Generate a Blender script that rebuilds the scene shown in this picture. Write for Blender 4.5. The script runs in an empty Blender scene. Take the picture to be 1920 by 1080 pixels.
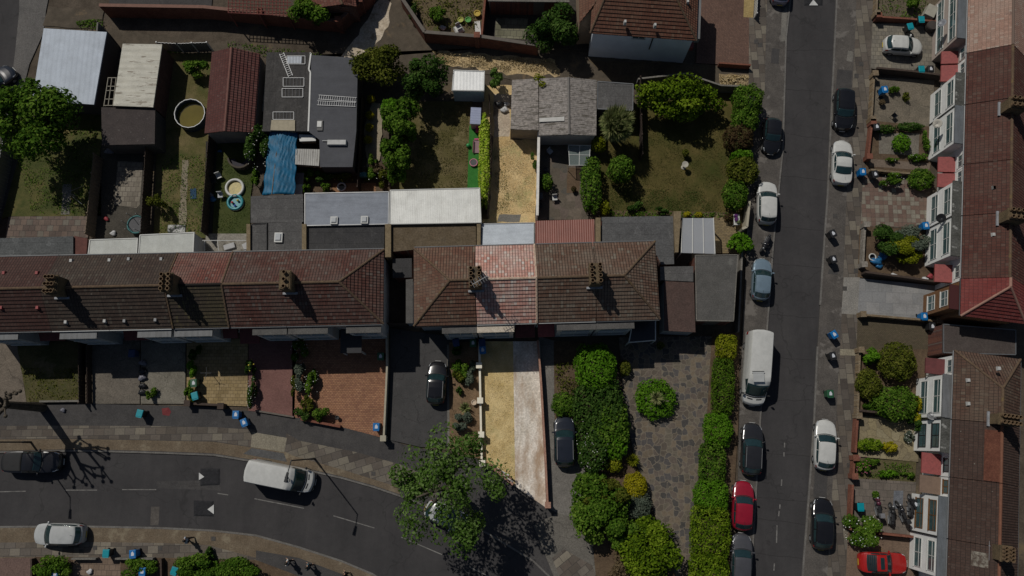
import bpy, math, random
import numpy as np
from mathutils import Vector, Matrix
R = math.radians
random.seed(7); RNG = np.random.default_rng(11)
S = bpy.context.scene
# ---------------------------------------------------------------- camera
H = 70.0; FPX = 1478.0; TILT = math.atan(290 / FPX)
cd = bpy.data.cameras.new('camera'); cam = bpy.data.objects.new('camera', cd)
S.collection.objects.link(cam); S.camera = cam
cam.location = (0, 0, H); cam.rotation_euler = (TILT, 0, 0)
cd.sensor_width = 36; cd.lens = 36 * FPX / 1920; cd.clip_start = 1; cd.clip_end = 2000
# ---------------------------------------------------------------- sky, sun, exposure
SUN_EL = 51.0; SHX, SHY = 0.64, -0.77           # shadows fall towards lower right
w = bpy.data.worlds.new('World'); S.world = w; w.use_nodes = True
nt = w.node_tree; bg = nt.nodes['Background']
sky = nt.nodes.new('ShaderNodeTexSky'); sky.sky_type = 'NISHITA'; sky.sun_disc = False
sky.sun_elevation = R(SUN_EL); sky.sun_rotation = math.atan2(-SHX, -SHY)
nt.links.new(sky.outputs[0], bg.inputs[0]); bg.inputs[1].default_value = 0.036
sd = bpy.data.lights.new('sun', 'SUN'); sd.energy = 3.2; sd.angle = R(0.5); sd.color = (1, .96, .89)
so = bpy.data.objects.new('sun', sd); S.collection.objects.link(so)
_c = math.cos(R(SUN_EL))
so.rotation_euler = Vector((-SHX * _c, -SHY * _c, math.sin(R(SUN_EL)))).to_track_quat('Z', 'Y').to_euler()
S.view_settings.view_transform = 'Standard'; S.view_settings.look = 'None'
S.view_settings.exposure = -0.25; S.view_settings.gamma = 1
# ---------------------------------------------------------------- helpers
C = S.collection
_ct, _st = math.cos(TILT), math.sin(TILT)
def P(px, py, z=0.0):
    """point of the place at height z that the photograph shows at px, py"""
    a, b = px - 960, 540 - py
    d = Vector((a, b * _ct + FPX * _st, b * _st - FPX * _ct))
    return Vector((0, 0, H)) + d * ((z - H) / d.z)
def rnd(a, b): return random.uniform(a, b)
def tag(o, label=None, cat=None, group=None, kind=None):
    if label: o['label'] = label
    if cat: o['category'] = cat
    if group: o['group'] = group
    if kind: o['kind'] = kind
    return o
def thing(name, label, cat, loc=(0, 0, 0), group=None, rot=0.0):
    o = bpy.data.objects.new(name, None); C.objects.link(o)
    o.location = loc; o.rotation_euler = (0, 0, rot); o.empty_display_size = .3
    return tag(o, label, cat, group)
def copy_tree(o, parent=None):
    c = o.copy(); C.objects.link(c)
    if parent: c.parent = parent
    for ch in o.children: copy_tree(ch, c)
    return c
def origin(o):
    v = Vector((0, 0, 0))
    while o is not None:
        v += o.location; o = o.parent
    return v
class MB:
    def __init__(s): s.v = []; s.f = []; s.uv = {}
    def add(s, vs, fs):
        n = len(s.v); s.v += [tuple(p) for p in vs]; s.f += [tuple(i + n for i in f) for f in fs]; return s
    def quad(s, *p): return s.add(p, [tuple(range(len(p)))])
    def hexa(s, b, t):
        n = len(b)
        return s.add(list(b) + list(t), [tuple(range(n - 1, -1, -1)), tuple(range(n, 2 * n))] + [(i, (i + 1) % n, n + (i + 1) % n, n + i) for i in range(n)])
    def prism(s, pts, z0, z1):
        a = sum(pts[i][0] * pts[(i + 1) % len(pts)][1] - pts[(i + 1) % len(pts)][0] * pts[i][1] for i in range(len(pts)))
        if a < 0: pts = pts[::-1]
        return s.hexa([(p[0], p[1], z0) for p in pts], [(p[0], p[1], z1) for p in pts])
    def box(s, c, d, rz=0.0, taper=1.0):
        x, y, z = c; a, b, h = d[0] / 2, d[1] / 2, d[2]; co, si = math.cos(rz), math.sin(rz)
        def q(k): return [(x + k * (i * a) * co - k * (j * b) * si, y + k * (i * a) * si + k * (j * b) * co) for i, j in ((-1, -1), (1, -1), (1, 1), (-1, 1))]
        return s.hexa([(*p, z) for p in q(1)], [(*p, z + h) for p in q(taper)])
    def tube(s, p0, p1, r0, r1=None, n=8):
        p0, p1 = Vector(p0), Vector(p1); r1 = r0 if r1 is None else r1
        d = (p1 - p0)
        if d.length < 1e-5: return s
        d.normalize(); a = d.cross(Vector((0, 0, 1)) if abs(d.z) < .9 else Vector((1, 0, 0))).normalized(); b = d.cross(a)
        cs = [(math.cos(2 * math.pi * i / n), math.sin(2 * math.pi * i / n)) for i in range(n)]
        return s.hexa([p0 + (a * c + b * q) * r0 for c, q in cs], [p1 + (a * c + b * q) * r1 for c, q in cs])
    def lathe(s, c, prof, n=20):
        x, y, z = c; k = len(prof); vs = []; fs = []
        for i in range(n):
            t = 2 * math.pi * i / n
            vs += [(x + r * math.cos(t), y + r * math.sin(t), z + h) for r, h in prof]
        for i in range(n):
            j = (i + 1) % n
            fs += [(i * k + m, j * k + m, j * k + m + 1, i * k + m + 1) for m in range(k - 1)]
        return s.add(vs, fs)
    def ball(s, c, r, n=12, m=8, sz=1.0):
        return s.lathe((c[0], c[1], c[2]), [(max(1e-4, r * math.sin(math.pi * i / m)), -r * sz * math.cos(math.pi * i / m)) for i in range(m + 1)], n)
    def torus(s, c, R0, r, axis='Z', n=20, m=8):
        vs = []; fs = []
        for i in range(n):
            t = 2 * math.pi * i / n
            for j in range(m):
                q = 2 * math.pi * j / m; rr = R0 + r * math.cos(q); hh = r * math.sin(q)
                if axis == 'Z': vs.append((c[0] + rr * math.cos(t), c[1] + rr * math.sin(t), c[2] + hh))
                elif axis == 'Y': vs.append((c[0] + rr * math.cos(t), c[1] + hh, c[2] + rr * math.sin(t)))
                else: vs.append((c[0] + hh, c[1] + rr * math.cos(t), c[2] + rr * math.sin(t)))
        for i in range(n):
            for j in range(m):
                a, b = (i + 1) % n, (j + 1) % m
                fs.append((i * m + j, a * m + j, a * m + b, i * m + b))
        return s.add(vs, fs)
    def strip(s, pts, half, z0, z1):
        """a wall of half thickness along a ground polyline"""
        for a, b in zip(pts[:-1], pts[1:]):
            a, b = Vector((a[0], a[1])), Vector((b[0], b[1])); d = (b - a)
            if d.length < 1e-4: continue
            d.normalize(); n = Vector((-d.y, d.x)) * half
            s.prism([a - n, b - n, b + n, a + n], z0, z1)
        return s
    def slope(s, pts, t=0.1, course=0, step=.05):
        """roof faces: each a list whose first edge is the eave; thickened downward, UV in metres"""
        edges = {}; key = lambda p: (round(p[0], 3), round(p[1], 3), round(p[2], 3))
        for f in pts:
            f = [Vector(p) for p in f]
            e = (f[1] - f[0]).normalized(); n = (f[1] - f[0]).cross(f[2] - f[0]).normalized()
            if n.z < 0: n = -n
            q = n.cross(e)
            if course:
                uvs = [(p.dot(e), p.dot(q)) for p in f]; h0 = min(v for u, v in uvs); h1 = max(v for u, v in uvs); nn_ = f[0].dot(n); k0 = math.floor(h0 / course)
                mk = lambda u, v, l: e * u + q * v + n * (nn_ + l)
                def clip(poly, lim, sg):
                    out = []
                    for (u0, v0), (u1, v1) in zip(poly, poly[1:] + poly[:1]):
                        i0, i1 = sg * (v0 - lim) >= -1e-7, sg * (v1 - lim) >= -1e-7
                        if i0: out.append((u0, v0))
                        if i0 != i1: w_ = (lim - v0) / (v1 - v0); out.append((u0 + (u1 - u0) * w_, lim))
                    return out
                up = (f[1] - f[0]).cross(f[2] - f[0]).z > 0
                for r_ in range(k0, math.ceil(h1 / course) + 1):
                    a_, b_ = max(h0, r_ * course), min(h1, (r_ + 1) * course)
                    if b_ - a_ < 1e-3: continue
                    pl = clip(clip(uvs, a_, 1), b_, -1)
                    if len(pl) < 3: continue
                    P3 = [mk(u, v, .004 + step * (1 - (v - r_ * course) / course)) for u, v in pl]; k = len(s.f); idx = tuple(range(len(pl)))
                    s.add(P3, [idx if up else idx[::-1]]); s.uv[k] = pl if up else pl[::-1]
                    lo = [u for u, v in pl if abs(v - a_) < 1e-5]
                    if len(lo) >= 2: s.quad(mk(min(lo), a_, -.01), mk(max(lo), a_, -.01), mk(max(lo), a_, .004 + step * (1 - (a_ - r_ * course) / course)), mk(min(lo), a_, .004 + step * (1 - (a_ - r_ * course) / course)))
            k = len(s.f)
            s.add(f, [tuple(range(len(f))) if (f[1] - f[0]).cross(f[2] - f[0]).z > 0 else tuple(range(len(f) - 1, -1, -1))])
            uv = [(p.dot(e), p.dot(q)) for p in f]
            s.uv[k] = uv if s.f[k][0] < s.f[k][1] else uv[::-1]
            s.add([p - Vector((0, 0, t)) for p in f], [tuple(range(len(f) - 1, -1, -1))])
            for i in range(len(f)):
                a, b = f[i], f[(i + 1) % len(f)]; kk = tuple(sorted((key(a), key(b))))
                edges.setdefault(kk, []).append((a, b))
        dz = Vector((0, 0, t))
        for l in edges.values():
            if len(l) == 1:
                a, b = l[0]; s.quad(a - dz, b - dz, b, a)
        return s
    def build(s, name, mat, parent=None, smooth=False, label=None, cat=None, group=None, kind=None, at=None, bevel=0):
        if parent is not None: o0 = origin(parent) if at is None else Vector(at)
        elif at is not None: o0 = Vector(at)
        else:
            A = np.array(s.v); o0 = Vector(((A[:, 0].min() + A[:, 0].max()) / 2, (A[:, 1].min() + A[:, 1].max()) / 2, A[:, 2].min()))
        me = bpy.data.meshes.new(name)
        me.from_pydata([(p[0] - o0.x, p[1] - o0.y, p[2] - o0.z) for p in s.v], [], s.f)
        if s.uv:
            ul = me.uv_layers.new(name='uv')
            for k, uv in s.uv.items():
                pl = me.polygons[k]
                for li, c in zip(pl.loop_indices, uv): ul.data[li].uv = c
        if mat is not None: me.materials.append(mat)
        if smooth: me.polygons.foreach_set('use_smooth', [True] * len(me.polygons))
        o = bpy.data.objects.new(name, me); C.objects.link(o)
        if parent is not None:
            o.parent = parent
            if at is not None: o.location = (0, 0, 0)
        else: o.location = o0
        if bevel:
            b = o.modifiers.new('b', 'BEVEL'); b.width = bevel; b.segments = 2; b.limit_method = 'ANGLE'
        return tag(o, label, cat, group, kind)
# ---------------------------------------------------------------- materials
SUNBLEACHED = ('bleached', 'parched', 'brightened', 'pale ridge', 'pale dusty', 'straw', 'sandy', 'lime hedge', 'brilliant', 'white corrugated', 'pale grey roof', 'ivory', 'whitened', 'pale roof gravel', 'cement sheeting')   # pale surfaces left undimmed, so colour stands in for the bright strip's light
def mul(c, k): return tuple(min(1, x * k) for x in c)
class NB:
    def __init__(s, name, rough=.9, spec=.3):
        s.m = bpy.data.materials.new(name); s.m.use_nodes = True; s.t = s.m.node_tree
        s.p = s.t.nodes['Principled BSDF']; s.p.inputs['Roughness'].default_value = rough
        s.p.inputs['Specular IOR Level'].default_value = spec
    def n(s, ty, **k):
        x = s.t.nodes.new(ty)
        for a, b in k.items():
            if a.startswith('i_'): x.inputs[a[2:].replace('_', ' ')].default_value = b
            else: setattr(x, a, b)
        return x
    def l(s, a, b): s.t.links.new(a, b)
    def co(s, uv=False):
        return s.n('ShaderNodeTexCoord').outputs['UV' if uv else 'Object']
    def noise(s, vec, scale, detail=5, rough=.6):
        x = s.n('ShaderNodeTexNoise'); x.inputs['Scale'].default_value = scale; x.inputs['Detail'].default_value = detail; x.inputs['Roughness'].default_value = rough
        s.l(vec, x.inputs['Vector']); return x.outputs['Fac']
    def ramp(s, fac, stops, interp='LINEAR'):
        x = s.n('ShaderNodeValToRGB'); r = x.color_ramp; r.interpolation = interp
        while len(r.elements) < len(stops): r.elements.new(.5)
        for e, (p, c) in zip(r.elements, stops): e.position = p; e.color = (*c, 1) if len(c) == 3 else c
        s.l(fac, x.inputs[0]); return x.outputs[0]
    def mix(s, fac, a, b, mode='MIX'):
        x = s.n('ShaderNodeMix', data_type='RGBA', blend_type=mode)
        for v, i in ((fac, 0), (a, 6), (b, 7)):
            if hasattr(v, 'is_output'): s.l(v, x.inputs[i])
            else: x.inputs[i].default_value = v if i == 0 else (*v, 1)
        return x.outputs[2]
    def bump(s, h, strength=.3, dist=.02):
        x = s.n('ShaderNodeBump'); x.inputs['Strength'].default_value = strength; x.inputs['Distance'].default_value = dist
        s.l(h, x.inputs['Height']); s.l(x.outputs[0], s.p.inputs['Normal'])
    def col(s, c):
        n = s.m.name; k = 1.0 if any(q in n for q in SUNBLEACHED) else .77 if ('leaves' in n or 'blades' in n) else .785  # dims every other base colour, so the middle strip looks brighter lit
        if hasattr(c, 'is_output') and k < 1: c = s.mix(1.0, c, (k, k, k), 'MULTIPLY')
        elif k < 1: c = mul(c, k)
        if hasattr(c, 'is_output'): s.l(c, s.p.inputs['Base Color'])
        else: s.p.inputs['Base Color'].default_value = (*c, 1)
def mul(c, k): return tuple(min(1, x * k) for x in c)
MC = {}
def plain(name, c, rough=.6, spec=.4, metal=0.0, var=.12, scale=3):
    k = ('p', name)
    if k in MC: return MC[k]
    b = NB(name, rough, spec); b.p.inputs['Metallic'].default_value = metal
    f = b.noise(b.co(), scale, 4); b.col(b.ramp(f, [(.3, mul(c, 1 - var)), (.7, mul(c, 1 + var))])); MC[k] = b.m; return b.m
def rough(name, c1, c2, scale=.6, fine=9, c3=None, bump=.4, r=.95, cut=(.35, .65), speck=None, f3=(.58, .66), s3=.25, stretch=None, seam=None, crack=0):
    k = ('r', name)
    if k in MC: return MC[k]
    b = NB(name, r, .2); v = b.co(); v0 = v
    if stretch: mp = b.n('ShaderNodeMapping'); mp.inputs['Scale'].default_value = (*stretch, 1); b.l(v, mp.inputs[0]); v = mp.outputs[0]
    f = b.noise(v, scale, 8, .65); g = b.noise(v0, fine, 6, .7)
    c = b.ramp(f, [(cut[0], c1), (cut[1], c2)])
    c = b.mix(.75, c, b.ramp(g, [(.25, (.45, .45, .45)), (.5, (.95, .95, .95)), (.75, (1.6, 1.6, 1.6))]), 'MULTIPLY')
    if c3: c = b.mix(b.ramp(b.noise(v, s3, 7, .7), [(f3[0], (0, 0, 0)), (f3[1], (1, 1, 1))]), c, c3)
    c = b.mix(.4, c, b.ramp(b.noise(v, 1.9, 8, .75), [(.3, (.62, .61, .6)), (.5, (1, 1, 1)), (.72, (1.3, 1.29, 1.27))]), 'MULTIPLY')
    if seam:
        br = b.n('ShaderNodeTexBrick'); br.offset = .37
        for n_, x in (('Color1', (.9, .9, .9, 1)), ('Color2', (1.1, 1.1, 1.1, 1)), ('Mortar', (.55, .55, .55, 1)), ('Scale', 1), ('Mortar Size', .022), ('Mortar Smooth', .4), ('Bias', 0), ('Brick Width', seam[0]), ('Row Height', seam[1])): br.inputs[n_].default_value = x
        b.l(v0, br.inputs['Vector']); c = b.mix(.8, c, br.outputs['Color'], 'MULTIPLY')
        c = b.mix(b.ramp(b.noise(v0, .8, 3, .5), [(.60, (0, 0, 0)), (.615, (.5, .5, .5)), (.64, (.12, .12, .12))]), c, mul(c2, 1.5))
    if crack:
        vo = b.n('ShaderNodeTexVoronoi'); vo.feature = 'DISTANCE_TO_EDGE'; vo.inputs['Scale'].default_value = crack; dm = b.n('ShaderNodeVectorMath', operation='MULTIPLY_ADD'); nz = b.n('ShaderNodeTexNoise'); nz.inputs['Scale'].default_value = 1.6; b.l(v0, nz.inputs['Vector']); b.l(nz.outputs['Color'], dm.inputs[0]); dm.inputs[1].default_value = (1, 1, 0); b.l(v0, dm.inputs[2]); b.l(dm.outputs[0], vo.inputs['Vector'])
        c = b.mix(b.ramp(vo.outputs['Distance'], [(.003, (.55, .55, .55)), (.010, (0, 0, 0))]), c, mul(c1, .4))
    if speck: c = b.mix(b.ramp(b.noise(v, 4.5, 3, .5), [(.68, (0, 0, 0)), (.72, (1, 1, 1))]), c, speck)
    b.col(c); b.bump(g, bump, .04); MC[k] = b.m; return b.m
def slab(name, cols, bw, bh, rot=0.0, mortar=(.06, .055, .05), ms=.015, off=.5, stain=.35, uv=False, bumps=.5, r=.9, stainc=(.35, .33, .3), loc=(0, 0, 0)):
    k = ('s', name)
    if k in MC: return MC[k]
    b = NB(name, r, .25); v = b.co(uv)
    mp = b.n('ShaderNodeMapping'); mp.inputs['Rotation'].default_value = (0, 0, rot); mp.inputs['Location'].default_value = loc; b.l(v, mp.inputs[0]); q = mp.outputs[0]
    br = b.n('ShaderNodeTexBrick'); br.offset = off; br.squash = 1
    for n_, x in (('Color1', (0, 0, 0, 1)), ('Color2', (1, 1, 1, 1)), ('Mortar', (.5, .5, .5, 1)), ('Scale', 1), ('Mortar Size', ms), ('Mortar Smooth', .1), ('Bias', 0), ('Brick Width', bw), ('Row Height', bh)): br.inputs[n_].default_value = x
    b.l(q, br.inputs['Vector'])
    n = len(cols); c = b.ramp(br.outputs['Color'], [((i + .5) / n, x) for i, x in enumerate(cols)])
    g = b.noise(v, 7, 6, .7); L = b.noise(v, .45, 6, .65)
    c = b.mix(.6, c, b.ramp(g, [(.25, (.6, .6, .6)), (.5, (1, 1, 1)), (.75, (1.35, 1.35, 1.35))]), 'MULTIPLY')
    c = b.mix(stain, c, b.ramp(L, [(.3, stainc), (.5, (1, 1, 1)), (.72, (1.3, 1.28, 1.22))]), 'MULTIPLY')
    c = b.mix(br.outputs['Fac'], c, mortar)
    b.col(c)
    inv = b.n('ShaderNodeMath', operation='SUBTRACT'); inv.inputs[0].default_value = 1; b.l(br.outputs['Fac'], inv.inputs[1])
    ad = b.n('ShaderNodeMath', operation='ADD'); b.l(inv.outputs[0], ad.inputs[0]); b.l(g, ad.inputs[1]); b.bump(ad.outputs[0], bumps, .02)
    MC[k] = b.m; return b.m
COURSE = .33
def tile(name, c1, c2, c3=None, lich=None, line=.3, mo=(.018, .014, .012), w=.24, h=.33, amount=.6, ms=.02, k_=.8):
    k = ('t', name)
    if k in MC: return MC[k]
    wm_ = lambda c: (c[0] * k_ * 1.10, c[1] * k_ * .92, c[2] * k_ * .88); c1, c2 = wm_(c1), wm_(c2); c3 = c3 and mul(c3, k_); lich = lich and mul(lich, k_); w, h = min(w, .24), COURSE
    b = NB(name, .85, .25); v = b.co(True)
    br = b.n('ShaderNodeTexBrick'); br.offset = 0.0; br.squash = 1
    for n_, x in (('Color1', (0, 0, 0, 1)), ('Color2', (1, 1, 1, 1)), ('Mortar', (.5, .5, .5, 1)), ('Scale', 1), ('Mortar Size', ms), ('Mortar Smooth', .3), ('Bias', 0), ('Brick Width', w), ('Row Height', h)): br.inputs[n_].default_value = x
    b.l(v, br.inputs['Vector'])
    c = b.ramp(br.outputs['Color'], [(.1, mul(c1, .9)), (.5, c1), (.85, c2), (.97, c3 or mul(c2, 1.15))])
    L = b.noise(v, .35, 7, .7); L2 = b.noise(v, 1.6, 6, .7); g = b.noise(v, 9, 4, .6)
    c = b.mix(b.ramp(L, [(.42, (0, 0, 0)), (.62, (1, 1, 1))]), c, b.mix(.6, c, c3 or c2))
    c = b.mix(.55, c, b.ramp(g, [(.3, (.65, .65, .65)), (.7, (1.35, 1.35, 1.35))]), 'MULTIPLY')
    if lich: c = b.mix(b.ramp(L2, [(amount, (0, 0, 0)), (amount + .1, (.85, .85, .85))]), c, lich)
    c = b.mix(b.ramp(b.noise(v, 3.1, 2, .4), [(.75, (0, 0, 0)), (.77, (.7, .7, .7))]), c, (.26, .24, .2))
    c = b.mix(br.outputs['Fac'], c, mo); b.col(c)
    sx = b.n('ShaderNodeSeparateXYZ'); b.l(v, sx.inputs[0])
    dv = b.n('ShaderNodeMath', operation='DIVIDE'); b.l(sx.outputs[1], dv.inputs[0]); dv.inputs[1].default_value = h
    fr = b.n('ShaderNodeMath', operation='FRACT'); b.l(dv.outputs[0], fr.inputs[0])
    wv = b.n('ShaderNodeMath', operation='MULTIPLY'); b.l(sx.outputs[0], wv.inputs[0]); wv.inputs[1].default_value = 2 * math.pi / w
    sn = b.n('ShaderNodeMath', operation='SINE'); b.l(wv.outputs[0], sn.inputs[0])
    m2 = b.n('ShaderNodeMath', operation='MULTIPLY_ADD'); b.l(fr.outputs[0], m2.inputs[0]); m2.inputs[1].default_value = -1.0
    s3 = b.n('ShaderNodeMath', operation='MULTIPLY'); b.l(sn.outputs[0], s3.inputs[0]); s3.inputs[1].default_value = .5; b.l(s3.outputs[0], m2.inputs[2])
    b.bump(m2.outputs[0], .55, .035); MC[k] = b.m; return b.m
def crazy(name, cols, scale=2.2, mortar=(.1, .09, .08), ed=.04):
    k = ('c', name)
    if k in MC: return MC[k]
    b = NB(name, .9, .25); v0 = b.co(); ds = b.n('ShaderNodeVectorMath', operation='MULTIPLY_ADD'); nz = b.n('ShaderNodeTexNoise'); nz.inputs['Scale'].default_value = 1.3
    b.l(v0, nz.inputs['Vector']); b.l(nz.outputs['Color'], ds.inputs[0]); ds.inputs[1].default_value = (.35, .35, 0); b.l(v0, ds.inputs[2]); v = ds.outputs[0]
    def vo(ft):
        a = b.n('ShaderNodeTexVoronoi'); a.voronoi_dimensions = '2D'; a.feature = ft; a.distance = 'CHEBYCHEV'; a.inputs['Scale'].default_value = scale; a.inputs['Randomness'].default_value = .85; b.l(v, a.inputs['Vector']); return a
    a, e = vo('F1'), vo('F2'); df = b.n('ShaderNodeMath', operation='SUBTRACT'); b.l(e.outputs['Distance'], df.inputs[0]); b.l(a.outputs['Distance'], df.inputs[1])
    sp = b.n('ShaderNodeSeparateColor'); b.l(a.outputs['Color'], sp.inputs[0]); n = len(cols)
    c = b.ramp(sp.outputs[0], [((i + .5) / n, x) for i, x in enumerate(cols)], 'CONSTANT')
    g = b.noise(v0, 6, 6, .7); L = b.noise(v0, .4, 5)
    c = b.mix(.7, c, b.ramp(g, [(.25, (.55, .55, .55)), (.5, (1, 1, 1)), (.75, (1.4, 1.4, 1.4))]), 'MULTIPLY')
    c = b.mix(.4, c, b.ramp(L, [(.3, (.5, .48, .45)), (.6, (1.15, 1.12, 1.1))]), 'MULTIPLY')
    c = b.mix(b.ramp(df.outputs[0], [(ed * .5, (1, 1, 1)), (ed * 1.4, (0, 0, 0))]), c, mortar)
    b.col(c); b.bump(g, .4, .03); MC[k] = b.m; return b.m
def sheet(name, c, ribs=.15, axis=0, stain=None, depth=.6, r=.55, amount=.6, dirt=(.5, .48, .42), rot=0.0, mott=0):
    k = ('sh', name)
    if k in MC: return MC[k]
    b = NB(name, r, .35); v = b.co()
    mp = b.n('ShaderNodeMapping'); mp.inputs['Rotation'].default_value = (0, 0, rot); b.l(v, mp.inputs[0]); v = mp.outputs[0]
    st = b.n('ShaderNodeMapping'); st.inputs['Scale'].default_value = (3, .5, 1) if axis == 0 else (.5, 3, 1); b.l(v, st.inputs[0])
    f = b.noise(v, .7, 6, .65); f2 = b.noise(st.outputs[0], 1.2, 6, .7); g = b.noise(v, 12, 4)
    cc = b.ramp(f, [(.3, mul(c, .82)), (.7, mul(c, 1.1))])
    cc = b.mix(.5, cc, b.ramp(f2, [(.3, dirt), (.55, (1.05, 1.05, 1.05))]), 'MULTIPLY')
    cc = b.mix(.35, cc, b.ramp(g, [(.3, (.7, .7, .7)), (.7, (1.3, 1.3, 1.3))]), 'MULTIPLY')
    if mott: cc = b.mix(mott, cc, b.ramp(b.noise(v, 4.2, 5, .75), [(.32, (.35, .33, .3)), (.5, (1, 1, 1)), (.68, (1.5, 1.48, 1.42))]), 'MULTIPLY')
    if stain: cc = b.mix(b.ramp(f2, [(amount, (0, 0, 0)), (amount + .06, (.9, .9, .9))]), cc, stain)
    b.col(cc)
    if ribs:
        sx = b.n('ShaderNodeSeparateXYZ'); b.l(v, sx.inputs[0])
        wv = b.n('ShaderNodeMath', operation='MULTIPLY'); b.l(sx.outputs[axis], wv.inputs[0]); wv.inputs[1].default_value = 2 * math.pi / ribs
        sn = b.n('ShaderNodeMath', operation='SINE'); b.l(wv.outputs[0], sn.inputs[0]); b.bump(sn.outputs[0], depth, .02)
    else: b.bump(g, .15, .02)
    MC[k] = b.m; return b.m
def paint(name, c, r=.3, metal=0.0):
    k = ('cp', name)
    if k in MC: return MC[k]
    b = NB(name, r, .5); b.p.inputs['Metallic'].default_value = metal; b.p.inputs['Coat Weight'].default_value = .35; b.p.inputs['Coat Roughness'].default_value = .12
    f = b.noise(b.co(), 2.5, 5); b.col(b.ramp(f, [(.3, mul(c, .9)), (.7, mul(c, 1.06))])); MC[k] = b.m; return b.m
def leafm(name, a, bcol, ccol, trans=.25):
    k = ('l', name)
    if k in MC: return MC[k]
    b = NB(name, .8, .08)
    at = b.n('ShaderNodeAttribute'); at.attribute_name = 'tint'
    c = b.ramp(at.outputs['Fac'], [(.08, a), (.5, bcol), (.92, ccol)])
    b.col(c)
    tr = b.n('ShaderNodeBsdfTranslucent'); b.l(c, tr.inputs[0]); mx = b.n('ShaderNodeMixShader'); mx.inputs[0].default_value = trans
    b.l(b.p.outputs[0], mx.inputs[1]); b.l(tr.outputs[0], mx.inputs[2]); b.l(mx.outputs[0], b.t.nodes['Material Output'].inputs[0])
    MC[k] = b.m; return b.m
GLASS = plain('dark glass', (.016, .038, .042), .06, .7, var=.2)
WINGLASS = plain('window glass', (.06, .11, .115), .08, .7, var=.3, scale=.8)
WHITE = plain('white paint', (.6, .6, .57), .5, var=.06)
BLACK = plain('black plastic', (.02, .02, .022), .5)
RUBBER = plain('tyre rubber', (.025, .025, .025), .85)
CHROME = plain('pale metal', (.34, .345, .35), .45, .4, .4)
GREYMETAL = plain('grey metal', (.18, .185, .19), .45, .5, .3)
WOOD = plain('weathered timber', (.2, .15, .1), .85, var=.3, scale=5)
DARKWOOD = plain('dark stained timber', (.06, .04, .03), .85, var=.3, scale=5)
BROWNFRAME = plain('brown window timber', (.16, .075, .025), .5, var=.2)
BRICK = slab('red brick', [(.16, .06, .04), (.22, .085, .055), (.13, .055, .045)], .225, .075, ms=.008, mortar=(.16, .14, .12))
PALEBRICK = slab('yellow stock brick', [(.3, .22, .13), (.24, .17, .1), (.34, .27, .18)], .225, .075, ms=.008)
CONC = rough('weathered concrete', (.17, .16, .14), (.23, .215, .19), .5, 8, c3=(.13, .125, .115), bump=.25)
BARK = rough('bark', (.07, .055, .04), (.13, .11, .085), 3, 14, bump=.8)
REND = plain('white render', (.55, .56, .56), .85, .2, var=.1, scale=1.2)
# ---------------------------------------------------------------- ground builders
def jag(pts, amt, step=.5):
    out = []
    for a, b in zip(pts, pts[1:] + pts[:1]):
        a, b = Vector(a[:2]), Vector(b[:2]); n = max(1, int((b - a).length / step)); d = (b - a).normalized() if n else a
        for i in range(n):
            k = rnd(-amt, amt) if i else 0
            out.append(a + (b - a) * (i / n) + Vector((-d.y, d.x)) * k)
    return out
def patch(name, px, z, mat, edge=0.0, kind='structure', label=None, cat=None, deep=.35):
    pts = [P(x, y, z) for x, y in px]; pts = [Vector((p.x, p.y)) for p in pts]
    if edge: pts = jag(pts, edge)
    return MB().prism(pts, z - deep, z).build(name, mat, kind=kind, label=label, cat=cat, at=(0, 0, 0))
def leafcloud(pts, nrm, tint, size, flat=.6, name='leaves', mat=None, parent=None, at=None, asp=.62, group=None, lift=.5):
    n = len(pts); nrm = nrm + np.array((-.18, .22, .5)) * lift + RNG.normal(0, flat, (n, 3)); nrm /= np.linalg.norm(nrm, axis=1)[:, None] + 1e-9
    r = RNG.normal(0, 1, (n, 3)); a = np.cross(nrm, r); a /= np.linalg.norm(a, axis=1)[:, None] + 1e-9; b = np.cross(nrm, a)
    s = size * RNG.uniform(.6, 1.35, n)[:, None]
    V = np.stack([pts - a * s, pts - b * s * asp + nrm * s * .18, pts + a * s, pts + b * s * asp + nrm * s * .18], 1).reshape(-1, 3)
    o0 = np.array(at if at is not None else (origin(parent) if parent is not None else pts.mean(0)))
    V = V - o0
    me = bpy.data.meshes.new(name); me.vertices.add(4 * n); me.vertices.foreach_set('co', V.ravel().astype(np.float32))
    me.loops.add(4 * n); me.loops.foreach_set('vertex_index', np.arange(4 * n, dtype=np.int32))
    me.polygons.add(n); me.polygons.foreach_set('loop_start', np.arange(0, 4 * n, 4, dtype=np.int32)); me.polygons.foreach_set('loop_total', np.full(n, 4, dtype=np.int32))
    me.update(calc_edges=True)
    at_ = me.attributes.new('tint', 'FLOAT', 'FACE'); at_.data.foreach_set('value', np.clip(tint, 0, 1).astype(np.float32))
    me.materials.append(mat); o = bpy.data.objects.new(name, me); C.objects.link(o)
    if parent is not None: o.parent = parent
    else: o.location = o0
    return o
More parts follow.
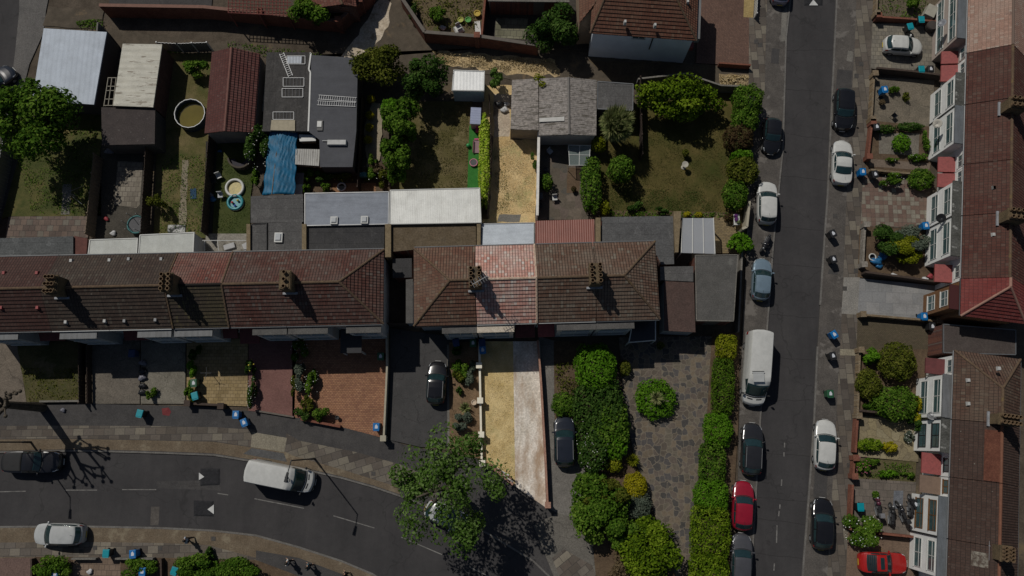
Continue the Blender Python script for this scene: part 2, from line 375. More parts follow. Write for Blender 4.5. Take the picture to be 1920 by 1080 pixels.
def shell(c, r, n, p=2.0, rot=0.0, fill=.35, low=-.6):
    """leaf positions through the outer volume of a rounded clump"""
    d = RNG.normal(0, 1, (int(n * 1.5), 3)); d /= np.linalg.norm(d, axis=1)[:, None]
    d = d[d[:, 2] > low][:n]; k = (np.abs(d) ** p).sum(1) ** (-1 / p)
    q = d * k[:, None] * (1 - fill * RNG.uniform(0, 1, len(d)) ** 2)[:, None]
    lk = .3 if p > 4.5 else 1.0; lump = 1 + lk * .10 * np.sin(d[:, 0] * 7 + c[0] * 3) * np.sin(d[:, 1] * 6 + c[1]) + lk * .06 * np.sin(d[:, 2] * 11 + d[:, 0] * 9)
    q = q * lump[:, None] * np.array(r); nr = np.abs(d) ** (p - 1) * np.sign(d) / np.array(r); nr /= np.linalg.norm(nr, axis=1)[:, None]
    if rot:
        M2 = np.array([[math.cos(rot), -math.sin(rot), 0], [math.sin(rot), math.cos(rot), 0], [0, 0, 1]]); q = q @ M2.T; nr = nr @ M2.T
    return q + np.array(c), nr
def plant(name, label, cat, px, py, rx, ry, h, mat, z0=.12, leaf=.11, dens=1.0, p=2.3, rot=0.0, clumps=0, spread=.78, ck=(.26, .46), group=None, flower=None, zb=.05, flat=.55, trunk=True, inner='crown'):
    """shrub, hedge or tree: px, py and radii rx, ry in photo pixels measured at its widest height; h its height in metres"""
    zc = z0 + h * (1 + zb) / 2; c = P(px, py, zc); sc = 21.0 * 70 / (70 - zc) * (1 if py > 600 else .97)
    RX, RY, RZ = rx / sc, ry / sc, h * (1 - zb) / 2
    t = thing(name, label, cat, (c.x, c.y, z0), group); P_, N_, T_ = [], [], []
    area = 4 * math.pi * ((RX * RY + RX * RZ + RY * RZ) / 3)
    n = int(min(30000, area * 1.25 / (leaf * leaf * 1.24) * dens))
    if clumps:
        for i in range(clumps):
            u = rnd(0, 2 * math.pi); q = math.sqrt(random.random()) * spread; zz = rnd(-.55, .8) * math.sqrt(max(.05, 1 - q * q))
            cc = (c.x + RX * q * math.cos(u), c.y + RY * q * math.sin(u), zc + RZ * zz); k = rnd(*ck)
            a, b = shell(cc, (RX * k, RY * k, max(.3, RZ * k)), int(n / clumps * 1.3), 2.0, fill=.6)
            P_.append(a); N_.append(b); T_.append(np.clip(RNG.normal(.5 + rnd(-.22, .22), .22, len(a)), 0, 1))
    else:
        a, b = shell((c.x, c.y, zc), (RX, RY, RZ), n, p, rot); P_.append(a); N_.append(b)
        T_.append(np.clip(.5 + .25 * np.sin(a[:, 0] * 4.1 + a[:, 1] * 2) * np.sin(a[:, 1] * 4.7 - a[:, 2] * 3) + RNG.normal(0, .2, len(a)), 0, 1))
    leafcloud(np.concatenate(P_), np.concatenate(N_), np.concatenate(T_), leaf, flat, inner, mat, t)
    if flower:
        a, b = shell((c.x, c.y, zc + .04), (RX * 1.02, RY * 1.02, RZ * 1.02), flower[1], 2.2, fill=.1, low=0)
        leafcloud(a, b * .3 + np.array((0, 0, 1)), np.full(len(a), .5), (flower[2] if len(flower) > 2 else .07) * .62, .3, 'blossom', plain('blossom ' + str(flower[0]), flower[0], .7, var=.1), t, asp=.9)
    if trunk:
        m = MB(); r0 = max(.03, min(RX, RY) * .06)
        m.tube((c.x, c.y, z0 - .2), (c.x + .05, c.y, z0 + h * .45), r0 * 1.5, r0, 9)
        for i in range(6 if h > 2 else 4):
            u = i * 2 * math.pi / (6 if h > 2 else 4) + rnd(-.3, .3)
            e = Vector((c.x + RX * .55 * math.cos(u), c.y + RY * .55 * math.sin(u), zc + RZ * rnd(.0, .5))); b0 = Vector((c.x + .03, c.y, z0 + h * rnd(.2, .42)))
            mid = (b0 + e) / 2 + Vector((rnd(-.1, .1), rnd(-.1, .1), .1 * h * .3)); m.tube(b0, mid, r0 * .7, r0 * .5, 6); m.tube(mid, e, r0 * .5, r0 * .2, 6)
        m.build('trunk', BARK, t, smooth=True)
    return t
def spiky(name, label, cat, px, py, r, h, mat, z0=.12, n=70, trunk=0.0, wid=.05, group=None, heads=((0, 0, 0),)):
    c = P(px, py, z0 + trunk + h * .5); R_ = r / 21.0; t = thing(name, label, cat, (c.x, c.y, z0), group)
    m = MB()
    for hx, hy, hz in heads:
        zt = z0 + trunk + hz
        for i in range(n):
            u = rnd(0, 6.283); el = rnd(-.35, 1.35); L = R_ * rnd(.75, 1.1) / max(.55, math.cos(el) + .15) * .75
            d = Vector((math.cos(u) * math.cos(el), math.sin(u) * math.cos(el), math.sin(el))); s = Vector((-math.sin(u), math.cos(u), 0)) * wid
            b = Vector((c.x + hx, c.y + hy, zt)); mid = b + d * L * .6; tip = b + d * L + Vector((0, 0, -.25 * L * math.cos(el)))
            k = len(m.v); m.add([b - s * .6, b + s * .6, mid - s, mid + s, tip], [(0, 1, 3, 2), (2, 3, 4)])
        if trunk: pass
    o = m.build('frond', mat, t)
    o.name = 'fronds'
    at_ = o.data.attributes.new('tint', 'FLOAT', 'FACE'); at_.data.foreach_set('value', np.repeat(RNG.uniform(0, 1, len(o.data.polygons) // 2 + 1), 2)[:len(o.data.polygons)].astype(np.float32))
    m = MB()
    for hx, hy, hz in heads:
        m.tube((c.x + hx * .3, c.y + hy * .3, z0 - .2), (c.x + hx, c.y + hy, z0 + trunk + hz + .1), .12 if trunk else .07, .09 if trunk else .05)
    m.build('trunk', BARK, t)
    return t
def weeds(label, poly, n, mat, size=.1, z=.13, name='grass', up=.25):
    """loose ground cover scattered in a polygon of photo pixels"""
    xs = [p[0] for p in poly]; ys = [p[1] for p in poly]; out = []
    while len(out) < n:
        x, y = rnd(min(xs), max(xs)), rnd(min(ys), max(ys)); ins = False; j = len(poly) - 1
        for i in range(len(poly)):
            if (poly[i][1] > y) != (poly[j][1] > y) and x < (poly[j][0] - poly[i][0]) * (y - poly[i][1]) / (poly[j][1] - poly[i][1]) + poly[i][0]: ins = not ins
            j = i
        if ins: out.append(P(x, y, z + random.random() ** 2 * up))
    a = np.array([tuple(p) for p in out]); cl = np.sin(a[:, 0] * 1.9 + 1) * np.sin(a[:, 1] * 2.3) + RNG.normal(0, .5, len(a)); a = a[cl > -.25]
    o = leafcloud(a, np.tile(np.array((0, 0, 1.)), (len(a), 1)), RNG.uniform(0, 1, len(a)), size, .8, name, mat, None, asp=.4)
    return tag(o, label, 'ground cover', kind='stuff')
# ---------------------------------------------------------------- walls, fences, sheds
def wall(name, label, px, h, t, mat, z0=.12, coping=None, pillars=None, group=None, cat='wall', pm=None):
    pts = [P(x, y, z0) for x, y in px]; c = sum(pts, Vector()) / len(pts)
    T = thing(name, label, cat, (c.x, c.y, z0), group)
    MB().strip(pts, t / 2, z0 - .3, z0 + h).build('wall_body', mat, T)
    if coping: MB().strip(pts, t / 2 + .04, z0 + h + .003, z0 + h + .07).build('coping', coping, T)
    for q in (pillars or []):
        a = P(q[0], q[1], z0); MB().box((a.x, a.y, z0 - .3), (t + .22, t + .22, h + .55)).box((a.x, a.y, z0 + h + .25), (t + .34, t + .34, .1)).build('pillar', pm or mat, T)
    return T
def fence(name, label, px, h, mat, z0=.1, posts=True, group=None, pmat=None, t=.05, slats=True, gap=1.8):
    pts = [P(x, y, z0) for x, y in px]; c = sum(pts, Vector()) / len(pts)
    T = thing(name, label, 'fence', (c.x, c.y, z0), group)
    m = MB()
    for a, b in zip(pts[:-1], pts[1:]):
        L = (b - a).length; d = (b - a).normalized(); n = max(1, int(L / .16))
        nn = Vector((-d.y, d.x, 0))
        for i in range(n):
            p = a + d * (L * i / n); q = a + d * (L * (i + .97) / n); o = nn * (.012 if i % 2 else -.012); hh = h + rnd(-.015, .01)
            m.prism([(p + o - nn * t / 3)[:2], (q + o - nn * t / 3)[:2], (q + o + nn * t / 3)[:2], (p + o + nn * t / 3)[:2]], z0, z0 + hh)
    m.build('panel', mat, T)
    if posts:
        for a, b in zip(pts[:-1], pts[1:]):
            L = (b - a).length; d = (b - a).normalized(); n = max(1, round(L / gap))
            for i in range(n + 1):
                p = a + d * (L * i / n); MB().box((p.x, p.y, z0 - .3), (.11, .11, h + .4), math.atan2(d.y, d.x)).build('post', pmat or mat, T)
    return T
def flatbox(name, label, cat, px, z, wallm, roofm, zs=None, over=.08, thick=.14, z0=.1, group=None, trim=None, lights=(), doors=()):
    """flat or single-pitch roofed building; px = roof corners in the photo at roof height, zs = corner heights"""
    if group and 'extension' in group: px = [(x, y + 22 if y >= 455 and not 722 < x < 776 else y) for x, y in px]   # runs on below the eaves to the house wall
    zs = zs or [z] * len(px); T_ = [P(x, y, k) for (x, y), k in zip(px, zs)]
    a = sum(T_[i].x * T_[(i + 1) % len(T_)].y - T_[(i + 1) % len(T_)].x * T_[i].y for i in range(len(T_)))
    if a < 0: T_ = T_[::-1]; zs = zs[::-1]
    c = sum(T_, Vector()) / len(T_); T = thing(name, label, cat, (c.x, c.y, z0), group)
    dz = Vector((0, 0, thick)); m = MB(); m.hexa([p - dz for p in T_], T_); m.build('roof', roofm, T, at=(0, 0, 0) if False else None)
    W = [p + (c - p).normalized() * over * 1.4 for p in T_]
    MB().hexa([(p.x, p.y, z0 - .3) for p in W], [(p.x, p.y, k - thick - .002) for p, k in zip(W, zs)]).build('wall', wallm, T)
    if trim:
        e = MB()
        for p, q in zip(T_, T_[1:] + T_[:1]):
            d = (q - p).normalized(); n = Vector((-d.y, d.x, 0))
            e.hexa([p + d * .05 + n * .004 + Vector((0, 0, -.1)), q - d * .05 + n * .004 + Vector((0, 0, -.1)), q - d * .05 + n * .08 + Vector((0, 0, -.1)), p + d * .05 + n * .08 + Vector((0, 0, -.1))], [p + d * .05 + n * .004 + Vector((0, 0, .05)), q - d * .05 + n * .004 + Vector((0, 0, .05)), q - d * .05 + n * .08 + Vector((0, 0, .05)), p + d * .05 + n * .08 + Vector((0, 0, .05))])
        e.build('roof_trim', trim, T)
    for (x0, y0, x1, y1) in lights:
        k = sum(zs) / len(zs); A, B = P(x0, y1, k), P(x1, y0, k); cx, cy = (A.x + B.x) / 2, (A.y + B.y) / 2; dx, dy = B.x - A.x, B.y - A.y
        s = MB().box((cx, cy, k - .02), (dx, dy, .22)).build('skylight', WHITE, T)
        MB().box((cx, cy, k + .203), (dx * .78, dy * .78, .1), taper=.7).build('dome', plain('acrylic dome', (.5, .52, .53), .2, .6, var=.1), s)
    for (x0, y0, x1, y1, zb, zt, mat) in doors:
        A, B = P(x0, y0, z0), P(x1, y1, z0); d = (B - A).normalized(); n = Vector((d.y, -d.x, 0)) * .05
        MB().hexa([A + Vector((0, 0, zb)), B + Vector((0, 0, zb)), B - n + Vector((0, 0, zb)), A - n + Vector((0, 0, zb))], [A + Vector((0, 0, zt)), B + Vector((0, 0, zt)), B - n + Vector((0, 0, zt)), A - n + Vector((0, 0, zt))]).build('door' if zb < .3 else 'window', mat, T)
    return T
def gable(name, label, cat, ra, rb, zr, eL, eR, ze, wallm, roofm, z0=.1, caps=None, over=.15):
    """gabled roof: ra, rb ridge ends; eL, eR pairs of eave ends (a side, b side), all photo pixels at their heights"""
    A, B = P(*ra, zr), P(*rb, zr); La, Lb = P(*eL[0], ze), P(*eL[1], ze); Ra, Rb = P(*eR[0], ze), P(*eR[1], ze)
    c = (La + Lb + Ra + Rb) / 4; T = thing(name, label, cat, (c.x, c.y, z0))
    MB().slope([[La, Lb, B, A], [Rb, Ra, A, B]], .09, COURSE if roofm.name.endswith('tiles') else 0).build('roof', roofm, T)
    def inn(p): return p + (c - p).normalized() * over
    la, lb, r_a, r_b = [inn(p) for p in (La, Lb, Ra, Rb)]; d = (B - A).normalized() * over * .7; m = MB(); lo = z0 - .3; top = Vector((0, 0, .1))
    prof = lambda l, r, k: [(l.x, l.y, lo), (r.x, r.y, lo), (r.x, r.y, ze - .1), (k.x, k.y, k.z - .13), (l.x, l.y, ze - .1)]
    m.hexa(prof(la, r_a, A + d), prof(lb, r_b, B - d)); m.build('wall', wallm, T)
    if caps: MB().tube(A, B, .11, .11, 8).build('ridge_cap', caps, T)
    return T
# ---------------------------------------------------------------- terraced houses
class Frame:
    def __init__(s, pa, pb, z):
        s.O, B = P(*pa, z), P(*pb, z); s.U = (B - s.O); s.U.z = 0; s.U.normalize(); s.V = Vector((s.U.y, -s.U.x, 0))
    def __call__(s, u, v, z): q = s.O + s.U * u + s.V * v; return Vector((q.x, q.y, z))
    def u(s, x, y, z): return (P(x, y, z) - s.O).dot(s.U)
    def v(s, x, y, z): return (P(x, y, z) - s.O).dot(s.V)
    def blk(s, m, u0, u1, v0, v1, z0, z1, v1t=None):
        t = v1 if v1t is None else v1t
        return m.hexa([s(u0, v0, z0), s(u0, v1, z0), s(u1, v1, z0), s(u1, v0, z0)], [s(u0, v0, z1), s(u0, t, z1), s(u1, t, z1), s(u1, v0, z1)])
def window(F, par, u0, u1, v, z0, z1, fm, nm=2, name='window', transom=True):
    m = MB(); b = .055
    F.blk(m, u0, u1, v, v + .05, z0, z0 + b); F.blk(m, u0, u1, v, v + .05, z1 - b, z1)
    for i in range(nm + 1):
        x = u0 + (u1 - u0 - b) * i / nm; F.blk(m, x, x + b, v, v + .05, z0 + b + .001, z1 - b - .001)
    if transom: F.blk(m, u0 + b, u1 - b, v, v + .045, z1 - .45, z1 - .45 + b * .8)
    F.blk(m, u0 - .05, u1 + .05, v, v + .1, z0 - .06, z0 - .002)
    o = m.build(name, fm, par)
    F.blk(MB(), u0 + .02, u1 - .02, v, v + .02, z0 + .02, z1 - .02).build('pane', WINGLASS, o)
    return o
def pots(m, F, u, v, z, nu, nv, su=.36, sv=.4, r=.145, h=.36):
    res = []
    for i in range(nu):
        for j in range(nv):
            q = F(u + (i - (nu - 1) / 2) * su, v + (j - (nv - 1) / 2) * sv, z); res.append(MB().lathe(q, [(r * .6, 0), (r * 1.12, 0), (r, h * .5), (r * 1.12, h), (r * .85, h), (r * .8, .02), (.001, .02)], 14))
    return res
POT = plain('terracotta pot', (.17, .11, .06), .85, var=.25, scale=4)
STACK = rough('sooty chimney brick', (.12, .09, .055), (.18, .13, .075), 1.5, 10, c3=(.07, .06, .05), bump=.5)
def house(F, label, u0, u1, D, ze, zr, roofm, wallm, hip0=0, hip1=0, bays=(), porch=None, chim=None, backroof=None, group=None, caps=None, gutter=None, door=None, fm=WHITE, vents=(), verge=(), flash=None, cat='house', z0=.1, pipe=None, win=True, bayroof=None):
    """bays: (u0,u1,depth,roof material); porch: (u0,u1,material); v=0 is the front eave, the back eave lies at v=-D"""
    um = (u0 + u1) / 2; c = F(um, -D / 2, 0); T = thing('terraced_house', label, cat, (c.x, c.y, z0), group); rv = -D / 2; g = .006
    a0, a1 = u0 + hip0 + g, u1 - hip1 - g
    fr = [F(u0 + g, 0, ze), F(u1 - g, 0, ze), F(a1, rv, zr), F(a0, rv, zr)]; bk = [F(u1 - g, -D, ze), F(u0 + g, -D, ze), F(a0, rv, zr), F(a1, rv, zr)]
    hips = []
    if hip0: hips.append([F(u0 + g, -D, ze), F(u0 + g, 0, ze), F(a0, rv, zr)])
    if hip1: hips.append([F(u1 - g, 0, ze), F(u1 - g, -D, ze), F(a1, rv, zr)])
    if backroof:
        MB().slope([fr], .1, COURSE).build('roof', roofm, T); MB().slope([bk], .1, COURSE).build('roof', backroof, T)
    else: MB().slope([fr, bk] + hips, .1, COURSE).build('roof', roofm, T)
    caps = caps or plain('ridge tile', (.2, .13, .08), .85, var=.35, scale=4); m = MB(); m.tube(F(a0, rv, zr - .02), F(a1, rv, zr - .02), .12, .12, 8)
    for k, a, e in ((hip0, a0, u0), (hip1, a1, u1)):
        if k:
            for vv in (0, -D):
                m.tube(F(a, rv, zr - .01), F(e, vv, ze + .01), .1, .1, 8)
    m.build('ridge_tiles', caps, T)
    if verge:
        for uu in verge:
            m = MB(); m.tube(F(uu, 0.02, ze + .03), F(uu, rv, zr + .03), .1, .1, 6); m.tube(F(uu, -D - .02, ze + .03), F(uu, rv, zr + .03), .1, .1, 6)
            m.build('verge', flash or caps, T)
    i0 = u0 + (.3 if hip0 else g); i1 = u1 - (.3 if hip1 else g)
    if hip0 or hip1:
        F.blk(MB(), i0, i1, -D + .3, -.3, z0 - .3, ze - .102).build('wall', wallm, T)
    else:
        prof = lambda u: [F(u, -.3, z0 - .3), F(u, -.3, ze - .102), F(u, rv, zr - .25), F(u, -D + .3, ze - .102), F(u, -D + .3, z0 - .3)]
        MB().hexa(prof(i0), prof(i1)).build('wall', wallm, T)
    gm = gutter or GREYMETAL; 
    for vv in (.07, -D - .07): MB().tube(F(u0 + .02, vv, ze - .08), F(u1 - .02, vv, ze - .08), .06, .06, 8).build('gutter', gm if vv > 0 else GREYMETAL, T)
    if pipe: MB().tube(F(pipe[0], pipe[1], .2), F(pipe[0], pipe[1], 4.6), .05, .05, 6).build('downpipe', BLACK, T)
    for (b0, b1, dep, brm, zt) in bays:
        q = F.blk(MB(), b0, b1, -.298, dep, z0 - .3, zt - .1).build('bay', wallm, T)
        F.blk(MB(), b0 - .08, b1 + .08, -.296, dep + .1, zt - .1 + .002, zt + .04).build('bay_roof', brm, T)
        if win:
            n = max(2, int((b1 - b0) / 1.2))
            window(F, q, b0 + .3, b1 - .3, dep, zt - 1.55, zt - .45, fm, n); window(F, q, b0 + .3, b1 - .3, dep, 1.0, 2.15, fm, n)
    if porch:
        p0, p1, pm, pd = porch
        m = MB().hexa([F(p0, -.298, 2.5), F(p0, pd, 2.42), F(p1, pd, 2.42), F(p1, -.298, 2.5)], [F(p0, -.298, 3.0), F(p0, pd, 2.56), F(p1, pd, 2.56), F(p1, -.298, 3.0)]); m.build('porch_roof', pm, T)
        u = (p0 + p1) / 2; d = F.blk(MB(), u - .5, u + .45, -.298, -.24, .1, 2.2).build('door', door or WHITE, T); F.blk(MB(), u - .3, u + .25, -.239, -.23, 1.2, 2.0).build('pane', WINGLASS, d)
        if win: window(F, T, u - .55, u + .55, -.3, 3.45, 4.55, fm, 2)
    for (cu, cv, nu, nv, cw, cl, chh) in (chim or ()):
        m = MB(); F.blk(m, cu - cw / 2, cu + cw / 2, cv - cl / 2, cv + cl / 2, zr - 1.2, zr + chh); F.blk(m, cu - cw / 2 - .06, cu + cw / 2 + .06, cv - cl / 2 - .06, cv + cl / 2 + .06, zr + chh - .2, zr + chh - .08)
        F.blk(m, cu - cw / 2 + .1, cu + cw / 2 - .1, cv - cl / 2 + .1, cv + cl / 2 - .1, zr + chh, zr + chh + .07)
        o = m.build('chimney', STACK, T)
        for p in pots(None, F, cu, cv, zr + chh + .05, nu, nv, (cw - .3) / max(1, nu - 1) if nu > 1 else 0, (cl - .3) / max(1, nv - 1) if nv > 1 else 0): p.build('chimney_pot', POT, o, smooth=False)
        l = MB(); F.blk(l, cu - cw / 2 - .18, cu + cw / 2 + .18, cv + cl / 2 - .02, cv + cl / 2 + .16, zr - .55, zr - .42); l.build('flashing', plain('lead flashing', (.3, .31, .33), .6, var=.2), o)
    for (x, y, k) in vents:                         # small roof vents
        q = None
        for zz in np.linspace(ze, zr, 40):
            p = P(x, y, zz); vv = (p - F.O).dot(F.V); hz = ze + (zr - ze) * (1 - abs(vv - rv) / (D / 2))
            if hz <= zz: q = p; break
        if q: MB().box((q.x, q.y, q.z - .08), (.28, .34, .24), taper=.75).build('roof_vent', {'g': GREYMETAL, 'r': plain('red vent', (.3, .05, .05), .6), 'w': plain('pale vent', (.5, .5, .48), .6)}[k], T)
    return T
# ---------------------------------------------------------------- vehicles
CT = {  # centre-line height profile (fraction of length, fraction of height), belt, roof station pair, roof width
 'hatch': dict(p=[(0, .3), (.008, .42), (.04, .50), (.10, .56), (.2, .62), (.27, .655), (.30, .68), (.44, .955), (.49, .985), (.62, 1), (.82, .965), (.87, .93), (.955, .70), (.985, .62), (.996, .45), (1, .3)], belt=.66, ws=(.305, .445), rw=(.872, .952), side=(.36, .90), rwid=.74),
 'sedan': dict(p=[(0, .3), (.008, .42), (.04, .50), (.12, .58), (.24, .65), (.29, .68), (.43, .96), (.48, .99), (.57, 1), (.64, .965), (.80, .73), (.86, .715), (.975, .69), (.99, .6), (.997, .45), (1, .3)], belt=.67, ws=(.295, .43), rw=(.655, .79), side=(.35, .75), rwid=.72),
 'suv': dict(p=[(0, .3), (.008, .45), (.03, .55), (.10, .62), (.22, .665), (.27, .69), (.41, .955), (.46, .985), (.6, 1), (.86, .975), (.90, .94), (.965, .70), (.985, .62), (.996, .45), (1, .3)], belt=.68, ws=(.275, .41), rw=(.902, .962), side=(.34, .93), rwid=.76),
 'van': dict(p=[(0, .2), (.006, .3), (.03, .40), (.10, .47), (.12, .50), (.25, .87), (.31, .965), (.36, .99), (.6, 1), (.96, .985), (.985, .96), (.995, .5), (1, .2)], belt=.52, ws=(.125, .255), rw=None, side=(.17, .31), rwid=.86),
 'pickup': dict(p=[(0, .3), (.008, .46), (.03, .56), (.12, .62), (.26, .66), (.29, .68), (.37, .96), (.41, .99), (.5, 1), (.57, .975), (.61, .70), (.63, .665), (.97, .66), (.99, .62), (.997, .45), (1, .3)], belt=.665, ws=(.292, .372), rw=(.575, .607), side=(.32, .59), rwid=.74),
 'coupe': dict(p=[(0, .3), (.008, .45), (.03, .52), (.15, .60), (.32, .68), (.36, .70), (.48, .965), (.52, .99), (.62, 1), (.68, .985), (.88, .74), (.93, .70), (.975, .69), (.99, .6), (.997, .45), (1, .3)], belt=.70, ws=(.362, .475), rw=(.695, .87), side=(.42, .80), rwid=.72),
}
WT = [(0, .60), (.012, .74), (.045, .87), (.10, .95), (.2, .995), (.3, 1), (.78, 1), (.88, .975), (.95, .91), (.985, .82), (1, .70)]
def make_car(kind, L, Wd, Hh, pm, rails=False, sunroof=False, wheelmat=None, blackroof=None):
    """a vehicle template under an Empty at the ground below its centre, pointing along +x"""
    ct = CT[kind]; px, pz = zip(*ct['p']); wx, ww = zip(*WT); van = kind == 'van'
    def zt(t): return np.interp(t, px, pz) * Hh
    def sec(t):
        w_ = np.interp(t, wx, ww) * Wd / 2
        if van: w_ = Wd / 2 * np.interp(t, (0, .02, .06, .14, .25, .97, 1), (.72, .84, .93, .98, 1, 1, .97))
        z = zt(t); belt = ct['belt'] * Hh; bot = .2
        c = np.clip((z - belt) / (Hh * .97 - belt), 0, 1); zs = min(belt, z - .05); zs = max(zs, bot + .1)
        lo = [(.86, bot), (.955, bot + .12), (1, bot + (zs - bot) * .55), (.995, bot + (zs - bot) * .8), (.97, zs)]
        hood = [(.93, z - .035), (.86, z - .016), (.70, z - .006), (.40, z), (0, z + .004)]
        rw = ct['rwid']; cab = [(.945 if not van else .97, belt + .03), (rw + .06, z - .13), (rw, z - .045), (rw * .62, z - .008), (0, z)]
        up = [(h[0] * (1 - c) + k[0] * c, h[1] * (1 - c) + k[1] * c) for h, k in zip(hood, cab)]
        return [(a * w_, b) for a, b in lo + up]
    def X(t): return L * (.5 - t)
    def S_(t, j, sg=1):
        s = sec(t); j0 = min(int(j), 8); f = j - j0; a, b = s[j0], s[j0 + 1]; y = a[0] + (b[0] - a[0]) * f
        bow = np.interp(t, (0, .1, .42, .62, .9, 1), (.34, .30, .13, -.06, -.22, -.26)) * (.75 if van else .6 if kind == 'coupe' else 1.0)
        return Vector((X(t) - bow * (2 * y / Wd) ** 2, sg * y, a[1] + (b[1] - a[1]) * f))
    T = bpy.data.objects.new('vehicle', None); C.objects.link(T); T.empty_display_size = .3
    ts = sorted(set([0, .004, .01, .02, .035, .06] + list(np.linspace(.09, .95, 44)) + [.96, .97, .98, .988, .994, .998, 1] + list(px))); js = list(range(10)); ring = [(j, 1) for j in js] + [(j, -1) for j in js[-2::-1]]
    m = MB(); k = len(ring)
    for t in ts: m.v += [tuple(S_(t, j, sg)) for j, sg in ring]
    for i in range(len(ts) - 1):
        for j in range(k - 1): m.f.append((i * k + j, i * k + j + 1, (i + 1) * k + j + 1, (i + 1) * k + j))
        m.f.append((i * k + k - 1, i * k, (i + 1) * k, (i + 1) * k + k - 1))
    m.f.append(tuple(range(k - 1, -1, -1))); n0 = (len(ts) - 1) * k; m.f.append(tuple(range(n0, n0 + k)))
    body = m.build('body', pm, T, smooth=True)
    es = body.modifiers.new('e', 'EDGE_SPLIT'); es.split_angle = R(38)
    def panel(name, t0, t1, j0, j1, mat, off=.008, sg=None, nt_=8, nj=8, par=T, th=.012):
        """a skin lying on the body between two stations; sg None spans both sides over the top"""
        m = MB(); g = []
        for a in range(nt_ + 1):
            t = t0 + (t1 - t0) * a / nt_; row = []
            pr = [(j0 + (j1 - j0) * b / nj, sg or 1) for b in range(nj + 1)]
            if sg is None: pr = [(j0 + (9 - j0) * b / nj, 1) for b in range(nj + 1)] + [(9 - (9 - j0) * b / nj, -1) for b in range(1, nj + 1)]
            for j, s in pr:
                p = S_(t, j, s); e = 1e-3; d1 = S_(min(1, t + e), j, s) - S_(max(0, t - e), j, s); d2 = S_(t, min(9, j + .02), s) - S_(t, max(0, j - .02), s)
                nn = d1.cross(d2); nn = nn.normalized() if nn.length > 1e-9 else Vector((0, 0, 1))
                ctr = Vector((p.x, 0, Hh * .35))
                if nn.dot(p - ctr) < 0: nn = -nn
                row.append(p + nn * off)
            g.append(row)
        w_ = len(g[0]); m.v = [tuple(p) for r in g for p in r]
        for a in range(nt_):
            for b in range(w_ - 1): m.f.append((a * w_ + b, a * w_ + b + 1, (a + 1) * w_ + b + 1, (a + 1) * w_ + b))
        o = m.build(name, mat, par, smooth=True); q = o.modifiers.new('s', 'SOLIDIFY'); q.thickness = th; q.offset = 0
        return o
    panel('windscreen', ct['ws'][0], ct['ws'][1], 6.25 if not van else 6.0, 9, GLASS)
    if ct['rw']: panel('rear_window', ct['rw'][0], ct['rw'][1], 6.4, 9, GLASS)
    for s in (1, -1):
        a, b = ct['side']; q = (a + b) / 2
        if van: panel('side_window', a, b, 5.15, 5.85, GLASS, sg=s)
        else:
            panel('side_window', a, q - .006, 5.12, 5.85, GLASS, sg=s); panel('side_window', q + .006, b, 5.12, 5.85, GLASS, sg=s)
        panel('headlight', .012, .075, 3.4, 5.4, plain('headlight lens', (.62, .65, .68), .12, .7, .2, .1), sg=s, off=.006)
        panel('taillight', .955, .992, 3.0 if not van else 2.6, 4.8, plain('red tail light', (.28, .012, .012), .2, .6), sg=s, off=.006)
    panel('grille', .0005, .008, 3.0, 4.4, BLACK, off=.006, nj=4)
    # shut lines of bonnet, doors
    m2 = [panel('bonnet_seam', ct['ws'][0] - .022, ct['ws'][0] - .008, 5.3, 9, BLACK, off=.003, nt_=2, th=.006)]
    if not van and kind != 'pickup':
        panel('tailgate_seam', ct['rw'][0] - .008, ct['rw'][0] - .003, 6.3, 9, BLACK, off=.003, nt_=2, th=.006)
    if van:
        panel('bonnet_vent', .075, .09, 7.2, 8.6, BLACK, sg=1, off=.004); panel('bonnet_vent', .075, .09, 7.2, 8.6, BLACK, sg=-1, off=.004)
    if kind == 'pickup': panel('load_cover', .64, .965, 6.2, 9, plain('tonneau vinyl', (.012, .012, .013), .7), off=.02)
    if kind == 'coupe':
        for q in range(5): t0 = ct['rw'][0] + .01 + q * .033; panel('louvre', t0, t0 + .02, 6.7, 9, BLACK, off=.03, nt_=2)
    if sunroof or kind == 'coupe': panel('sunroof', .535, .62, 7.6, 9, GLASS, off=.006)
    if blackroof: panel('roof_panel', ct['ws'][1] + .02, (ct['rw'][0] if ct['rw'] else .95) - .02, 7.05, 9, blackroof, off=.006)
    for sx, t in ((1, .18), (-1, .80 if not van else .79)):
        for s in (1, -1):
            r = .33 if not van else .36; x = X(t); y = s * (Wd / 2 - .10)
            wh = MB().torus((x, y, r), r - .09, .10, 'Y', 24, 8).build('wheel', RUBBER, T, smooth=True)
            MB().tube((x, y - .07, r), (x, y + .07, r), r * .62, r * .62, 16).tube((x, y + s * .07, r), (x, y + s * .085, r), r * .2, r * .16, 8).build('rim', wheelmat or CHROME, wh)
    for s in (1, -1):
        t = ct['ws'][0] + (.045 if not van else .02); zz = ct['belt'] * Hh + (.07 if not van else .12); y = s * (Wd / 2 + .08)
        MB().box((X(t), y, zz - .06), (.13, .2, .14 if not van else .28), taper=.8).tube((X(t), y - s * .06, zz), (X(t), y - s * .16, zz), .03, .03, 6).build('wing_mirror', BLACK if van else pm, T, bevel=.02)
    MB().box((L / 2 + .012, 0, .42), (.03, .52, .11)).build('number_plate', plain('white plate', (.6, .6, .58), .5), T)
    MB().box((-L / 2 - .012, 0, .5), (.03, .52, .11)).build('number_plate', plain('yellow plate', (.55, .42, .05), .5), T)
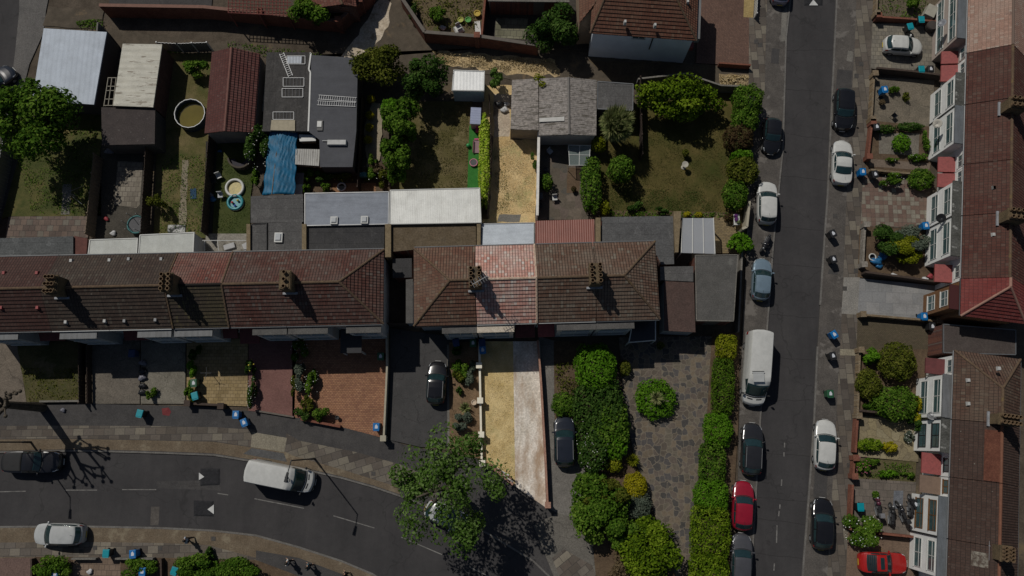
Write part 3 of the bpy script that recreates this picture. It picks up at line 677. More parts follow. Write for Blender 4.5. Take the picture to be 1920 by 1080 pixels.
    if rails:
        for s in (1, -1):
            y = s * Wd / 2 * ct['rwid'] * .98; z = Hh * .985 + .03
            MB().tube((X(.48), y, z), (X(.84), y, z), .022, .022, 6).tube((X(.48), y, z - .1), (X(.48), y, z), .022).tube((X(.84), y, z - .1), (X(.84), y, z), .022).build('roof_rail', CHROME, T)
    if not van: MB().tube((X(.80), 0, Hh * .965), (X(.86), 0, Hh * .965 + .12), .012, .006, 6).build('aerial', BLACK, T)
    return T
def park(t, name, label, cat, px, py, head, group=None, z=.1, zc=.7):
    """head: pixel direction the front points to"""
    c = P(px, py, zc); a = P(px - head[0], py - head[1], zc); b = P(px + head[0], py + head[1], zc); d = b - a
    t.location = (c.x, c.y, z); t.rotation_euler = (0, 0, math.atan2(d.y, d.x)); t.name = name; return tag(t, label, cat, group)
def make_bike(col, name='motorcycle', box=None, cover=False, h=1.0):
    T = bpy.data.objects.new(name, None); C.objects.link(T); dk = BLACK
    for x in (.68, -.66):
        q = MB().torus((x, 0, .31), .235, .075, 'Y', 22, 8).build('wheel', RUBBER, T, smooth=True)
        MB().tube((x, -.05, .31), (x, .05, .31), .16, .16, 14).build('rim', GREYMETAL, q)
    m = MB().box((.02, 0, .3), (.52, .34, .34), taper=.85); m.tube((-.66, .12, .31), (-.2, .12, .45), .05).tube((-.66, -.12, .31), (-.2, -.12, .45), .05); m.tube((-.15, .2, .28), (-.8, .2, .38), .055, .06, 10)
    m.build('engine', GREYMETAL, T)
    m = MB(); m.ball((.22, 0, .84), .2, 14, 8, .8); o = m.build('fuel_tank', col, T, smooth=True); o.scale = (1, 1, 1)
    MB().box((-.28, 0, .74), (.72, .3, .12), taper=.8).build('seat', dk, T, bevel=.04)
    MB().box((-.72, 0, .70), (.3, .24, .13), taper=.6).build('tail', col, T, bevel=.03)
    MB().box((.5, 0, .72), (.3, .36, .36), taper=.5).build('fairing', col, T, bevel=.04)
    m = MB().tube((.68, .1, .31), (.46, .1, .98), .03).tube((.68, -.1, .31), (.46, -.1, .98), .03); m.build('fork', CHROME, T)
    m = MB().tube((.42, -.38, 1.03), (.48, 0, .99), .02).tube((.42, .38, 1.03), (.48, 0, .99), .02).tube((.42, .38, 1.03), (.36, .42, 1.03), .03).tube((.42, -.38, 1.03), (.36, -.42, 1.03), .03); m.build('handlebar', dk, T)
    for s in (1, -1): MB().tube((.45, s * .3, 1.03), (.42, s * .36, 1.16), .012).box((.42, s * .36, 1.14), (.03, .14, .09)).build('wing_mirror', dk, T)
    MB().ball((.64, 0, .86), .1, 10, 6).build('headlight', CHROME, T, smooth=True)
    if box: MB().box((-.8, 0, .84), (.4, .42, .34), taper=.9).build('top_box', box, T, bevel=.03)
    return T
# ---------------------------------------------------------------- bins
def make_bin(body, lid, mark=None):
    T = bpy.data.objects.new('wheelie_bin', None); C.objects.link(T)
    MB().box((0, 0, .12), (.46, .50, .86), taper=1.18).build('bin_body', body, T, bevel=.02)
    l = MB().box((0, 0, .985), (.6, .64, .07), taper=.86).box((.0, -.34, .95), (.5, .08, .07)).build('lid', lid, T, bevel=.015)
    if mark: MB().prism([(-.12, -.16), (.12, -.16), (.14, .0), (.02, .2), (-.1, .1)], 1.056, 1.06).build('lid_mark', mark, l)
    MB().tube((-.22, .32, .98), (.22, .32, .98), .022).build('handle', BLACK, T)
    for s in (1, -1): MB().tube((s * .26, .22, .12), (s * .2, .22, .12), .12, .12, 14).build('wheel', RUBBER, T)
    return T
BINS = {}
def bin_(col, label, px, py, rot=0.0, z=.12, group=None):
    c = {'blue': (.0, .15, .42), 'teal': (0, .27, .33), 'black': (.018, .018, .02), 'green': (.02, .1, .045), 'grey': (.05, .055, .06), 'dark blue': (.01, .04, .13)}[col]
    m = plain(col + ' bin plastic', c, .45); mk = plain('pale lid mark', (.6, .62, .66), .6)
    if col not in BINS:
        t = make_bin(BLACK if col == 'teal' else m, m, mk if col in ('blue', 'black', 'green') else None); BINS[col] = t
    else: t = copy_tree(BINS[col])
    p = P(px, py, 1.0); t.location = (p.x, p.y, z); t.rotation_euler = (0, 0, rot); return tag(t, label, 'wheelie bin', group)
# ---------------------------------------------------------------- people
def person(label, px, py, face, shirt, trousers, hair, stride=.22, skin=(.42, .25, .17), z=.12, group=None, held=None):
    T_ = P(px, py, 1.0); ang = math.atan2(face[1], face[0])
    V = {'pel': (0, 0, .95), 'sp': (.01, 0, 1.18), 'ch': (.015, 0, 1.38), 'nk': (.02, 0, 1.52), 'hd': (.035, 0, 1.63), 'tp': (.03, 0, 1.76), 'no': (.125, 0, 1.64)}
    rad = {'pel': .15, 'sp': .13, 'ch': .15, 'nk': .06, 'hd': .1, 'tp': .07, 'no': .018}
    E = [('pel', 'sp'), ('sp', 'ch'), ('ch', 'nk'), ('nk', 'hd'), ('hd', 'tp'), ('hd', 'no')]
    for s, n in ((1, 'l'), (-1, 'r')):
        st = stride * s
        V.update({'hp' + n: (0, s * .1, .9), 'kn' + n: (st * .6 + .04, s * .1, .5), 'an' + n: (st, s * .1, .1), 'to' + n: (st + .17, s * .12, .045), 'sh' + n: (.01, s * .19, 1.43), 'el' + n: (-st * .4, s * .25, 1.15), 'wr' + n: (-st * .7 + .1, s * .24, .92), 'pa' + n: (-st * .75 + .12, s * .24, .85)})
        rad.update({'hp' + n: .1, 'kn' + n: .065, 'an' + n: .045, 'to' + n: .035, 'sh' + n: .065, 'el' + n: .045, 'wr' + n: .03, 'pa' + n: .032})
        E += [('pel', 'hp' + n), ('hp' + n, 'kn' + n), ('kn' + n, 'an' + n), ('an' + n, 'to' + n), ('ch', 'sh' + n), ('sh' + n, 'el' + n), ('el' + n, 'wr' + n), ('wr' + n, 'pa' + n)]
        b = V['pa' + n]
        for i, (dx, ln) in enumerate(((.03, .075), (.01, .085), (-.01, .08), (-.03, .065))):
            V[f'f{n}{i}'] = (b[0] + dx * 1.2, b[1], b[2] - .04); V[f'g{n}{i}'] = (b[0] + dx * 1.3 + .012, b[1] - s * .012, b[2] - .04 - ln); rad[f'f{n}{i}'] = .010; rad[f'g{n}{i}'] = .008; E += [('pa' + n, f'f{n}{i}'), (f'f{n}{i}', f'g{n}{i}')]
        V['th' + n] = (b[0] + .055, b[1] - s * .02, b[2] - .03); rad['th' + n] = .011; E.append(('wr' + n, 'th' + n))
    K = list(V); me = bpy.data.meshes.new('body'); me.from_pydata([V[k] for k in K], [(K.index(a), K.index(b)) for a, b in E], [])
    t = thing('person', label, 'person', (T_.x, T_.y, z), group, ang)
    o = bpy.data.objects.new('body', me); C.objects.link(o); o.parent = t; sk = o.modifiers.new('skin', 'SKIN'); sk.use_smooth_shade = True
    lay = me.skin_vertices[0].data
    for i, k in enumerate(K): lay[i].radius = (rad[k], rad[k]); lay[i].use_root = (k == 'pel')
    o.modifiers.new('sub', 'SUBSURF').levels = 1; me.materials.append(plain('skin ' + str(skin), skin, .6))
    def garment(name, ks, es, grow, mat):
        ii = {k: i for i, k in enumerate(ks)}; m_ = bpy.data.meshes.new(name); m_.from_pydata([V[k] for k in ks], [(ii[a], ii[b]) for a, b in es], [])
        q = bpy.data.objects.new(name, m_); C.objects.link(q); q.parent = t; q.modifiers.new('skin', 'SKIN').use_smooth_shade = True
        for i, k in enumerate(ks): r = rad[k] + grow; m_.skin_vertices[0].data[i].radius = (r, r); m_.skin_vertices[0].data[i].use_root = (i == 0)
        q.modifiers.new('sub', 'SUBSURF').levels = 1; m_.materials.append(mat)
    ks = ['pel', 'sp', 'ch', 'shl', 'shr', 'ell', 'elr']; garment('shirt', ks, [('pel', 'sp'), ('sp', 'ch'), ('ch', 'shl'), ('ch', 'shr'), ('shl', 'ell'), ('shr', 'elr')], .016, plain('cloth ' + str(shirt), shirt, .85, .1))
    ks = ['pel', 'hpl', 'hpr', 'knl', 'knr', 'anl', 'anr']; garment('trousers', ks, [('pel', 'hpl'), ('pel', 'hpr'), ('hpl', 'knl'), ('hpr', 'knr'), ('knl', 'anl'), ('knr', 'anr')], .013, plain('cloth ' + str(trousers), trousers, .85, .1))
    m = MB().ball((.005, 0, 1.70), .122, 14, 8, .85).ball((-.04, 0, 1.64), .105, 12, 7); m.build('hair', plain('hair ' + str(hair), hair, .7), t, smooth=True, at=(0, 0, 0))
    for s in (1, -1): MB().ball((.112, s * .036, 1.665), .012, 8, 5).build('eye', BLACK, t, at=(0, 0, 0))
    return t
# ---------------------------------------------------------------- small things
def lamp(px, py, h, arm, label):
    b = P(px, py, .12); t = thing('street_lamp', label, 'street lamp', (b.x, b.y, .12)); a = Vector(arm).normalized(); tp = b + Vector((0, 0, h))
    MB().tube(b - Vector((0, 0, .3)), b + Vector((0, 0, 1.2)), .10, .09, 12).tube(b + Vector((0, 0, 1.2)), tp, .065, .05, 10).build('pole', plain('dark grey paint', (.03, .032, .034), .5), t)
    e = tp + a * .9 + Vector((0, 0, .12)); MB().tube(tp, e, .04, .035).build('arm', plain('dark grey paint', (.03, .032, .034), .5), t)
    f = e + a * .75; s = Vector((-a.y, a.x, 0)); m = MB()
    m.hexa([e + s * .09, f + s * .14, f - s * .14, e - s * .09], [e + s * .07 + Vector((0, 0, .12)), f + s * .1 + Vector((0, 0, .12)), f - s * .1 + Vector((0, 0, .12)), e - s * .07 + Vector((0, 0, .12))]); hd = m.build('lamp_head', plain('dark grey paint', (.03, .032, .034), .5), t)
    q = (e + f) / 2; MB().box((q.x, q.y, q.z - .05), (.3, .18, .048), math.atan2(a.y, a.x)).build('lens', CHROME, hd)
    return t
def ladder(label, p0, p1, z, half=.2, n=12):
    A, B = P(*p0, z), P(*p1, z); d = (B - A).normalized(); s = Vector((-d.y, d.x, 0)) * half; m = MB()
    for k in (1, -1): m.tube(A + s * k, B + s * k, .03, .03, 6)
    for i in range(n): q = A + (B - A) * ((i + .5) / n); m.tube(q - s, q + s, .022, .022, 6)
    o = m.build('ladder', CHROME); return tag(o, label, 'ladder')
def bedframe(label, x0, y0, x1, y1, z, mat=None):
    A, B, D, E = P(x0, y0, z), P(x1, y0, z), P(x1, y1, z), P(x0, y1, z); m = MB()
    for a, b in ((A, B), (B, D), (D, E), (E, A)): m.tube(a, b, .03, .03, 6)
    for i in range(1, 6): m.tube(A + (B - A) * i / 6, E + (D - E) * i / 6, .012, .012, 5)
    return m.build('metal_frame', mat or CHROME, label=label, cat='metal frame')
def dish(label, px, py, z, aim, mat):
    c = P(px, py, z); a = Vector(aim).normalized(); t = thing('satellite_dish', label, 'satellite dish', c); q = a.to_track_quat('Z', 'Y')
    m = MB().lathe((0, 0, 0), [(.001, 0), (.2, .03), (.38, .11), (.40, .12), (.385, .135), (.2, .055), (.001, .025)], 20); o = m.build('dish', mat, t, smooth=True, at=(0, 0, 0)); o.rotation_mode = 'QUATERNION'; o.rotation_quaternion = q
    m = MB().tube((0, 0, -.02), (0, 0, -.3), .03).tube((0, -.36, .08), (0, -.05, .45), .015).ball((0, 0, .48), .05, 8, 5); o2 = m.build('bracket', GREYMETAL, t, at=(0, 0, 0)); o2.rotation_mode = 'QUATERNION'; o2.rotation_quaternion = q
    return t
def pot(label, px, py, r, mat, leaf=None, z=.13, h=.4, group=None, bl=None, cat='plant pot'):
    c = P(px, py, z); t = thing('plant_pot', label, cat, (c.x, c.y, z), group)
    MB().lathe((c.x, c.y, z), [(.001, 0), (r * .7, 0), (r, h), (r * 1.1, h), (r * 1.1, h + .05), (r * .85, h + .05), (r * .8, h - .04), (.001, h - .04)], 16).build('pot', mat, t)
    if leaf is not None:
        a, b = shell((c.x, c.y, z + h + r * .6), (r * 1.5, r * 1.5, r * 1.1), int(500 * r / .25), 2.0, fill=.5); leafcloud(a, b, RNG.uniform(0, 1, len(a)), .06, .6, 'leaves', leaf, t)
    return t
# ================================================================ GROUND
DIRT = rough('bare dirt', (.07, .055, .04), (.125, .10, .075), .5, 7, c3=(.16, .12, .07))
ASPH0 = rough('worn asphalt', (.054, .0515, .052), (.064, .061, .0615), .35, 22, c3=(.048, .046, .046), bump=.12, r=.9, f3=(.52, .72), s3=.12)
def road_mat():
    b = NB('tyre worn asphalt', .88, .22); v = b.co(); g = b.noise(v, 22, 5, .7)
    def st(sx, sy, sc, rot=0.0):
        m = b.n('ShaderNodeMapping'); m.inputs['Scale'].default_value = (sx, sy, 1); m.inputs['Rotation'].default_value = (0, 0, rot); b.l(v, m.inputs[0]); return b.noise(m.outputs[0], sc, 6, .65)
    c = b.ramp(b.noise(v, .35, 8, .65), [(.35, (.049, .0465, .0475)), (.65, (.062, .0585, .059))])
    c = b.mix(.55, c, b.ramp(st(1, .06, .55), [(.3, (.72, .72, .73)), (.5, (1, 1, 1)), (.7, (1.2, 1.19, 1.17))]), 'MULTIPLY')
    c = b.mix(.35, c, b.ramp(b.noise(v, 1.7, 7, .75), [(.3, (.7, .7, .7)), (.5, (1, 1, 1)), (.75, (1.25, 1.24, 1.22))]), 'MULTIPLY')
    c = b.mix(b.ramp(b.noise(v, .9, 4, .5), [(.70, (0, 0, 0)), (.74, (.6, .6, .6))]), c, (.034, .032, .032))
    c = b.mix(.55, c, b.ramp(g, [(.25, (.6, .6, .6)), (.5, (.97, .97, .97)), (.75, (1.4, 1.4, 1.4))]), 'MULTIPLY')
    vo = b.n('ShaderNodeTexVoronoi'); vo.feature = 'DISTANCE_TO_EDGE'; vo.inputs['Scale'].default_value = .16; mp = b.n('ShaderNodeVectorMath', operation='MULTIPLY_ADD'); nz = b.n('ShaderNodeTexNoise'); nz.inputs['Scale'].default_value = .8; b.l(v, nz.inputs['Vector']); b.l(nz.outputs['Color'], mp.inputs[0]); mp.inputs[1].default_value = (2.5, 2.5, 0); b.l(v, mp.inputs[2]); b.l(mp.outputs[0], vo.inputs['Vector'])
    c = b.mix(b.ramp(vo.outputs['Distance'], [(.003, (.55, .55, .55)), (.007, (0, 0, 0))]), c, (.03, .029, .029))
    b.col(c); b.bump(g, .12, .03); return b.m
ASPH = road_mat()
ASPH2 = rough('dark tarmac', (.06, .057, .057), (.085, .08, .077), .5, 14, c3=(.045, .042, .042), bump=.15)
TARVERGE = rough('patched tarmac verge', (.085, .077, .070), (.125, .112, .10), .7, 10, c3=(.17, .155, .14), f3=(.56, .6), s3=.55, bump=.2)
BROWNVERGE = rough('brown verge', (.14, .105, .07), (.19, .15, .105), .6, 9, c3=(.24, .2, .14), f3=(.58, .64), s3=.6)
def slabs(n, rot, t=1.0, loc=(0, 0, 0)): return slab(n, [mul(x, t) for x in ((.085, .072, .062), (.15, .13, .11), (.12, .098, .08), (.21, .185, .145), (.165, .145, .12), (.105, .088, .072))], .9, .62, rot, (.06, .055, .05), .016, loc=loc)
KERB = rough('granite kerb', (.14, .13, .12), (.2, .19, .175), 1.2, 12, bump=.2)
GRASS = rough('lawn grass', (.055, .075, .02), (.12, .115, .04), .5, 16, c3=(.19, .15, .06), f3=(.5, .72), s3=.35, bump=.9)
GRASSB = rough('dry lawn', (.075, .068, .018), (.135, .105, .035), .55, 13, c3=(.05, .062, .012), f3=(.48, .68), s3=.22, bump=.9)
STRAW = rough('bleached dry grass', (.50, .37, .16), (.64, .50, .26), .9, 14, c3=(.33, .29, .13), f3=(.52, .72), s3=.4, bump=.9)  # dry grass, its colour raised to stand in for the strip's brighter light
STRAW2 = rough('parched garden grass', (.48, .34, .16), (.62, .47, .25), .7, 13, c3=(.24, .24, .09), f3=(.52, .7), s3=.35, bump=.9)  # dry grass too, lightened in colour to imitate the strip's brighter light
SOIL = rough('garden soil', (.09, .06, .04), (.15, .105, .065), 1.2, 8)
SAND = rough('sandy track', (.38, .31, .22), (.52, .45, .36), .9, 6, c3=(.22, .17, .11), f3=(.56, .66), s3=.8)
GRAVEL = rough('grey gravel', (.085, .070, .052), (.13, .105, .078), 1, 18, c3=(.18, .13, .08), s3=.4)
patch('ground', [(-900, -700), (2800, -700), (2500, 1700), (-700, 1700)], 0, DIRT, deep=.5)
LK = [(1484, -60), (1482, 0), (1474, 70), (1468, 280), (1450, 457), (1441, 582), (1426, 779), (1411, 1033), (1405, 1130), (1388, 1420)]
RK = [(1571, -60), (1569, 0), (1561, 168), (1552, 364), (1543, 493), (1538, 572), (1533, 650), (1527, 780), (1521, 872), (1505, 1080), (1500, 1130), (1470, 1420)]
UK = [(-80, 850), (0, 848), (150, 845), (300, 849), (400, 853), (480, 866), (560, 878), (640, 896), (700, 913), (750, 930), (830, 960), (920, 1003), (1000, 1052), (1060, 1110)]
BK = [(-80, 989), (0, 988), (150, 987), (300, 990), (400, 995), (480, 1004), (560, 1026), (640, 1052), (700, 1077), (760, 1120)]
patch('road', LK + RK[::-1], .03, ASPH)
patch('road', UK + [(1290, 1420), (900, 1420)] + BK[::-1], .036, ASPH)
patch('road', [(-60, -40), (42, -40), (38, 20), (30, 110), (10, 200), (-60, 230)], .03, ASPH)
def offs(pts, dx, dy): return [(x + dx, y + dy) for x, y in pts]
def kerb(pts, name='kerb', hw=.075):
    q = [P(x, y, .12) for x, y in pts]; MB().strip(q, hw, -.25, .135).build(name, KERB, kind='structure', at=(0, 0, 0))
# pavements beside the straight street
rs = slabs('paving slabs by the street', R(88))
patch('pavement', LK + [(1358, 1420), (1378, 1130), (1386, 800), (1392, 620), (1400, 470), (1402, 300), (1404, 130), (1405, -60)], .12, TARVERGE)
patch('pavement', [(1405, -60), (1441, -60), (1436, 60), (1434, 170), (1428, 190), (1404, 150)], .126, rs)
patch('pavement', RK + [(1556, 1420), (1588, 1130), (1594, 1000), (1600, 850), (1606, 700), (1610, 560), (1618, 350), (1632, 130), (1638, -60)], .12, TARVERGE)
patch('footpath', [(1608, -60), (1640, -60), (1634, 130), (1619, 350), (1611, 560), (1605, 720), (1600, 850), (1592, 1000), (1586, 1130), (1548, 1130), (1556, 1000), (1566, 820), (1576, 640), (1586, 400), (1594, 230), (1602, 100)], .126, rs)
for a, b, c_, d_, sh in ((1476, 20, 1466, 78, 0), (1448, 90, 1462, 120, 1), (1445, 150, 1459, 200, 2), (1590, 95, 1600, 116, 0), (1570, 130, 1598, 170, 1), (1562, 200, 1590, 235, 0), (1555, 505, 1572, 515, 1), (1528, 880, 1552, 935, 1), (1524, 1045, 1545, 1066, 2)):
    patch('pavement_repair', [(a, b), (c_, b + 2), (c_ - 2, d_), (a - 3, d_ - 2)], .1285, (CONC, ASPH2, TARVERGE)[sh], edge=.03)
patch('footpath', [(1582, 520), (1612, 520), (1608, 590), (1578, 588)], .132, rough('pale concrete slab', (.23, .22, .20), (.31, .29, .26), .6, 9, bump=.2))
patch('footpath', [(1596, 655), (1606, 655), (1606, 667), (1575, 666), (1575, 654)], .132, rough('buff slab', (.26, .23, .17), (.3, .27, .2), .6, 9))
kerb(LK); kerb(RK[:6]); kerb(RK[6:])
# pavements beside the curved street
patch('pavement', UK + [(1120, 1110), (1105, 980), (1030, 950), (960, 905), (905, 862), (770, 837), (720, 822), (625, 795), (550, 782), (480, 772), (380, 762), (160, 757), (-80, 757)], .12, ASPH2)
patch('pavement', offs(UK, 0, -3)[:10] + [(742, 900), (640, 872), (560, 850), (480, 840), (400, 828), (300, 826), (150, 823), (-80, 824)], .126, BROWNVERGE)
us = slabs('paving slabs on the curve', R(-1)); us2 = slabs('paving slabs on the bend', R(-17))
patch('footpath', [(-80, 799), (150, 798), (300, 799), (400, 801), (480, 806), (480, 839), (400, 827), (300, 825), (150, 822), (-80, 823)], .132, us)
patch('footpath', [(537, 812), (560, 826), (665, 847), (748, 870), (830, 905), (815, 935), (743, 912), (640, 880), (548, 854), (533, 846)], .132, us2)
patch('footpath', [(473, 810), (538, 821), (533, 848), (470, 838)], .136, rough('pale new tarmac', (.24, .215, .165), (.28, .25, .19), .8, 10))
patch('pavement_repair', [(472, 840), (532, 850), (538, 866), (456, 851)], .138, rough('grey repair', (.1, .1, .1), (.12, .12, .12), .8, 12))
patch('pavement', BK + [(900, 1420), (-80, 1420)], .12, BROWNVERGE)
patch('footpath', [(-80, 1018), (150, 1016), (300, 1018), (390, 1022), (480, 1046), (480, 1060), (390, 1046), (300, 1046), (-80, 1044)], .126, slabs('paving slabs below', R(-1), 1.15))
patch('footpath', [(480, 1032), (560, 1046), (640, 1076), (700, 1110), (600, 1110), (540, 1072), (480, 1062)], .128, ASPH2)
patch('pavement', [(1000, 985), (1050, 960), (1110, 985), (1125, 1110), (1050, 1110)], .128, rough('grey forecourt', (.13, .12, .105), (.2, .185, .16), .5, 9, c3=(.1, .09, .08), crack=.4))
patch('footpath', [(1035, 1046), (1058, 1030), (1110, 1060), (1130, 1110), (1060, 1110)], .134, slabs('paving at the corner', R(-38), 1.2))
kerb(UK[:11]); kerb(BK); kerb(UK[10:])
def tris(px, z, mat, name): MB().prism([P(x, y, z) for x, y in px], z - .01, z).build(name, mat, kind='structure', at=(0, 0, 0))
LINE = rough('worn white paint', (.17, .165, .155), (.25, .24, .225), 1.5, 20, c3=(.13, .125, .12), f3=(.5, .6), s3=2.5)
def dash(x0, y0, x1, y1, w_=.09):
    MB().strip([P(x0, y0, .04), P(x1, y1, .04)], w_ / 2, .02, .041).build('road_marking', LINE, kind='structure', at=(0, 0, 0))
for d_ in ((-40, 923, 48, 921), (121, 919, 182, 919), (229, 918, 293, 918), (408, 925, 428, 928), (477, 935, 570, 953), (625, 967, 702, 990), (752, 1007, 829, 1040), (880, 1063, 925, 1085)): dash(*d_, .08)
for d_ in ((1471, 830, 1471, 839), (1470, 848, 1470, 856), (1466, 899, 1465, 911), (1462.5, 946, 1462, 954), (1461, 958, 1460, 968), (1457, 985, 1456, 1018), (1452, 1056, 1451, 1070)): dash(*d_, .1)
CUSH = slab('speed cushion blocks', [(.03, .03, .034), (.036, .036, .04), (.026, .026, .03)], .22, .11, .02, (.02, .02, .02), .01)
def cushion(label, q, tri):
    pts = [P(x, y, .1) for x, y in q]; c = sum(pts, Vector()) / 4; t = thing('speed_cushion', label, 'speed bump', (c.x, c.y, .03), 'speed cushions in the roads')
    MB().hexa([(p.x, p.y, .01) for p in pts], [(c.x + (p.x - c.x) * .72, c.y + (p.y - c.y) * .72, .10) for p in pts]).build('ramp', CUSH, t)
    tp = [P(x, y, .1) for x, y in tri]
    e = sum(tp, Vector()) / 3; up = Vector((0, 0, .004))
    def zz(p): 
        return .105
    MB().hexa([(p.x, p.y, .03) for p in tp], [(p.x, p.y, .106) for p in tp]).build('arrow_marking', plain('white road paint', (.6, .6, .58), .8), t)
cushion('dark speed cushion with white triangle pointing right, nearer the upper kerb', [(373, 913), (414, 911), (414, 877), (374, 877)], [(373, 900), (383, 894), (373, 886)])
cushion('dark speed cushion with white triangle pointing left, nearer the lower kerb', [(361, 969), (402, 970), (402, 938), (361, 937)], [(401, 964), (401, 946), (389, 955)])
cushion('dark speed cushion with white triangle in the straight street', [(1507, 11), (1544, 11), (1545, -22), (1508, -22)], [(1517, 10), (1534, 10), (1525, -1)])
# road patches and transverse concrete joints
for q in ([(294, 903), (370, 901), (414, 906), (414, 920), (294, 915)], [(147, 943), (198, 943), (196, 970), (146, 968)], [(283, 950), (299, 950), (297, 985), (282, 985)]):
    patch('road_repair', q, .0405, ASPH2 if q[0][0] == 294 else ASPH if q[0][0] == 147 else TARVERGE, edge=.02)
JT = plain('bitumen joint', (.028, .026, .026), .9)
for y0, y1 in ((95, 94), (168, 172), (250, 262), (330, 338), (424, 432), (495, 503), (590, 597), (668, 676), (752, 750), (848, 856), (932, 940), (972, 984), (1036, 1048)):
    f = lambda K, y: np.interp(y, [k[1] for k in K], [k[0] for k in K]); m = MB(); xa, xb = f(LK, y0) + 2, f(RK, y1) - 2; pp = []
    for i in range(9): pp.append(P(xa + (xb - xa) * i / 8, y0 + (y1 - y0) * i / 8 + rnd(-1.3, 1.3), .03))
    m.strip(pp, .02, .015, .0335).build('road_joint', JT, kind='structure', at=(0, 0, 0))
for x, y in ((1418, 78), (1425, 84), (1615, 120), (1606, 142), (1605, 508), (1584, 541), (1566, 405), (1592, 872), (178, 1027), (300, 1028), (152, 1034), (700, 888), (1235, 76), (400, 1010)):
    patch('utility_cover', [(x - 4, y - 4), (x + 4, y - 4), (x + 4, y + 4), (x - 4, y + 4)], .139, plain('iron cover', (.06, .055, .05), .7, var=.3, scale=6))
# ---- alley and top strip
patch('alley', [(35, 30), (100, 42), (205, 55), (390, 78), (640, 112), (700, 60), (700, -40), (760, -40), (762, 20), (800, 72), (1010, 100), (1330, 120), (1405, 136), (1405, 170), (1330, 170), (1100, 150), (960, 150), (840, 122), (760, 128), (660, 108), (400, 96), (205, 92), (85, 60), (60, 40)], .05, GRAVEL, edge=.12)
patch('track', [(636, 112), (664, 74), (690, 36), (712, -10), (734, 6), (728, 50), (700, 88), (668, 106)], .056, SAND, edge=.15)
patch('track', [(820, 95), (900, 100), (1040, 112), (1050, 142), (960, 140), (880, 126), (830, 120)], .056, rough('pale straw verge', (.40, .29, .15), (.52, .40, .23), .6, 9, c3=(.24, .18, .10), f3=(.5, .62), s3=.6), edge=.2)
patch('track', [(1100, 112), (1340, 122), (1342, 172), (1150, 152)], .056, rough('brown earth', (.09, .065, .045), (.13, .10, .06), .6, 9), edge=.1)
patch('dry_bank', [(1348, 138), (1404, 140), (1404, 172), (1350, 173)], .06, rough('straw bank', (.2, .15, .08), (.27, .2, .12), .7, 8, c3=(.12, .09, .05)), edge=.08)
patch('pavement', [(36, -30), (96, -30), (86, 20), (82, 60), (55, 120), (40, 180), (18, 180), (28, 100), (36, 20)], .1, rough('grey corner pavement', (.12, .115, .11), (.17, .16, .15), .5, 9, c3=(.09, .085, .08)))
patch('yard', [(90, 12), (195, 20), (190, 56), (80, 48)], .11, GRAVEL, edge=.08)
patch('yard', [(205, -30), (400, -30), (395, 30), (205, 26)], .11, ASPH2)
# top gardens
patch('garden', [(758, -30), (912, -30), (905, 66), (802, 60)], .11, rough('weedy earth', (.12, .09, .05), (.17, .13, .075), .8, 7, c3=(.08, .085, .03)))
patch('patio', [(930, 33), (990, 35), (985, 74), (928, 70)], .12, slab('mossy patio', [(.2, .19, .13), (.25, .24, .17), (.17, .165, .11)], .6, .6, .05), edge=.02)
patch('yard', [(912, -30), (1105, -30), (1102, 96), (905, 70)], .105, rough('yard earth', (.05, .045, .04), (.08, .07, .06), .8, 7))
patch('driveway', [(1312, -30), (1410, -30), (1406, 62), (1404, 124), (1342, 120), (1305, 118)], .125, slab('red block drive', [(.17, .1, .075), (.2, .12, .09), (.15, .09, .07)], .22, .11, R(45), (.08, .05, .04), .012))
patch('flower_bed', [(1396, -30), (1416, -30), (1412, 33), (1394, 32)], .13, rough('yellow straw bed', (.26, .19, .08), (.32, .24, .11), .9, 8))
# ---- back gardens left block
patch('lawn', [(-30, 270), (40, 232), (190, 205), (190, 405), (15, 406), (-30, 420)], .12, GRASS, edge=.06)
patch('path', [(-40, 90), (30, 200), (45, 260), (0, 420), (-40, 420)], .126, rough('grey side yard', (.07, .066, .06), (.11, .10, .09), .7, 8))
patch('path', [(118, 345), (134, 345), (130, 402), (114, 402)], .13, CONC, edge=.05)
patch('patio', [(16, 406), (165, 405), (165, 446), (10, 446)], .132, slab('mixed red patio', [(.16, .12, .1), (.2, .15, .12), (.13, .1, .085), (.19, .17, .14)], .55, .55, .01, loc=(.2, .1, 0)))
patch('garden', [(190, 268), (285, 268), (275, 446), (170, 446)], .12, rough('beaten yard', (.06, .055, .045), (.09, .08, .065), .7, 8))
patch('path', [(221, 302), (268, 304), (262, 384), (256, 390), (214, 384)], .132, slab('pale garden slabs', [(.24, .21, .17), (.28, .25, .2), (.2, .175, .14)], .48, .48, .02, (.12, .10, .085), .02))
patch('garden', [(300, 100), (402, 100), (390, 446), (300, 446), (288, 440)], .12, rough('half dry lawn', (.10, .095, .03), (.19, .15, .07), .5, 10, c3=(.07, .085, .025), f3=(.5, .65), s3=.3, bump=.8))
patch('path', [(342, 300), (353, 300), (349, 420), (335, 420)], .13, rough('worn garden path', (.24, .2, .14), (.3, .26, .19), .8, 8), edge=.05)
patch('lawn', [(408, 262), (485, 262), (470, 366), (468, 440), (398, 440)], .13, rough('watered lawn', (.055, .075, .02), (.085, .095, .03), .5, 14, c3=(.12, .10, .05), f3=(.55, .7), s3=.3, bump=.8))
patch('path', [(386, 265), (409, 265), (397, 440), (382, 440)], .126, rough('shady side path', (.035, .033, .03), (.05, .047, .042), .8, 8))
patch('patio', [(386, 438), (464, 438), (464, 472), (384, 474)], .134, rough('pale rubble patio', (.22, .2, .16), (.34, .32, .28), .9, 6, c3=(.1, .09, .07)))
patch('garden', [(560, 305), (735, 305), (735, 365), (560, 365)], .12, SOIL)
patch('path', [(625, 343), (705, 343), (705, 361), (622, 361)], .128, rough('orange brick terrace', (.26, .14, .075), (.34, .19, .1), .8, 8), edge=.03)
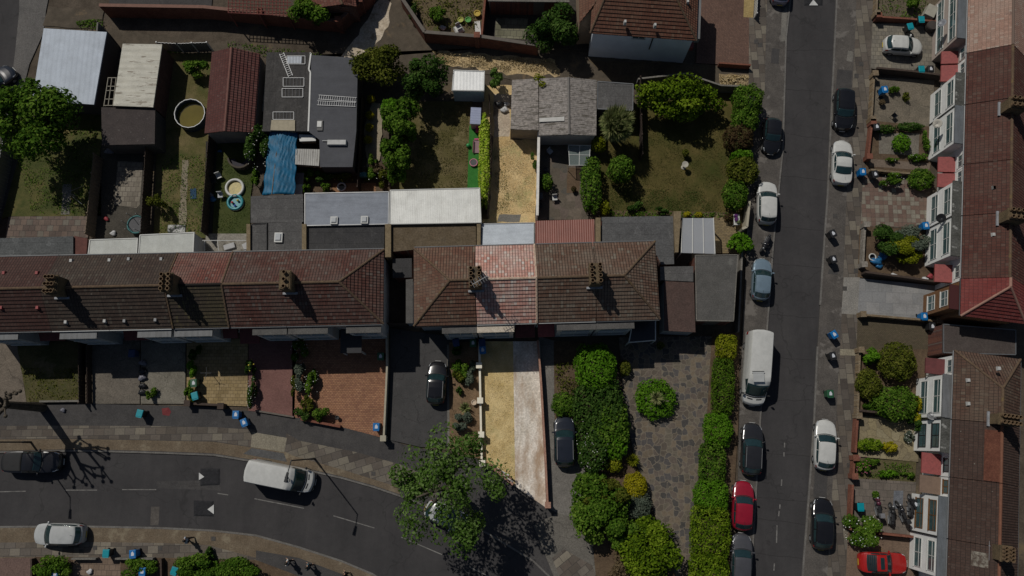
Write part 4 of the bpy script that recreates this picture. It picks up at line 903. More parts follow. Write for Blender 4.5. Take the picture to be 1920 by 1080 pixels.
patch('path', [(697, 190), (720, 195), (712, 300), (690, 330), (683, 240)], .128, rough('cream gravel path', (.3, .25, .17), (.38, .33, .24), 1, 12), edge=.08)
patch('lawn', [(735, 190), (886, 190), (882, 356), (735, 358)], .12, rough('patchy brown lawn', (.10, .09, .028), (.17, .135, .065), .45, 12, c3=(.24, .2, .1), f3=(.56, .7), s3=.35, bump=.9))
patch('artificial_grass', [(880, 235), (904, 235), (902, 356), (876, 356)], .135, rough('artificial turf', (.035, .17, .03), (.05, .21, .04), 2, 20, bump=.4))
patch('garden', [(905, 160), (960, 160), (957, 262), (1008, 262), (1004, 418), (903, 418)], .12, STRAW2, edge=.06)
patch('path', [(926, 176), (957, 178), (955, 256), (926, 258)], .126, rough('pale dusty path', (.36, .29, .22), (.46, .39, .3), .8, 7, c3=(.16, .12, .085), f3=(.5, .6), s3=.6), edge=.08)
patch('path', [(936, 402), (977, 402), (974, 416), (932, 416)], .128, CONC, edge=.04)
patch('path', [(905, 240), (925, 256), (918, 410), (903, 412)], .127, rough('brown side strip', (.16, .12, .08), (.22, .17, .11), .8, 8), edge=.1)
patch('patio', [(1015, 262), (1105, 262), (1103, 412), (1008, 412)], .125, crazy('worn brown patio', [(.13, .11, .085), (.17, .14, .11), (.15, .12, .10), (.11, .10, .085)], 1.5, (.12, .105, .08), .03))
patch('path', [(1064, 314), (1088, 314), (1085, 362), (1062, 362)], .131, rough('rusty bed', (.12, .08, .05), (.16, .11, .07), .9, 7), edge=.05)
patch('pavement_stain', [(303, 766), (316, 764), (321, 772), (317, 780), (305, 778)], .125, rough('faded red paint', (.17, .035, .04), (.21, .05, .05), 2, 12), edge=.05)
patch('lawn', [(1122, 205), (1400, 165), (1400, 410), (1128, 410)], .12, GRASSB)
patch('flower_bed', [(1135, 395), (1370, 398), (1385, 410), (1135, 411)], .126, SOIL, edge=.08)
patch('patio', [(1338, 400), (1392, 405), (1390, 475), (1336, 475)], .132, slab('yellow brick patio', [(.25, .19, .1), (.29, .22, .12), (.21, .16, .09)], .3, .15, .0, (.12, .09, .06), .012))
# ---- front gardens lower block
GF = .13
patch('path', [(-40, 635), (32, 640), (40, 690), (50, 757), (-40, 757)], GF, rough('brown concrete', (.15, .125, .1), (.2, .165, .13), .5, 9, c3=(.12, .1, .08), crack=.4))
patch('lawn', [(30, 640), (157, 640), (157, 752), (50, 754)], GF + .004, rough('front lawn', (.06, .065, .022), (.12, .10, .045), .6, 12, c3=(.15, .12, .07), bump=.8), edge=.05)
patch('driveway', [(172, 635), (262, 635), (262, 757), (174, 757)], GF, rough('old concrete drive', (.13, .115, .095), (.19, .165, .135), .5, 9, c3=(.1, .09, .08), crack=.4))
patch('driveway', [(264, 635), (348, 635), (347, 757), (264, 757)], GF, rough('pale cement yard', (.17, .155, .125), (.24, .22, .18), .6, 8, c3=(.11, .1, .085), crack=.4))
patch('driveway', [(350, 635), (465, 635), (464, 762), (350, 757)], GF, slab('yellow block paving', [(.32, .235, .115), (.36, .27, .145), (.28, .205, .10)], .42, .30, .0, (.15, .11, .06), .014))
patch('driveway', [(466, 635), (556, 635), (552, 781), (466, 770)], GF, slab('dusky red paving', [(.23, .115, .10), (.25, .13, .11), (.21, .105, .09)], .2, .1, .4, (.15, .075, .065), .008))
patch('driveway', [(548, 635), (726, 632), (722, 822), (600, 790), (548, 782)], GF, slab('orange block paving', [(.34, .17, .095), (.40, .21, .12), (.29, .14, .085)], .24, .15, 0.0, (.16, .085, .055), .014))
patch('driveway', [(731, 615), (900, 638), (845, 645), (842, 838), (788, 838), (731, 825)], GF, rough('black tarmac drive', (.066, .064, .064), (.08, .077, .076), .4, 16, c3=(.1, .098, .095), f3=(.62, .72), s3=1.3, bump=.15, crack=.4))
patch('flower_bed', [(842, 642), (900, 640), (904, 862), (842, 842)], GF + .004, rough('tan earth bed', (.17, .11, .065), (.24, .16, .095), .9, 7, c3=(.11, .075, .045)))
patch('edging', [(838, 646), (842, 646), (843, 838), (839, 838)], GF + .012, CONC)
patch('lawn', [(900, 640), (963, 640), (966, 912), (903, 866)], GF + .006, STRAW)
patch('driveway', [(962, 640), (1012, 640), (1024, 952), (966, 912)], GF + .012, rough('bleached concrete drive', (.50, .44, .36), (.74, .69, .62), .8, 6, c3=(.36, .26, .18), f3=(.47, .66), s3=.6, bump=.35, stretch=(1, .4)))  # concrete painted lighter in place of the strip's brighter light
patch('driveway', [(1010, 630), (1042, 640), (1042, 760), (1095, 860), (1105, 985), (1030, 955)], GF, rough('grey house drive', (.16, .15, .135), (.22, .205, .185), .5, 9, c3=(.12, .11, .1), crack=.4))
patch('flower_bed', [(1038, 640), (1090, 640), (1200, 900), (1230, 1010), (1300, 1110), (1120, 1110), (1100, 900), (1090, 800), (1040, 790)], GF + .004, SOIL)
patch('patio', [(1160, 632), (1352, 630), (1346, 780), (1322, 900), (1312, 1110), (1278, 1110), (1235, 985), (1190, 860), (1170, 760)], GF + .010, crazy('crazy paving', [(.14, .115, .095), (.095, .088, .085), (.18, .145, .105), (.08, .075, .07), (.15, .13, .10), (.12, .10, .08)], 2.0, (.2, .17, .13), .085))
patch('flower_bed', [(1335, 625), (1386, 625), (1384, 800), (1366, 1110), (1300, 1110), (1318, 900)], GF + .016, SOIL)
# ---- right hand front gardens
patch('garden', [(1642, -40), (1764, -40), (1756, 38), (1636, 36)], GF, rough('shrubby earth', (.11, .09, .06), (.16, .13, .09), .8, 8))
patch('driveway', [(1636, 44), (1760, 44), (1752, 140), (1632, 128)], GF, slab('worn square slabs', [(.2, .18, .15), (.24, .215, .17), (.17, .155, .13), (.26, .23, .18)], .42, .42, .04, (.12, .11, .09), .02))
patch('garden', [(1636, 145), (1752, 150), (1748, 238), (1632, 226)], GF, rough('patchy concrete garden', (.15, .13, .10), (.22, .185, .14), .5, 8, c3=(.11, .1, .08), s3=.5, crack=.4))
patch('garden', [(1636, 226), (1750, 238), (1744, 330), (1620, 325)], GF + .004, SOIL)
patch('path', [(1648, 250), (1724, 250), (1722, 292), (1648, 288)], GF + .010, rough('grey bed slab', (.17, .15, .125), (.22, .2, .165), .8, 8))
patch('path', [(1632, 298), (1745, 306), (1742, 320), (1630, 312)], GF + .010, rough('brown path', (.17, .13, .1), (.21, .165, .13), .8, 8))
patch('driveway', [(1618, 330), (1746, 332), (1742, 428), (1614, 424)], GF + .004, slab('chequered slabs', [(.18, .12, .095), (.18, .12, .095), (.24, .215, .17), (.26, .235, .19), (.16, .105, .085)], .41, .41, .03, (.11, .085, .07), .012, off=0))
patch('garden', [(1612, 424), (1754, 430), (1756, 530), (1608, 520)], GF, SOIL)
patch('driveway', [(1612, 522), (1760, 536), (1752, 600), (1608, 590)], GF + .004, slab('smooth grey drive', [(.25, .25, .25), (.27, .27, .27), (.29, .285, .28)], 1.2, 1.0, .05, (.2, .2, .2), .012))
patch('driveway', [(1608, 592), (1790, 604), (1790, 662), (1606, 655)], GF, slab('brown block drive', [(.11, .09, .055), (.13, .10, .065), (.10, .08, .05)], .2, .1, .0, (.06, .05, .035), .012))
patch('garden', [(1606, 655), (1740, 655), (1724, 785), (1602, 780)], GF + .004, SOIL)
patch('garden', [(1602, 780), (1722, 785), (1722, 866), (1598, 855)], GF + .008, crazy('yellow crazy paving', [(.28, .235, .14), (.25, .21, .13), (.3, .26, .165), (.22, .185, .12)], 1.5, (.16, .13, .08), .05))
patch('garden', [(1598, 858), (1718, 866), (1716, 905), (1594, 898)], GF, rough('low weedy bed', (.09, .085, .035), (.14, .115, .06), .9, 8))
patch('driveway', [(1594, 896), (1718, 904), (1712, 1008), (1590, 994)], GF + .004, slab('brown slab yard', [(.16, .135, .115), (.19, .16, .135), (.14, .12, .10)], .6, .6, .05, (.09, .08, .07), .014))
patch('path', [(1676, 920), (1694, 920), (1692, 955), (1674, 953)], GF + .01, rough('slate chippings', (.1, .11, .13), (.2, .21, .23), 3, 20))
patch('driveway', [(1590, 998), (1714, 1010), (1712, 1120), (1584, 1120)], GF, rough('brown brick drive', (.16, .11, .08), (.2, .14, .10), .5, 12, c3=(.24, .15, .06)))
# ---- gardens below the curved road
patch('driveway', [(-40, 1046), (66, 1046), (66, 1120), (-40, 1120)], GF, rough('dull red drive', (.15, .1, .085), (.18, .12, .10), .6, 9))
patch('garden', [(66, 1044), (137, 1044), (137, 1120), (66, 1120)], GF, SOIL)
patch('driveway', [(137, 1044), (226, 1044), (226, 1120), (137, 1120)], GF, slab('reddish slab drive', [(.2, .145, .105), (.24, .175, .13), (.18, .13, .095)], .45, .45, .02, (.1, .075, .06), .015))
patch('garden', [(226, 1044), (480, 1050), (560, 1080), (600, 1120), (226, 1120)], GF, SOIL)
# ================================================================ TERRACES
TB = tile('brown tiles', (.135, .085, .06), (.16, .105, .075), (.2, .15, .11), lich=(.2, .17, .11), amount=.62, k_=.6)
TR = tile('red brown tiles', (.15, .072, .058), (.19, .10, .078), (.22, .17, .145), lich=(.24, .2, .16), amount=.6, k_=.6)
TD = tile('dark brown tiles', (.09, .072, .06), (.12, .095, .075), (.145, .12, .095), lich=(.17, .14, .09), amount=.63, k_=.6)
TDR = tile('dark red tiles', (.105, .058, .05), (.125, .07, .058), (.15, .09, .075), lich=(.16, .11, .08), amount=.66, k_=.6)
TPK = tile('faded pink tiles', (.2, .085, .068), (.24, .115, .09), (.25, .17, .14), lich=(.08, .065, .06), amount=.56, w=.22, h=.26)
TBK = tile('blackish small tiles', (.06, .055, .045), (.08, .07, .055), (.12, .10, .05), lich=(.16, .11, .04), amount=.66, w=.2, h=.22)
TPALE = tile('brightened pink tiles', (.36, .21, .175), (.43, .29, .24), (.45, .40, .36), lich=(.42, .36, .29), amount=.55, mo=(.07, .045, .038), k_=1.05)  # tile colour raised to paint in the bright strip's light
TMID = tile('weathered brown tiles', (.155, .105, .075), (.19, .135, .10), (.24, .2, .155), lich=(.27, .22, .16), amount=.58)
FELT = rough('grey roofing felt', (.105, .10, .095), (.135, .13, .122), .5, 10, c3=(.085, .08, .078), bump=.2)
GRAV = rough('pale roof gravel', (.4, .34, .27), (.52, .46, .38), 5, 16, bump=.6)
LEAD = sheet('lead bay roof', (.17, .175, .18), .5, 0, stain=(.3, .31, .32), amount=.62, r=.6, depth=.3)
REDP = plain('dark red porch tiles', (.12, .03, .03), .8, var=.2); REDP2 = plain('red porch tiles', (.27, .06, .055), .7, var=.2, scale=5)
GREYR = plain('grey render', (.35, .36, .37), .9, var=.12); CREAMW = plain('cream render', (.5, .46, .38), .9, var=.1); PINKW = plain('pinkish render', (.46, .38, .33), .9, var=.1)
MOSSCAP = rough('mossy ridge tiles', (.12, .08, .055), (.16, .11, .07), 1.5, 8, c3=(.21, .15, .06), f3=(.56, .66), s3=.7, bump=.5)
ZE, ZR = 5.0, 7.2
g1 = 'houses of the left terrace'; FL = Frame((0, 622), (720, 607), ZE); DL = -FL.v(0, 482, ZE)
uL = lambda x: FL.u(x, 620 - x * .02, ZE)
def chim(F, x, y, nu, nv, cw, cl, h, rv): 
    return [(F.u(x, y, ZR + h), rv, nu, nv, cw, cl, h)]
cL = lambda x, nu, nv, h=1.25: (FL.u(x, 525, ZR + h), -DL / 2, nu, nv, .85, 1.45, h)
house(FL, 'terraced house with dark red tiled roof at the left edge of the photo', uL(-70), uL(97), DL, ZE, ZR, TDR, GREYR, bays=[(uL(-40), uL(30), .55, LEAD, 4.75)], porch=(uL(44), uL(92), REDP, .5), group=g1, caps=MOSSCAP, vents=[(8, 512, 'r'), (70, 512, 'r'), (3, 577, 'r'), (71, 577, 'r')])
house(FL, 'dark roofed terraced house between the two leftmost chimneys, its lawn fenced in front', uL(97), uL(205), DL, ZE, ZR, TD, GREYR, bays=[(uL(112), uL(178), .6, LEAD, 4.75)], chim=[cL(96, 3, 3)], group=g1, caps=MOSSCAP, vents=[(134, 489, 'w'), (206, 488, 'w'), (124, 604, 'w'), (197, 602, 'w')], gutter=WHITE)
house(FL, 'dark roofed terraced house with curved white shop-like bay and red porch', uL(205), uL(322), DL, ZE, ZR, TD, REND, bays=[(uL(258), uL(318), .6, LEAD, 4.75)], porch=(uL(208), uL(254), REDP, .6), chim=[cL(312, 2, 4)], group=g1, caps=MOSSCAP, vents=[(242, 486, 'g'), (303, 486, 'g'), (234, 602, 'g'), (292, 600, 'g')], gutter=WHITE)
house(FL, 'terraced house with blackish front roof and faded pink back roof', uL(325), uL(430), DL, ZE, ZR, TBK, REND, backroof=TPK, bays=[(uL(327), uL(395), .6, LEAD, 4.75)], porch=(uL(400), uL(428), REDP, .6), group=g1, caps=TPK, verge=(uL(325), uL(430)), flash=MOSSCAP)
house(FL, 'red brown terraced house with a chimney, left of the hipped end house', uL(431), uL(537), DL, ZE, ZR, TR, REND, bays=[(uL(474), uL(535), .6, FELT, 4.75)], porch=(uL(433), uL(470), REDP, 1.1), chim=[cL(534, 1, 3, 1.2)], group=g1, caps=MOSSCAP)
house(FL, 'hipped end house of the left terrace, brown red tiles, above the orange drive', uL(537), uL(719), DL, ZE, ZR, TR, REND, hip1=3.3, bays=[(uL(541), uL(612), .6, FELT, 4.75), (uL(650), uL(712), .6, FELT, 4.75)], group=g1, caps=MOSSCAP)
pc = thing('porch', 'open dark tiled porch roof by the hipped end house door', 'porch', FL(uL(645), 1.3, .1)); F_ = FL
MB().hexa([F_(uL(627), .02, 2.5), F_(uL(627), 2.1, 2.4), F_(uL(668), 2.1, 2.4), F_(uL(668), .02, 2.5)], [F_(uL(627), .02, 2.62), F_(uL(627), 2.1, 2.5), F_(uL(668), 2.1, 2.5), F_(uL(668), .02, 2.62)]).build('porch_roof', plain('dark slate', (.03, .03, .033), .7), pc)
for uu in (uL(629), uL(666)): F_.blk(MB(), uu - .06, uu + .06, 1.9, 2.02, -.1, 2.4).build('post', WHITE, pc)
g2 = 'houses of the middle terrace'; FC = Frame((775, 611), (1240, 598), ZE); DC = -FC.v(776, 465, ZE)
uC = lambda x: FC.u(x, 605, ZE); cC = lambda x, nu, nv: (FC.u(x, 523, ZR + 1.1), -DC / 2, nu, nv, .95, 1.6, 1.1)
TC1 = tile('russet tiles', (.17, .095, .066), (.21, .125, .085), (.24, .18, .13), lich=(.22, .17, .1), amount=.6)
house(FC, 'hipped russet end house of the middle terrace beside the black tarmac drive', uC(776), uC(893), DC, ZE, ZR, TC1, GREYR, hip0=3.2, bays=[(uC(830), uC(892), .6, FELT, 4.75)], group=g2, caps=MOSSCAP, gutter=BLACK)
house(FC, 'terraced house with lightened pinkish tiles, above the bleached concrete drive', uC(894), uC(1007), DC, ZE, ZR, TPALE, REND, bays=[(uC(895), uC(962), .6, GRAV, 4.75)], porch=(uC(966), uC(1004), REDP, .9), chim=[cC(891, 2, 4)], group=g2, caps=rough('pale ridge tiles', (.4, .28, .2), (.48, .38, .3), 2, 8), verge=(uC(1007),), gutter=WHITE)  # roof and ridge colours carry the strip's brightness, ending at the party walls
house(FC, 'brown tiled terraced house with red porch, right of the pale roofed house', uC(1009), uC(1118), DC, ZE, ZR, TMID, REND, bays=[(uC(1046), uC(1116), .6, FELT, 4.75)], porch=(uC(1010), uC(1042), REDP2, .9), chim=[cC(1118, 2, 4)], group=g2, caps=MOSSCAP, gutter=WHITE)
house(FC, 'hipped brown end house of the middle terrace beside the crazy paving', uC(1119), uC(1238), DC, ZE, ZR, TMID, REND, hip1=3.1, bays=[(uC(1120), uC(1188), .6, FELT, 4.75)], group=g2, caps=MOSSCAP)
an = thing('tv_aerial', 'pale television aerial leaning over the pale roofed house chimney', 'aerial', FC(FC.u(899, 523, 9), -DC / 2 + .4, 8.2)); a0 = Vector(an.location)
m = MB().tube(a0, a0 + Vector((.1, -.2, 1.5)), .03).tube(a0 + Vector((-.5, -.5, 1.45)), a0 + Vector((.65, .15, 1.5)), .025)
for i in range(7): q = a0 + Vector((-.5, -.5, 1.45)) + Vector((1.15, .65, .05)) * (i / 6); m.tube(q + Vector((.16, -.28, 0)), q + Vector((-.16, .28, 0)), .018)
m.build('rods', CHROME, an)
# right-hand terraces (fronts face the street)
g3 = 'houses of the right upper terrace'; FR = Frame((1817, -40), (1803, 525), ZE); DR = 5.4
uR = lambda y: FR.u(1817 - (y + 40) * .0248, y, ZE)
TRR = tile('dull red tiles', (.135, .060, .047), (.16, .074, .056), (.185, .11, .085), lich=(.21, .12, .06), amount=.66, k_=.66)
TPKB = tile('bleached pinkish tiles', (.34, .24, .19), (.4, .29, .23), (.42, .33, .27), lich=(.17, .115, .1), amount=.6, w=.2, h=.22, mo=(.14, .1, .08))
TBR = tile('bright red tiles', (.22, .055, .05), (.25, .066, .058), (.27, .08, .07), amount=.9, w=.3, h=.34, mo=(.07, .02, .02))
BAYG = sheet('grey felt bay roof', (.15, .165, .18), 0, 0, r=.8); BAYM = rough('blackened mossy bay roof', (.07, .07, .062), (.12, .12, .11), 1, 8, c3=(.3, .3, .28), f3=(.58, .64), s3=1.5)
WSTONE = plain('white painted stone', (.84, .84, .81), .85, var=.07, scale=1.5)
cR = lambda y, F=None, u=None: ((F or FR).u(1905, y, 8.2), -DR / 2, 2, 4, .9, 1.5, 1.0)
house(FR, 'pale pink roofed terraced house with pinkish bay at the top of the right terrace', uR(-60), uR(99), DR, ZE, ZR, TPKB, PINKW, bays=[(uR(-40), uR(68), .68, BAYG, 4.7)], porch=(uR(74), uR(98), REDP2, 1.0), group=g3, caps=TPKB, gutter=GREYMETAL)
house(FR, 'red brown roofed white house next below the pale pink roof', uR(100), uR(196), DR, ZE, ZR, TRR, WSTONE, bays=[(uR(136), uR(195), .68, BAYM, 4.7)], porch=(uR(101), uR(132), REDP2, 1.0), chim=[cR(192)], pipe=(uR(196), .74), group=g3, caps=MOSSCAP, gutter=GREYMETAL)
house(FR, 'white house with raised beds in front and a plain grey bay roof', uR(197), uR(308), DR, ZE, ZR, TRR, WSTONE, bays=[(uR(198), uR(266), .68, BAYG, 4.7)], porch=(uR(278), uR(307), REDP2, 1.0), group=g3, caps=MOSSCAP, vents=[(1863, 352, 'w')], gutter=GREYMETAL)
house(FR, 'white house behind the chequered slab front garden', uR(309), uR(404), DR, ZE, ZR, TRR, WSTONE, bays=[(uR(340), uR(403), .68, BAYM, 4.7)], porch=(uR(310), uR(336), REDP2, 1.0), chim=[cR(402)], pipe=(uR(404.5), .74), group=g3, caps=MOSSCAP, vents=[(1863, 352, 'w')], gutter=GREYMETAL)
house(FR, 'white house behind the bright yellow-green bush', uR(405), uR(522), DR, ZE, ZR, TRR, WSTONE, bays=[(uR(406), uR(478), .68, BAYM, 4.7)], porch=(uR(486), uR(520), REDP2, 1.0), group=g3, caps=MOSSCAP, vents=[(1862, 440, 'w')], gutter=GREYMETAL)
house(FR, 'bright red hipped end house with brown clad bay by the grey drive', uR(523), uR(592), DR, ZE, ZR + .1, TBR, plain('brown timber cladding', (.2, .1, .045), .7, var=.2, scale=4), hip1=2.4, bays=[(uR(536), uR(578), .7, TBR, 4.7)], group=g3, caps=plain('pale red ridge', (.36, .2, .15), .8, var=.2), gutter=BLACK, door=WHITE)
g4 = 'houses of the right lower terrace'; FR2 = Frame((1790, 657), (1779, 1000), ZE)
uQ = lambda y: FR2.u(1790 - (y - 657) * .032, y, ZE)
TLD = tile('speckled brown tiles', (.125, .082, .06), (.15, .10, .075), (.2, .15, .11), lich=(.25, .2, .15), amount=.63, k_=.72)
TOL = rough('dark weathered shingles', (.085, .06, .048), (.11, .078, .06), .5, 12, c3=(.13, .09, .07))
TLD2 = tile('patchy dark tiles', (.11, .075, .06), (.13, .09, .072), (.15, .10, .08), lich=(.24, .16, .12), amount=.62, w=.2, h=.2, k_=.58)
house(FR2, 'hipped speckled brown end house behind the rounded bushes', uQ(657), uQ(786), DR, ZE, ZR, TLD, WSTONE, hip0=2.9, bays=[(uQ(704), uQ(782), .62, LEAD, 4.7)], pipe=(uQ(786.5), .68), porch=(uQ(668), uQ(698), REDP, 1.1), chim=[(FR2.u(1888, 786, 8.2), -DR / 2, 2, 5, .8, 1.5, .95)], group=g4, caps=MOSSCAP, vents=[(1815, 713, 'w'), (1815, 757, 'w'), (1872, 691, 'w')], gutter=GREYMETAL)
house(FR2, 'white house with black framed windows behind the yellow crazy paving', uQ(787), uQ(894), DR, ZE, ZR, TLD2, WSTONE, bays=[(uQ(788), uQ(848), .62, BAYM, 4.7)], porch=(uQ(852), uQ(892), REDP2, 1.1), group=g4, caps=plain('orange ridge', (.2, .085, .05), .85, var=.2), fm=BLACK, gutter=GREYMETAL)
house(FR2, 'white house with brown framed windows behind the motorcycles', uQ(895), uQ(1010), DR, ZE, ZR, TLD2, WSTONE, bays=[(uQ(934), uQ(1008), .62, BAYG, 4.7)], porch=(uQ(896), uQ(930), plain('brown porch', (.18, .12, .085), .8), 1.2), chim=[(FR2.u(1895, 1040, 8.2), -DR / 2, 4, 2, 1.1, .8, .9)], group=g4, caps=plain('orange ridge', (.2, .085, .05), .85, var=.2), pipe=(uQ(1010.5), .68), fm=BROWNFRAME, gutter=GREYMETAL, door=BROWNFRAME)
house(FR2, 'white house behind the parked red coupe', uQ(1011), uQ(1130), DR, ZE, ZR, TLD2, WSTONE, bays=[(uQ(1012), uQ(1085), .62, BAYG, 4.7)], group=g4, caps=plain('orange ridge', (.2, .085, .05), .85, var=.2), gutter=GREYMETAL)
flatbox('garage', 'dark flat roofed garage between the two right terraces', 'garage', [(1768, 607), (1905, 618), (1905, 666), (1768, 662)], 2.8, BRICK, rough('brown flat felt', (.075, .06, .055), (.09, .075, .068), .6, 12), trim=GREYMETAL)
# top right house with the white side wall
TT = tile('terracotta brown tiles', (.17, .085, .055), (.2, .10, .065), (.23, .13, .085), amount=.8, lich=(.22, .15, .1))
FT = Frame((1107, 62), (1306, 76), 4.8); LT = FT.u(1306, 76, 4.8)
TT_ = thing('house', 'house with hipped terracotta roof and plain white side wall', 'house', FT(LT / 2, -3.5, .1))
rz = 7.4; dT = 7.2
e = [FT(0, 0, 4.8), FT(LT, 0, 4.8), FT(LT, -dT, 4.8), FT(0, -dT, 4.8)]; r0, r1 = FT(1.4, -dT / 2, rz), FT(LT - 3.0, -dT / 2, rz)
MB().slope([[e[0], e[1], r1, r0], [e[1], e[2], r1], [e[2], e[3], r0, r1], [e[3], e[0], r0]], .1, COURSE).build('roof', TT, TT_)
m = MB().tube(r0, r1, .12).tube(r1, e[1], .1).tube(r1, e[2], .1).tube(r0, e[0], .1).tube(r0, e[3], .1); m.build('ridge_tiles', MOSSCAP, TT_)
FT.blk(MB(), .25, LT - .25, -dT + .25, -.25, -.2, 4.69).build('wall', plain('pale blue white render', (.76, .81, .87), .85, var=.08, scale=.8), TT_)
FT.blk(MB(), LT - .25, LT + .35, -dT + .6, -.3, 3.9, 4.6).build('bay_roof', LEAD, TT_)
FT.blk(MB(), LT - .249, LT + .22, -dT + .8, -.5, 2.0, 2.55).build('porch_roof', REDP2, TT_)
window(FT, TT_, FT.u(1185, 70, 4), FT.u(1209, 72, 4), -.25, 4.0, 4.55, WHITE, 2, transom=False)
m = MB().tube(FT(FT.u(1223, 75, 4), -.19, 4.5), FT(FT.u(1223, 75, 4), -.19, 2.3), .05); m.build('downpipe', BLACK, TT_)
for x, y in ((1172, 42), (1228, 48), (1289, 4)):
    q = P(x, y, 5.9); MB().box((q.x, q.y, 5.7), (.25, .35, .45), taper=.7).build('roof_vent', plain('pale vent', (.5, .5, .48), .6), TT_)
# neighbouring roofs along the top edge
BR2 = tile('orange brown tiles', (.19, .075, .055), (.22, .095, .07), (.24, .12, .09), amount=.85)
gable('outbuilding', 'red tiled outbuilding at the top behind the brick wall', 'outbuilding', (618, -42), (642, 8), 4.2, [(576, -40), (583, 16)], [(660, -40), (668, 12)], 2.9, BRICK, BR2, caps=MOSSCAP)
flatbox('outbuilding', 'low cream roofed lean-to beside the dark top tree', 'outbuilding', [(912, -30), (1062, -30), (1068, 4), (915, 2)], 2.5, BRICK, CONC)
gable('house', 'brown tiled roof wing left of the white walled house', 'house', (1120, -60), (1118, 4), 5.4, [(1085, -60), (1086, 44)], [(1140, -60), (1142, 40)], 4.2, plain('tan render', (.3, .22, .15), .9), TT, caps=MOSSCAP)
# ================================================================ EXTENSIONS behind the terraces
SL = sheet('blue grey roof coating', (.27, .295, .34), 0, 1, stain=(.1, .1, .11), amount=.66, r=.7, dirt=(.6, .6, .62))
CORW = sheet('white corrugated sheet', (.66, .66, .62), .16, 0, stain=(.3, .27, .22), amount=.69, dirt=(.78, .77, .74), depth=.15)
WHR = sheet('white flat roof', (.5, .515, .48), 0, 0, dirt=(.85, .84, .8))
WHRB = sheet('brilliant white roof', (.82, .82, .80), .3, 0, dirt=(.9, .9, .88), depth=.3)
GFELT = rough('mid grey felt', (.105, .102, .10), (.13, .126, .122), .6, 9, c3=(.085, .082, .08), bump=.2, seam=(4.5, .95))
DFELT = rough('dark felt', (.055, .054, .055), (.068, .066, .066), .5, 10, bump=.2, seam=(5, 1.0))
MOSSR = rough('mossy brown roof', (.12, .09, .055), (.155, .12, .08), .8, 7, c3=(.08, .07, .06), bump=.6)
ex = 'house extensions behind the terraces'
flatbox('extension', 'blotched dark grey felt extension roof at the far left edge', 'extension', [(-60, 448), (137, 443), (137, 481), (-60, 486)], 2.8, BRICK, rough('blotched grey felt', (.10, .105, .105), (.14, .145, .145), .7, 7, c3=(.07, .07, .07), seam=(5, 1.0)), group=ex)
flatbox('extension', 'narrow red brick lean-to between grey and white extension roofs', 'extension', [(139, 442), (164, 447), (160, 481), (138, 481)], 2.6, BRICK, plain('brick red', (.13, .05, .04), .9, var=.25), group=ex)
flatbox('extension', 'plain white extension roof, lower left of the white pair', 'extension', [(168, 449), (259, 446), (256, 477), (162, 479)], 2.7, REND, WHR, group=ex, trim=WHITE)
flatbox('extension', 'plain white extension roof, taller right one of the white pair', 'extension', [(262, 440), (365, 435), (362, 474), (258, 477)], 2.7, REND, WHR, group=ex, trim=WHITE)
flatbox('extension', 'upper grey felt extension beside the blue tarpaulin', 'extension', [(470, 368), (568, 364), (569, 416), (470, 418)], 2.8, BRICK, GFELT, group=ex, zs=[2.7, 2.8, 2.8, 2.7])
flatbox('extension', 'blue grey coated extension roof with two white skylights', 'extension', [(571, 362), (730, 359), (729, 421), (571, 424)], 2.9, BRICK, SL, group=ex, trim=CHROME, lights=[(620, 407, 634, 421), (677, 406, 691, 420)])
flatbox('extension', 'narrow grey felt roof left of the domed skylight', 'extension', [(471, 420), (501, 418), (501, 470), (470, 471)], 2.8, BRICK, GFELT, group=ex, trim=DFELT)
flatbox('extension', 'grey felt roof with one domed skylight', 'extension', [(503, 418), (566, 416), (566, 468), (503, 470)], 2.8, BRICK, GFELT, group=ex, lights=[(515, 437, 531, 455)])
flatbox('extension', 'plain dark felt extension below the two white skylights', 'extension', [(576, 426), (721, 422), (720, 466), (575, 468)], 2.7, BRICK, DFELT, group=ex)
flatbox('extension', 'long white corrugated extension roof', 'extension', [(731, 356), (900, 352), (903, 418), (730, 421)], 3.0, REND, CORW, group=ex, trim=WHITE, zs=[2.8, 2.8, 3.0, 3.0])
flatbox('extension', 'mossy brown flat roof under the white corrugated roof', 'extension', [(735, 423), (892, 419), (893, 462), (775, 468), (735, 472)], 2.7, BRICK, MOSSR, group=ex)
flatbox('extension', 'pale grey extension roof at the end of the parched garden', 'extension', [(903, 419), (1002, 417), (1002, 459), (902, 462)], 2.7, REND, sheet('pale grey roof coating', (.46, .5, .54), 0, 1, stain=(.2, .2, .2), amount=.72, r=.7, dirt=(.75, .75, .76)), group=ex, trim=CHROME, zs=[2.6, 2.6, 2.8, 2.8])
flatbox('extension', 'red corrugated extension roof', 'extension', [(1004, 414), (1114, 411), (1115, 457), (1004, 459)], 2.8, BRICK, sheet('red corrugated sheet', (.27, .10, .075), .2, 0, dirt=(.75, .72, .7)), group=ex, zs=[2.6, 2.6, 2.9, 2.9])
flatbox('extension', 'wide dark grey extension roof right of the red corrugated one', 'extension', [(1128, 407), (1262, 405), (1264, 473), (1240, 474), (1232, 457), (1128, 456)], 2.7, BRICK, rough('stained grey felt', (.105, .105, .105), (.13, .13, .13), .5, 8, c3=(.085, .085, .085), seam=(6, 1.0)), group=ex)
flatbox('extension', 'grey felt and brown side extension beside the hipped end house', 'extension', [(1238, 478), (1300, 477), (1300, 506), (1238, 503)], 2.9, BRICK, GFELT, group=ex)
flatbox('extension', 'rust brown flat roof between the hip end and the concrete garage', 'extension', [(1245, 503), (1301, 507), (1304, 601), (1246, 598)], 2.8, GREYR, rough('rusty felt', (.085, .058, .05), (.11, .07, .06), .6, 9, c3=(.16, .07, .055), f3=(.64, .69), s3=1.4), group=ex)
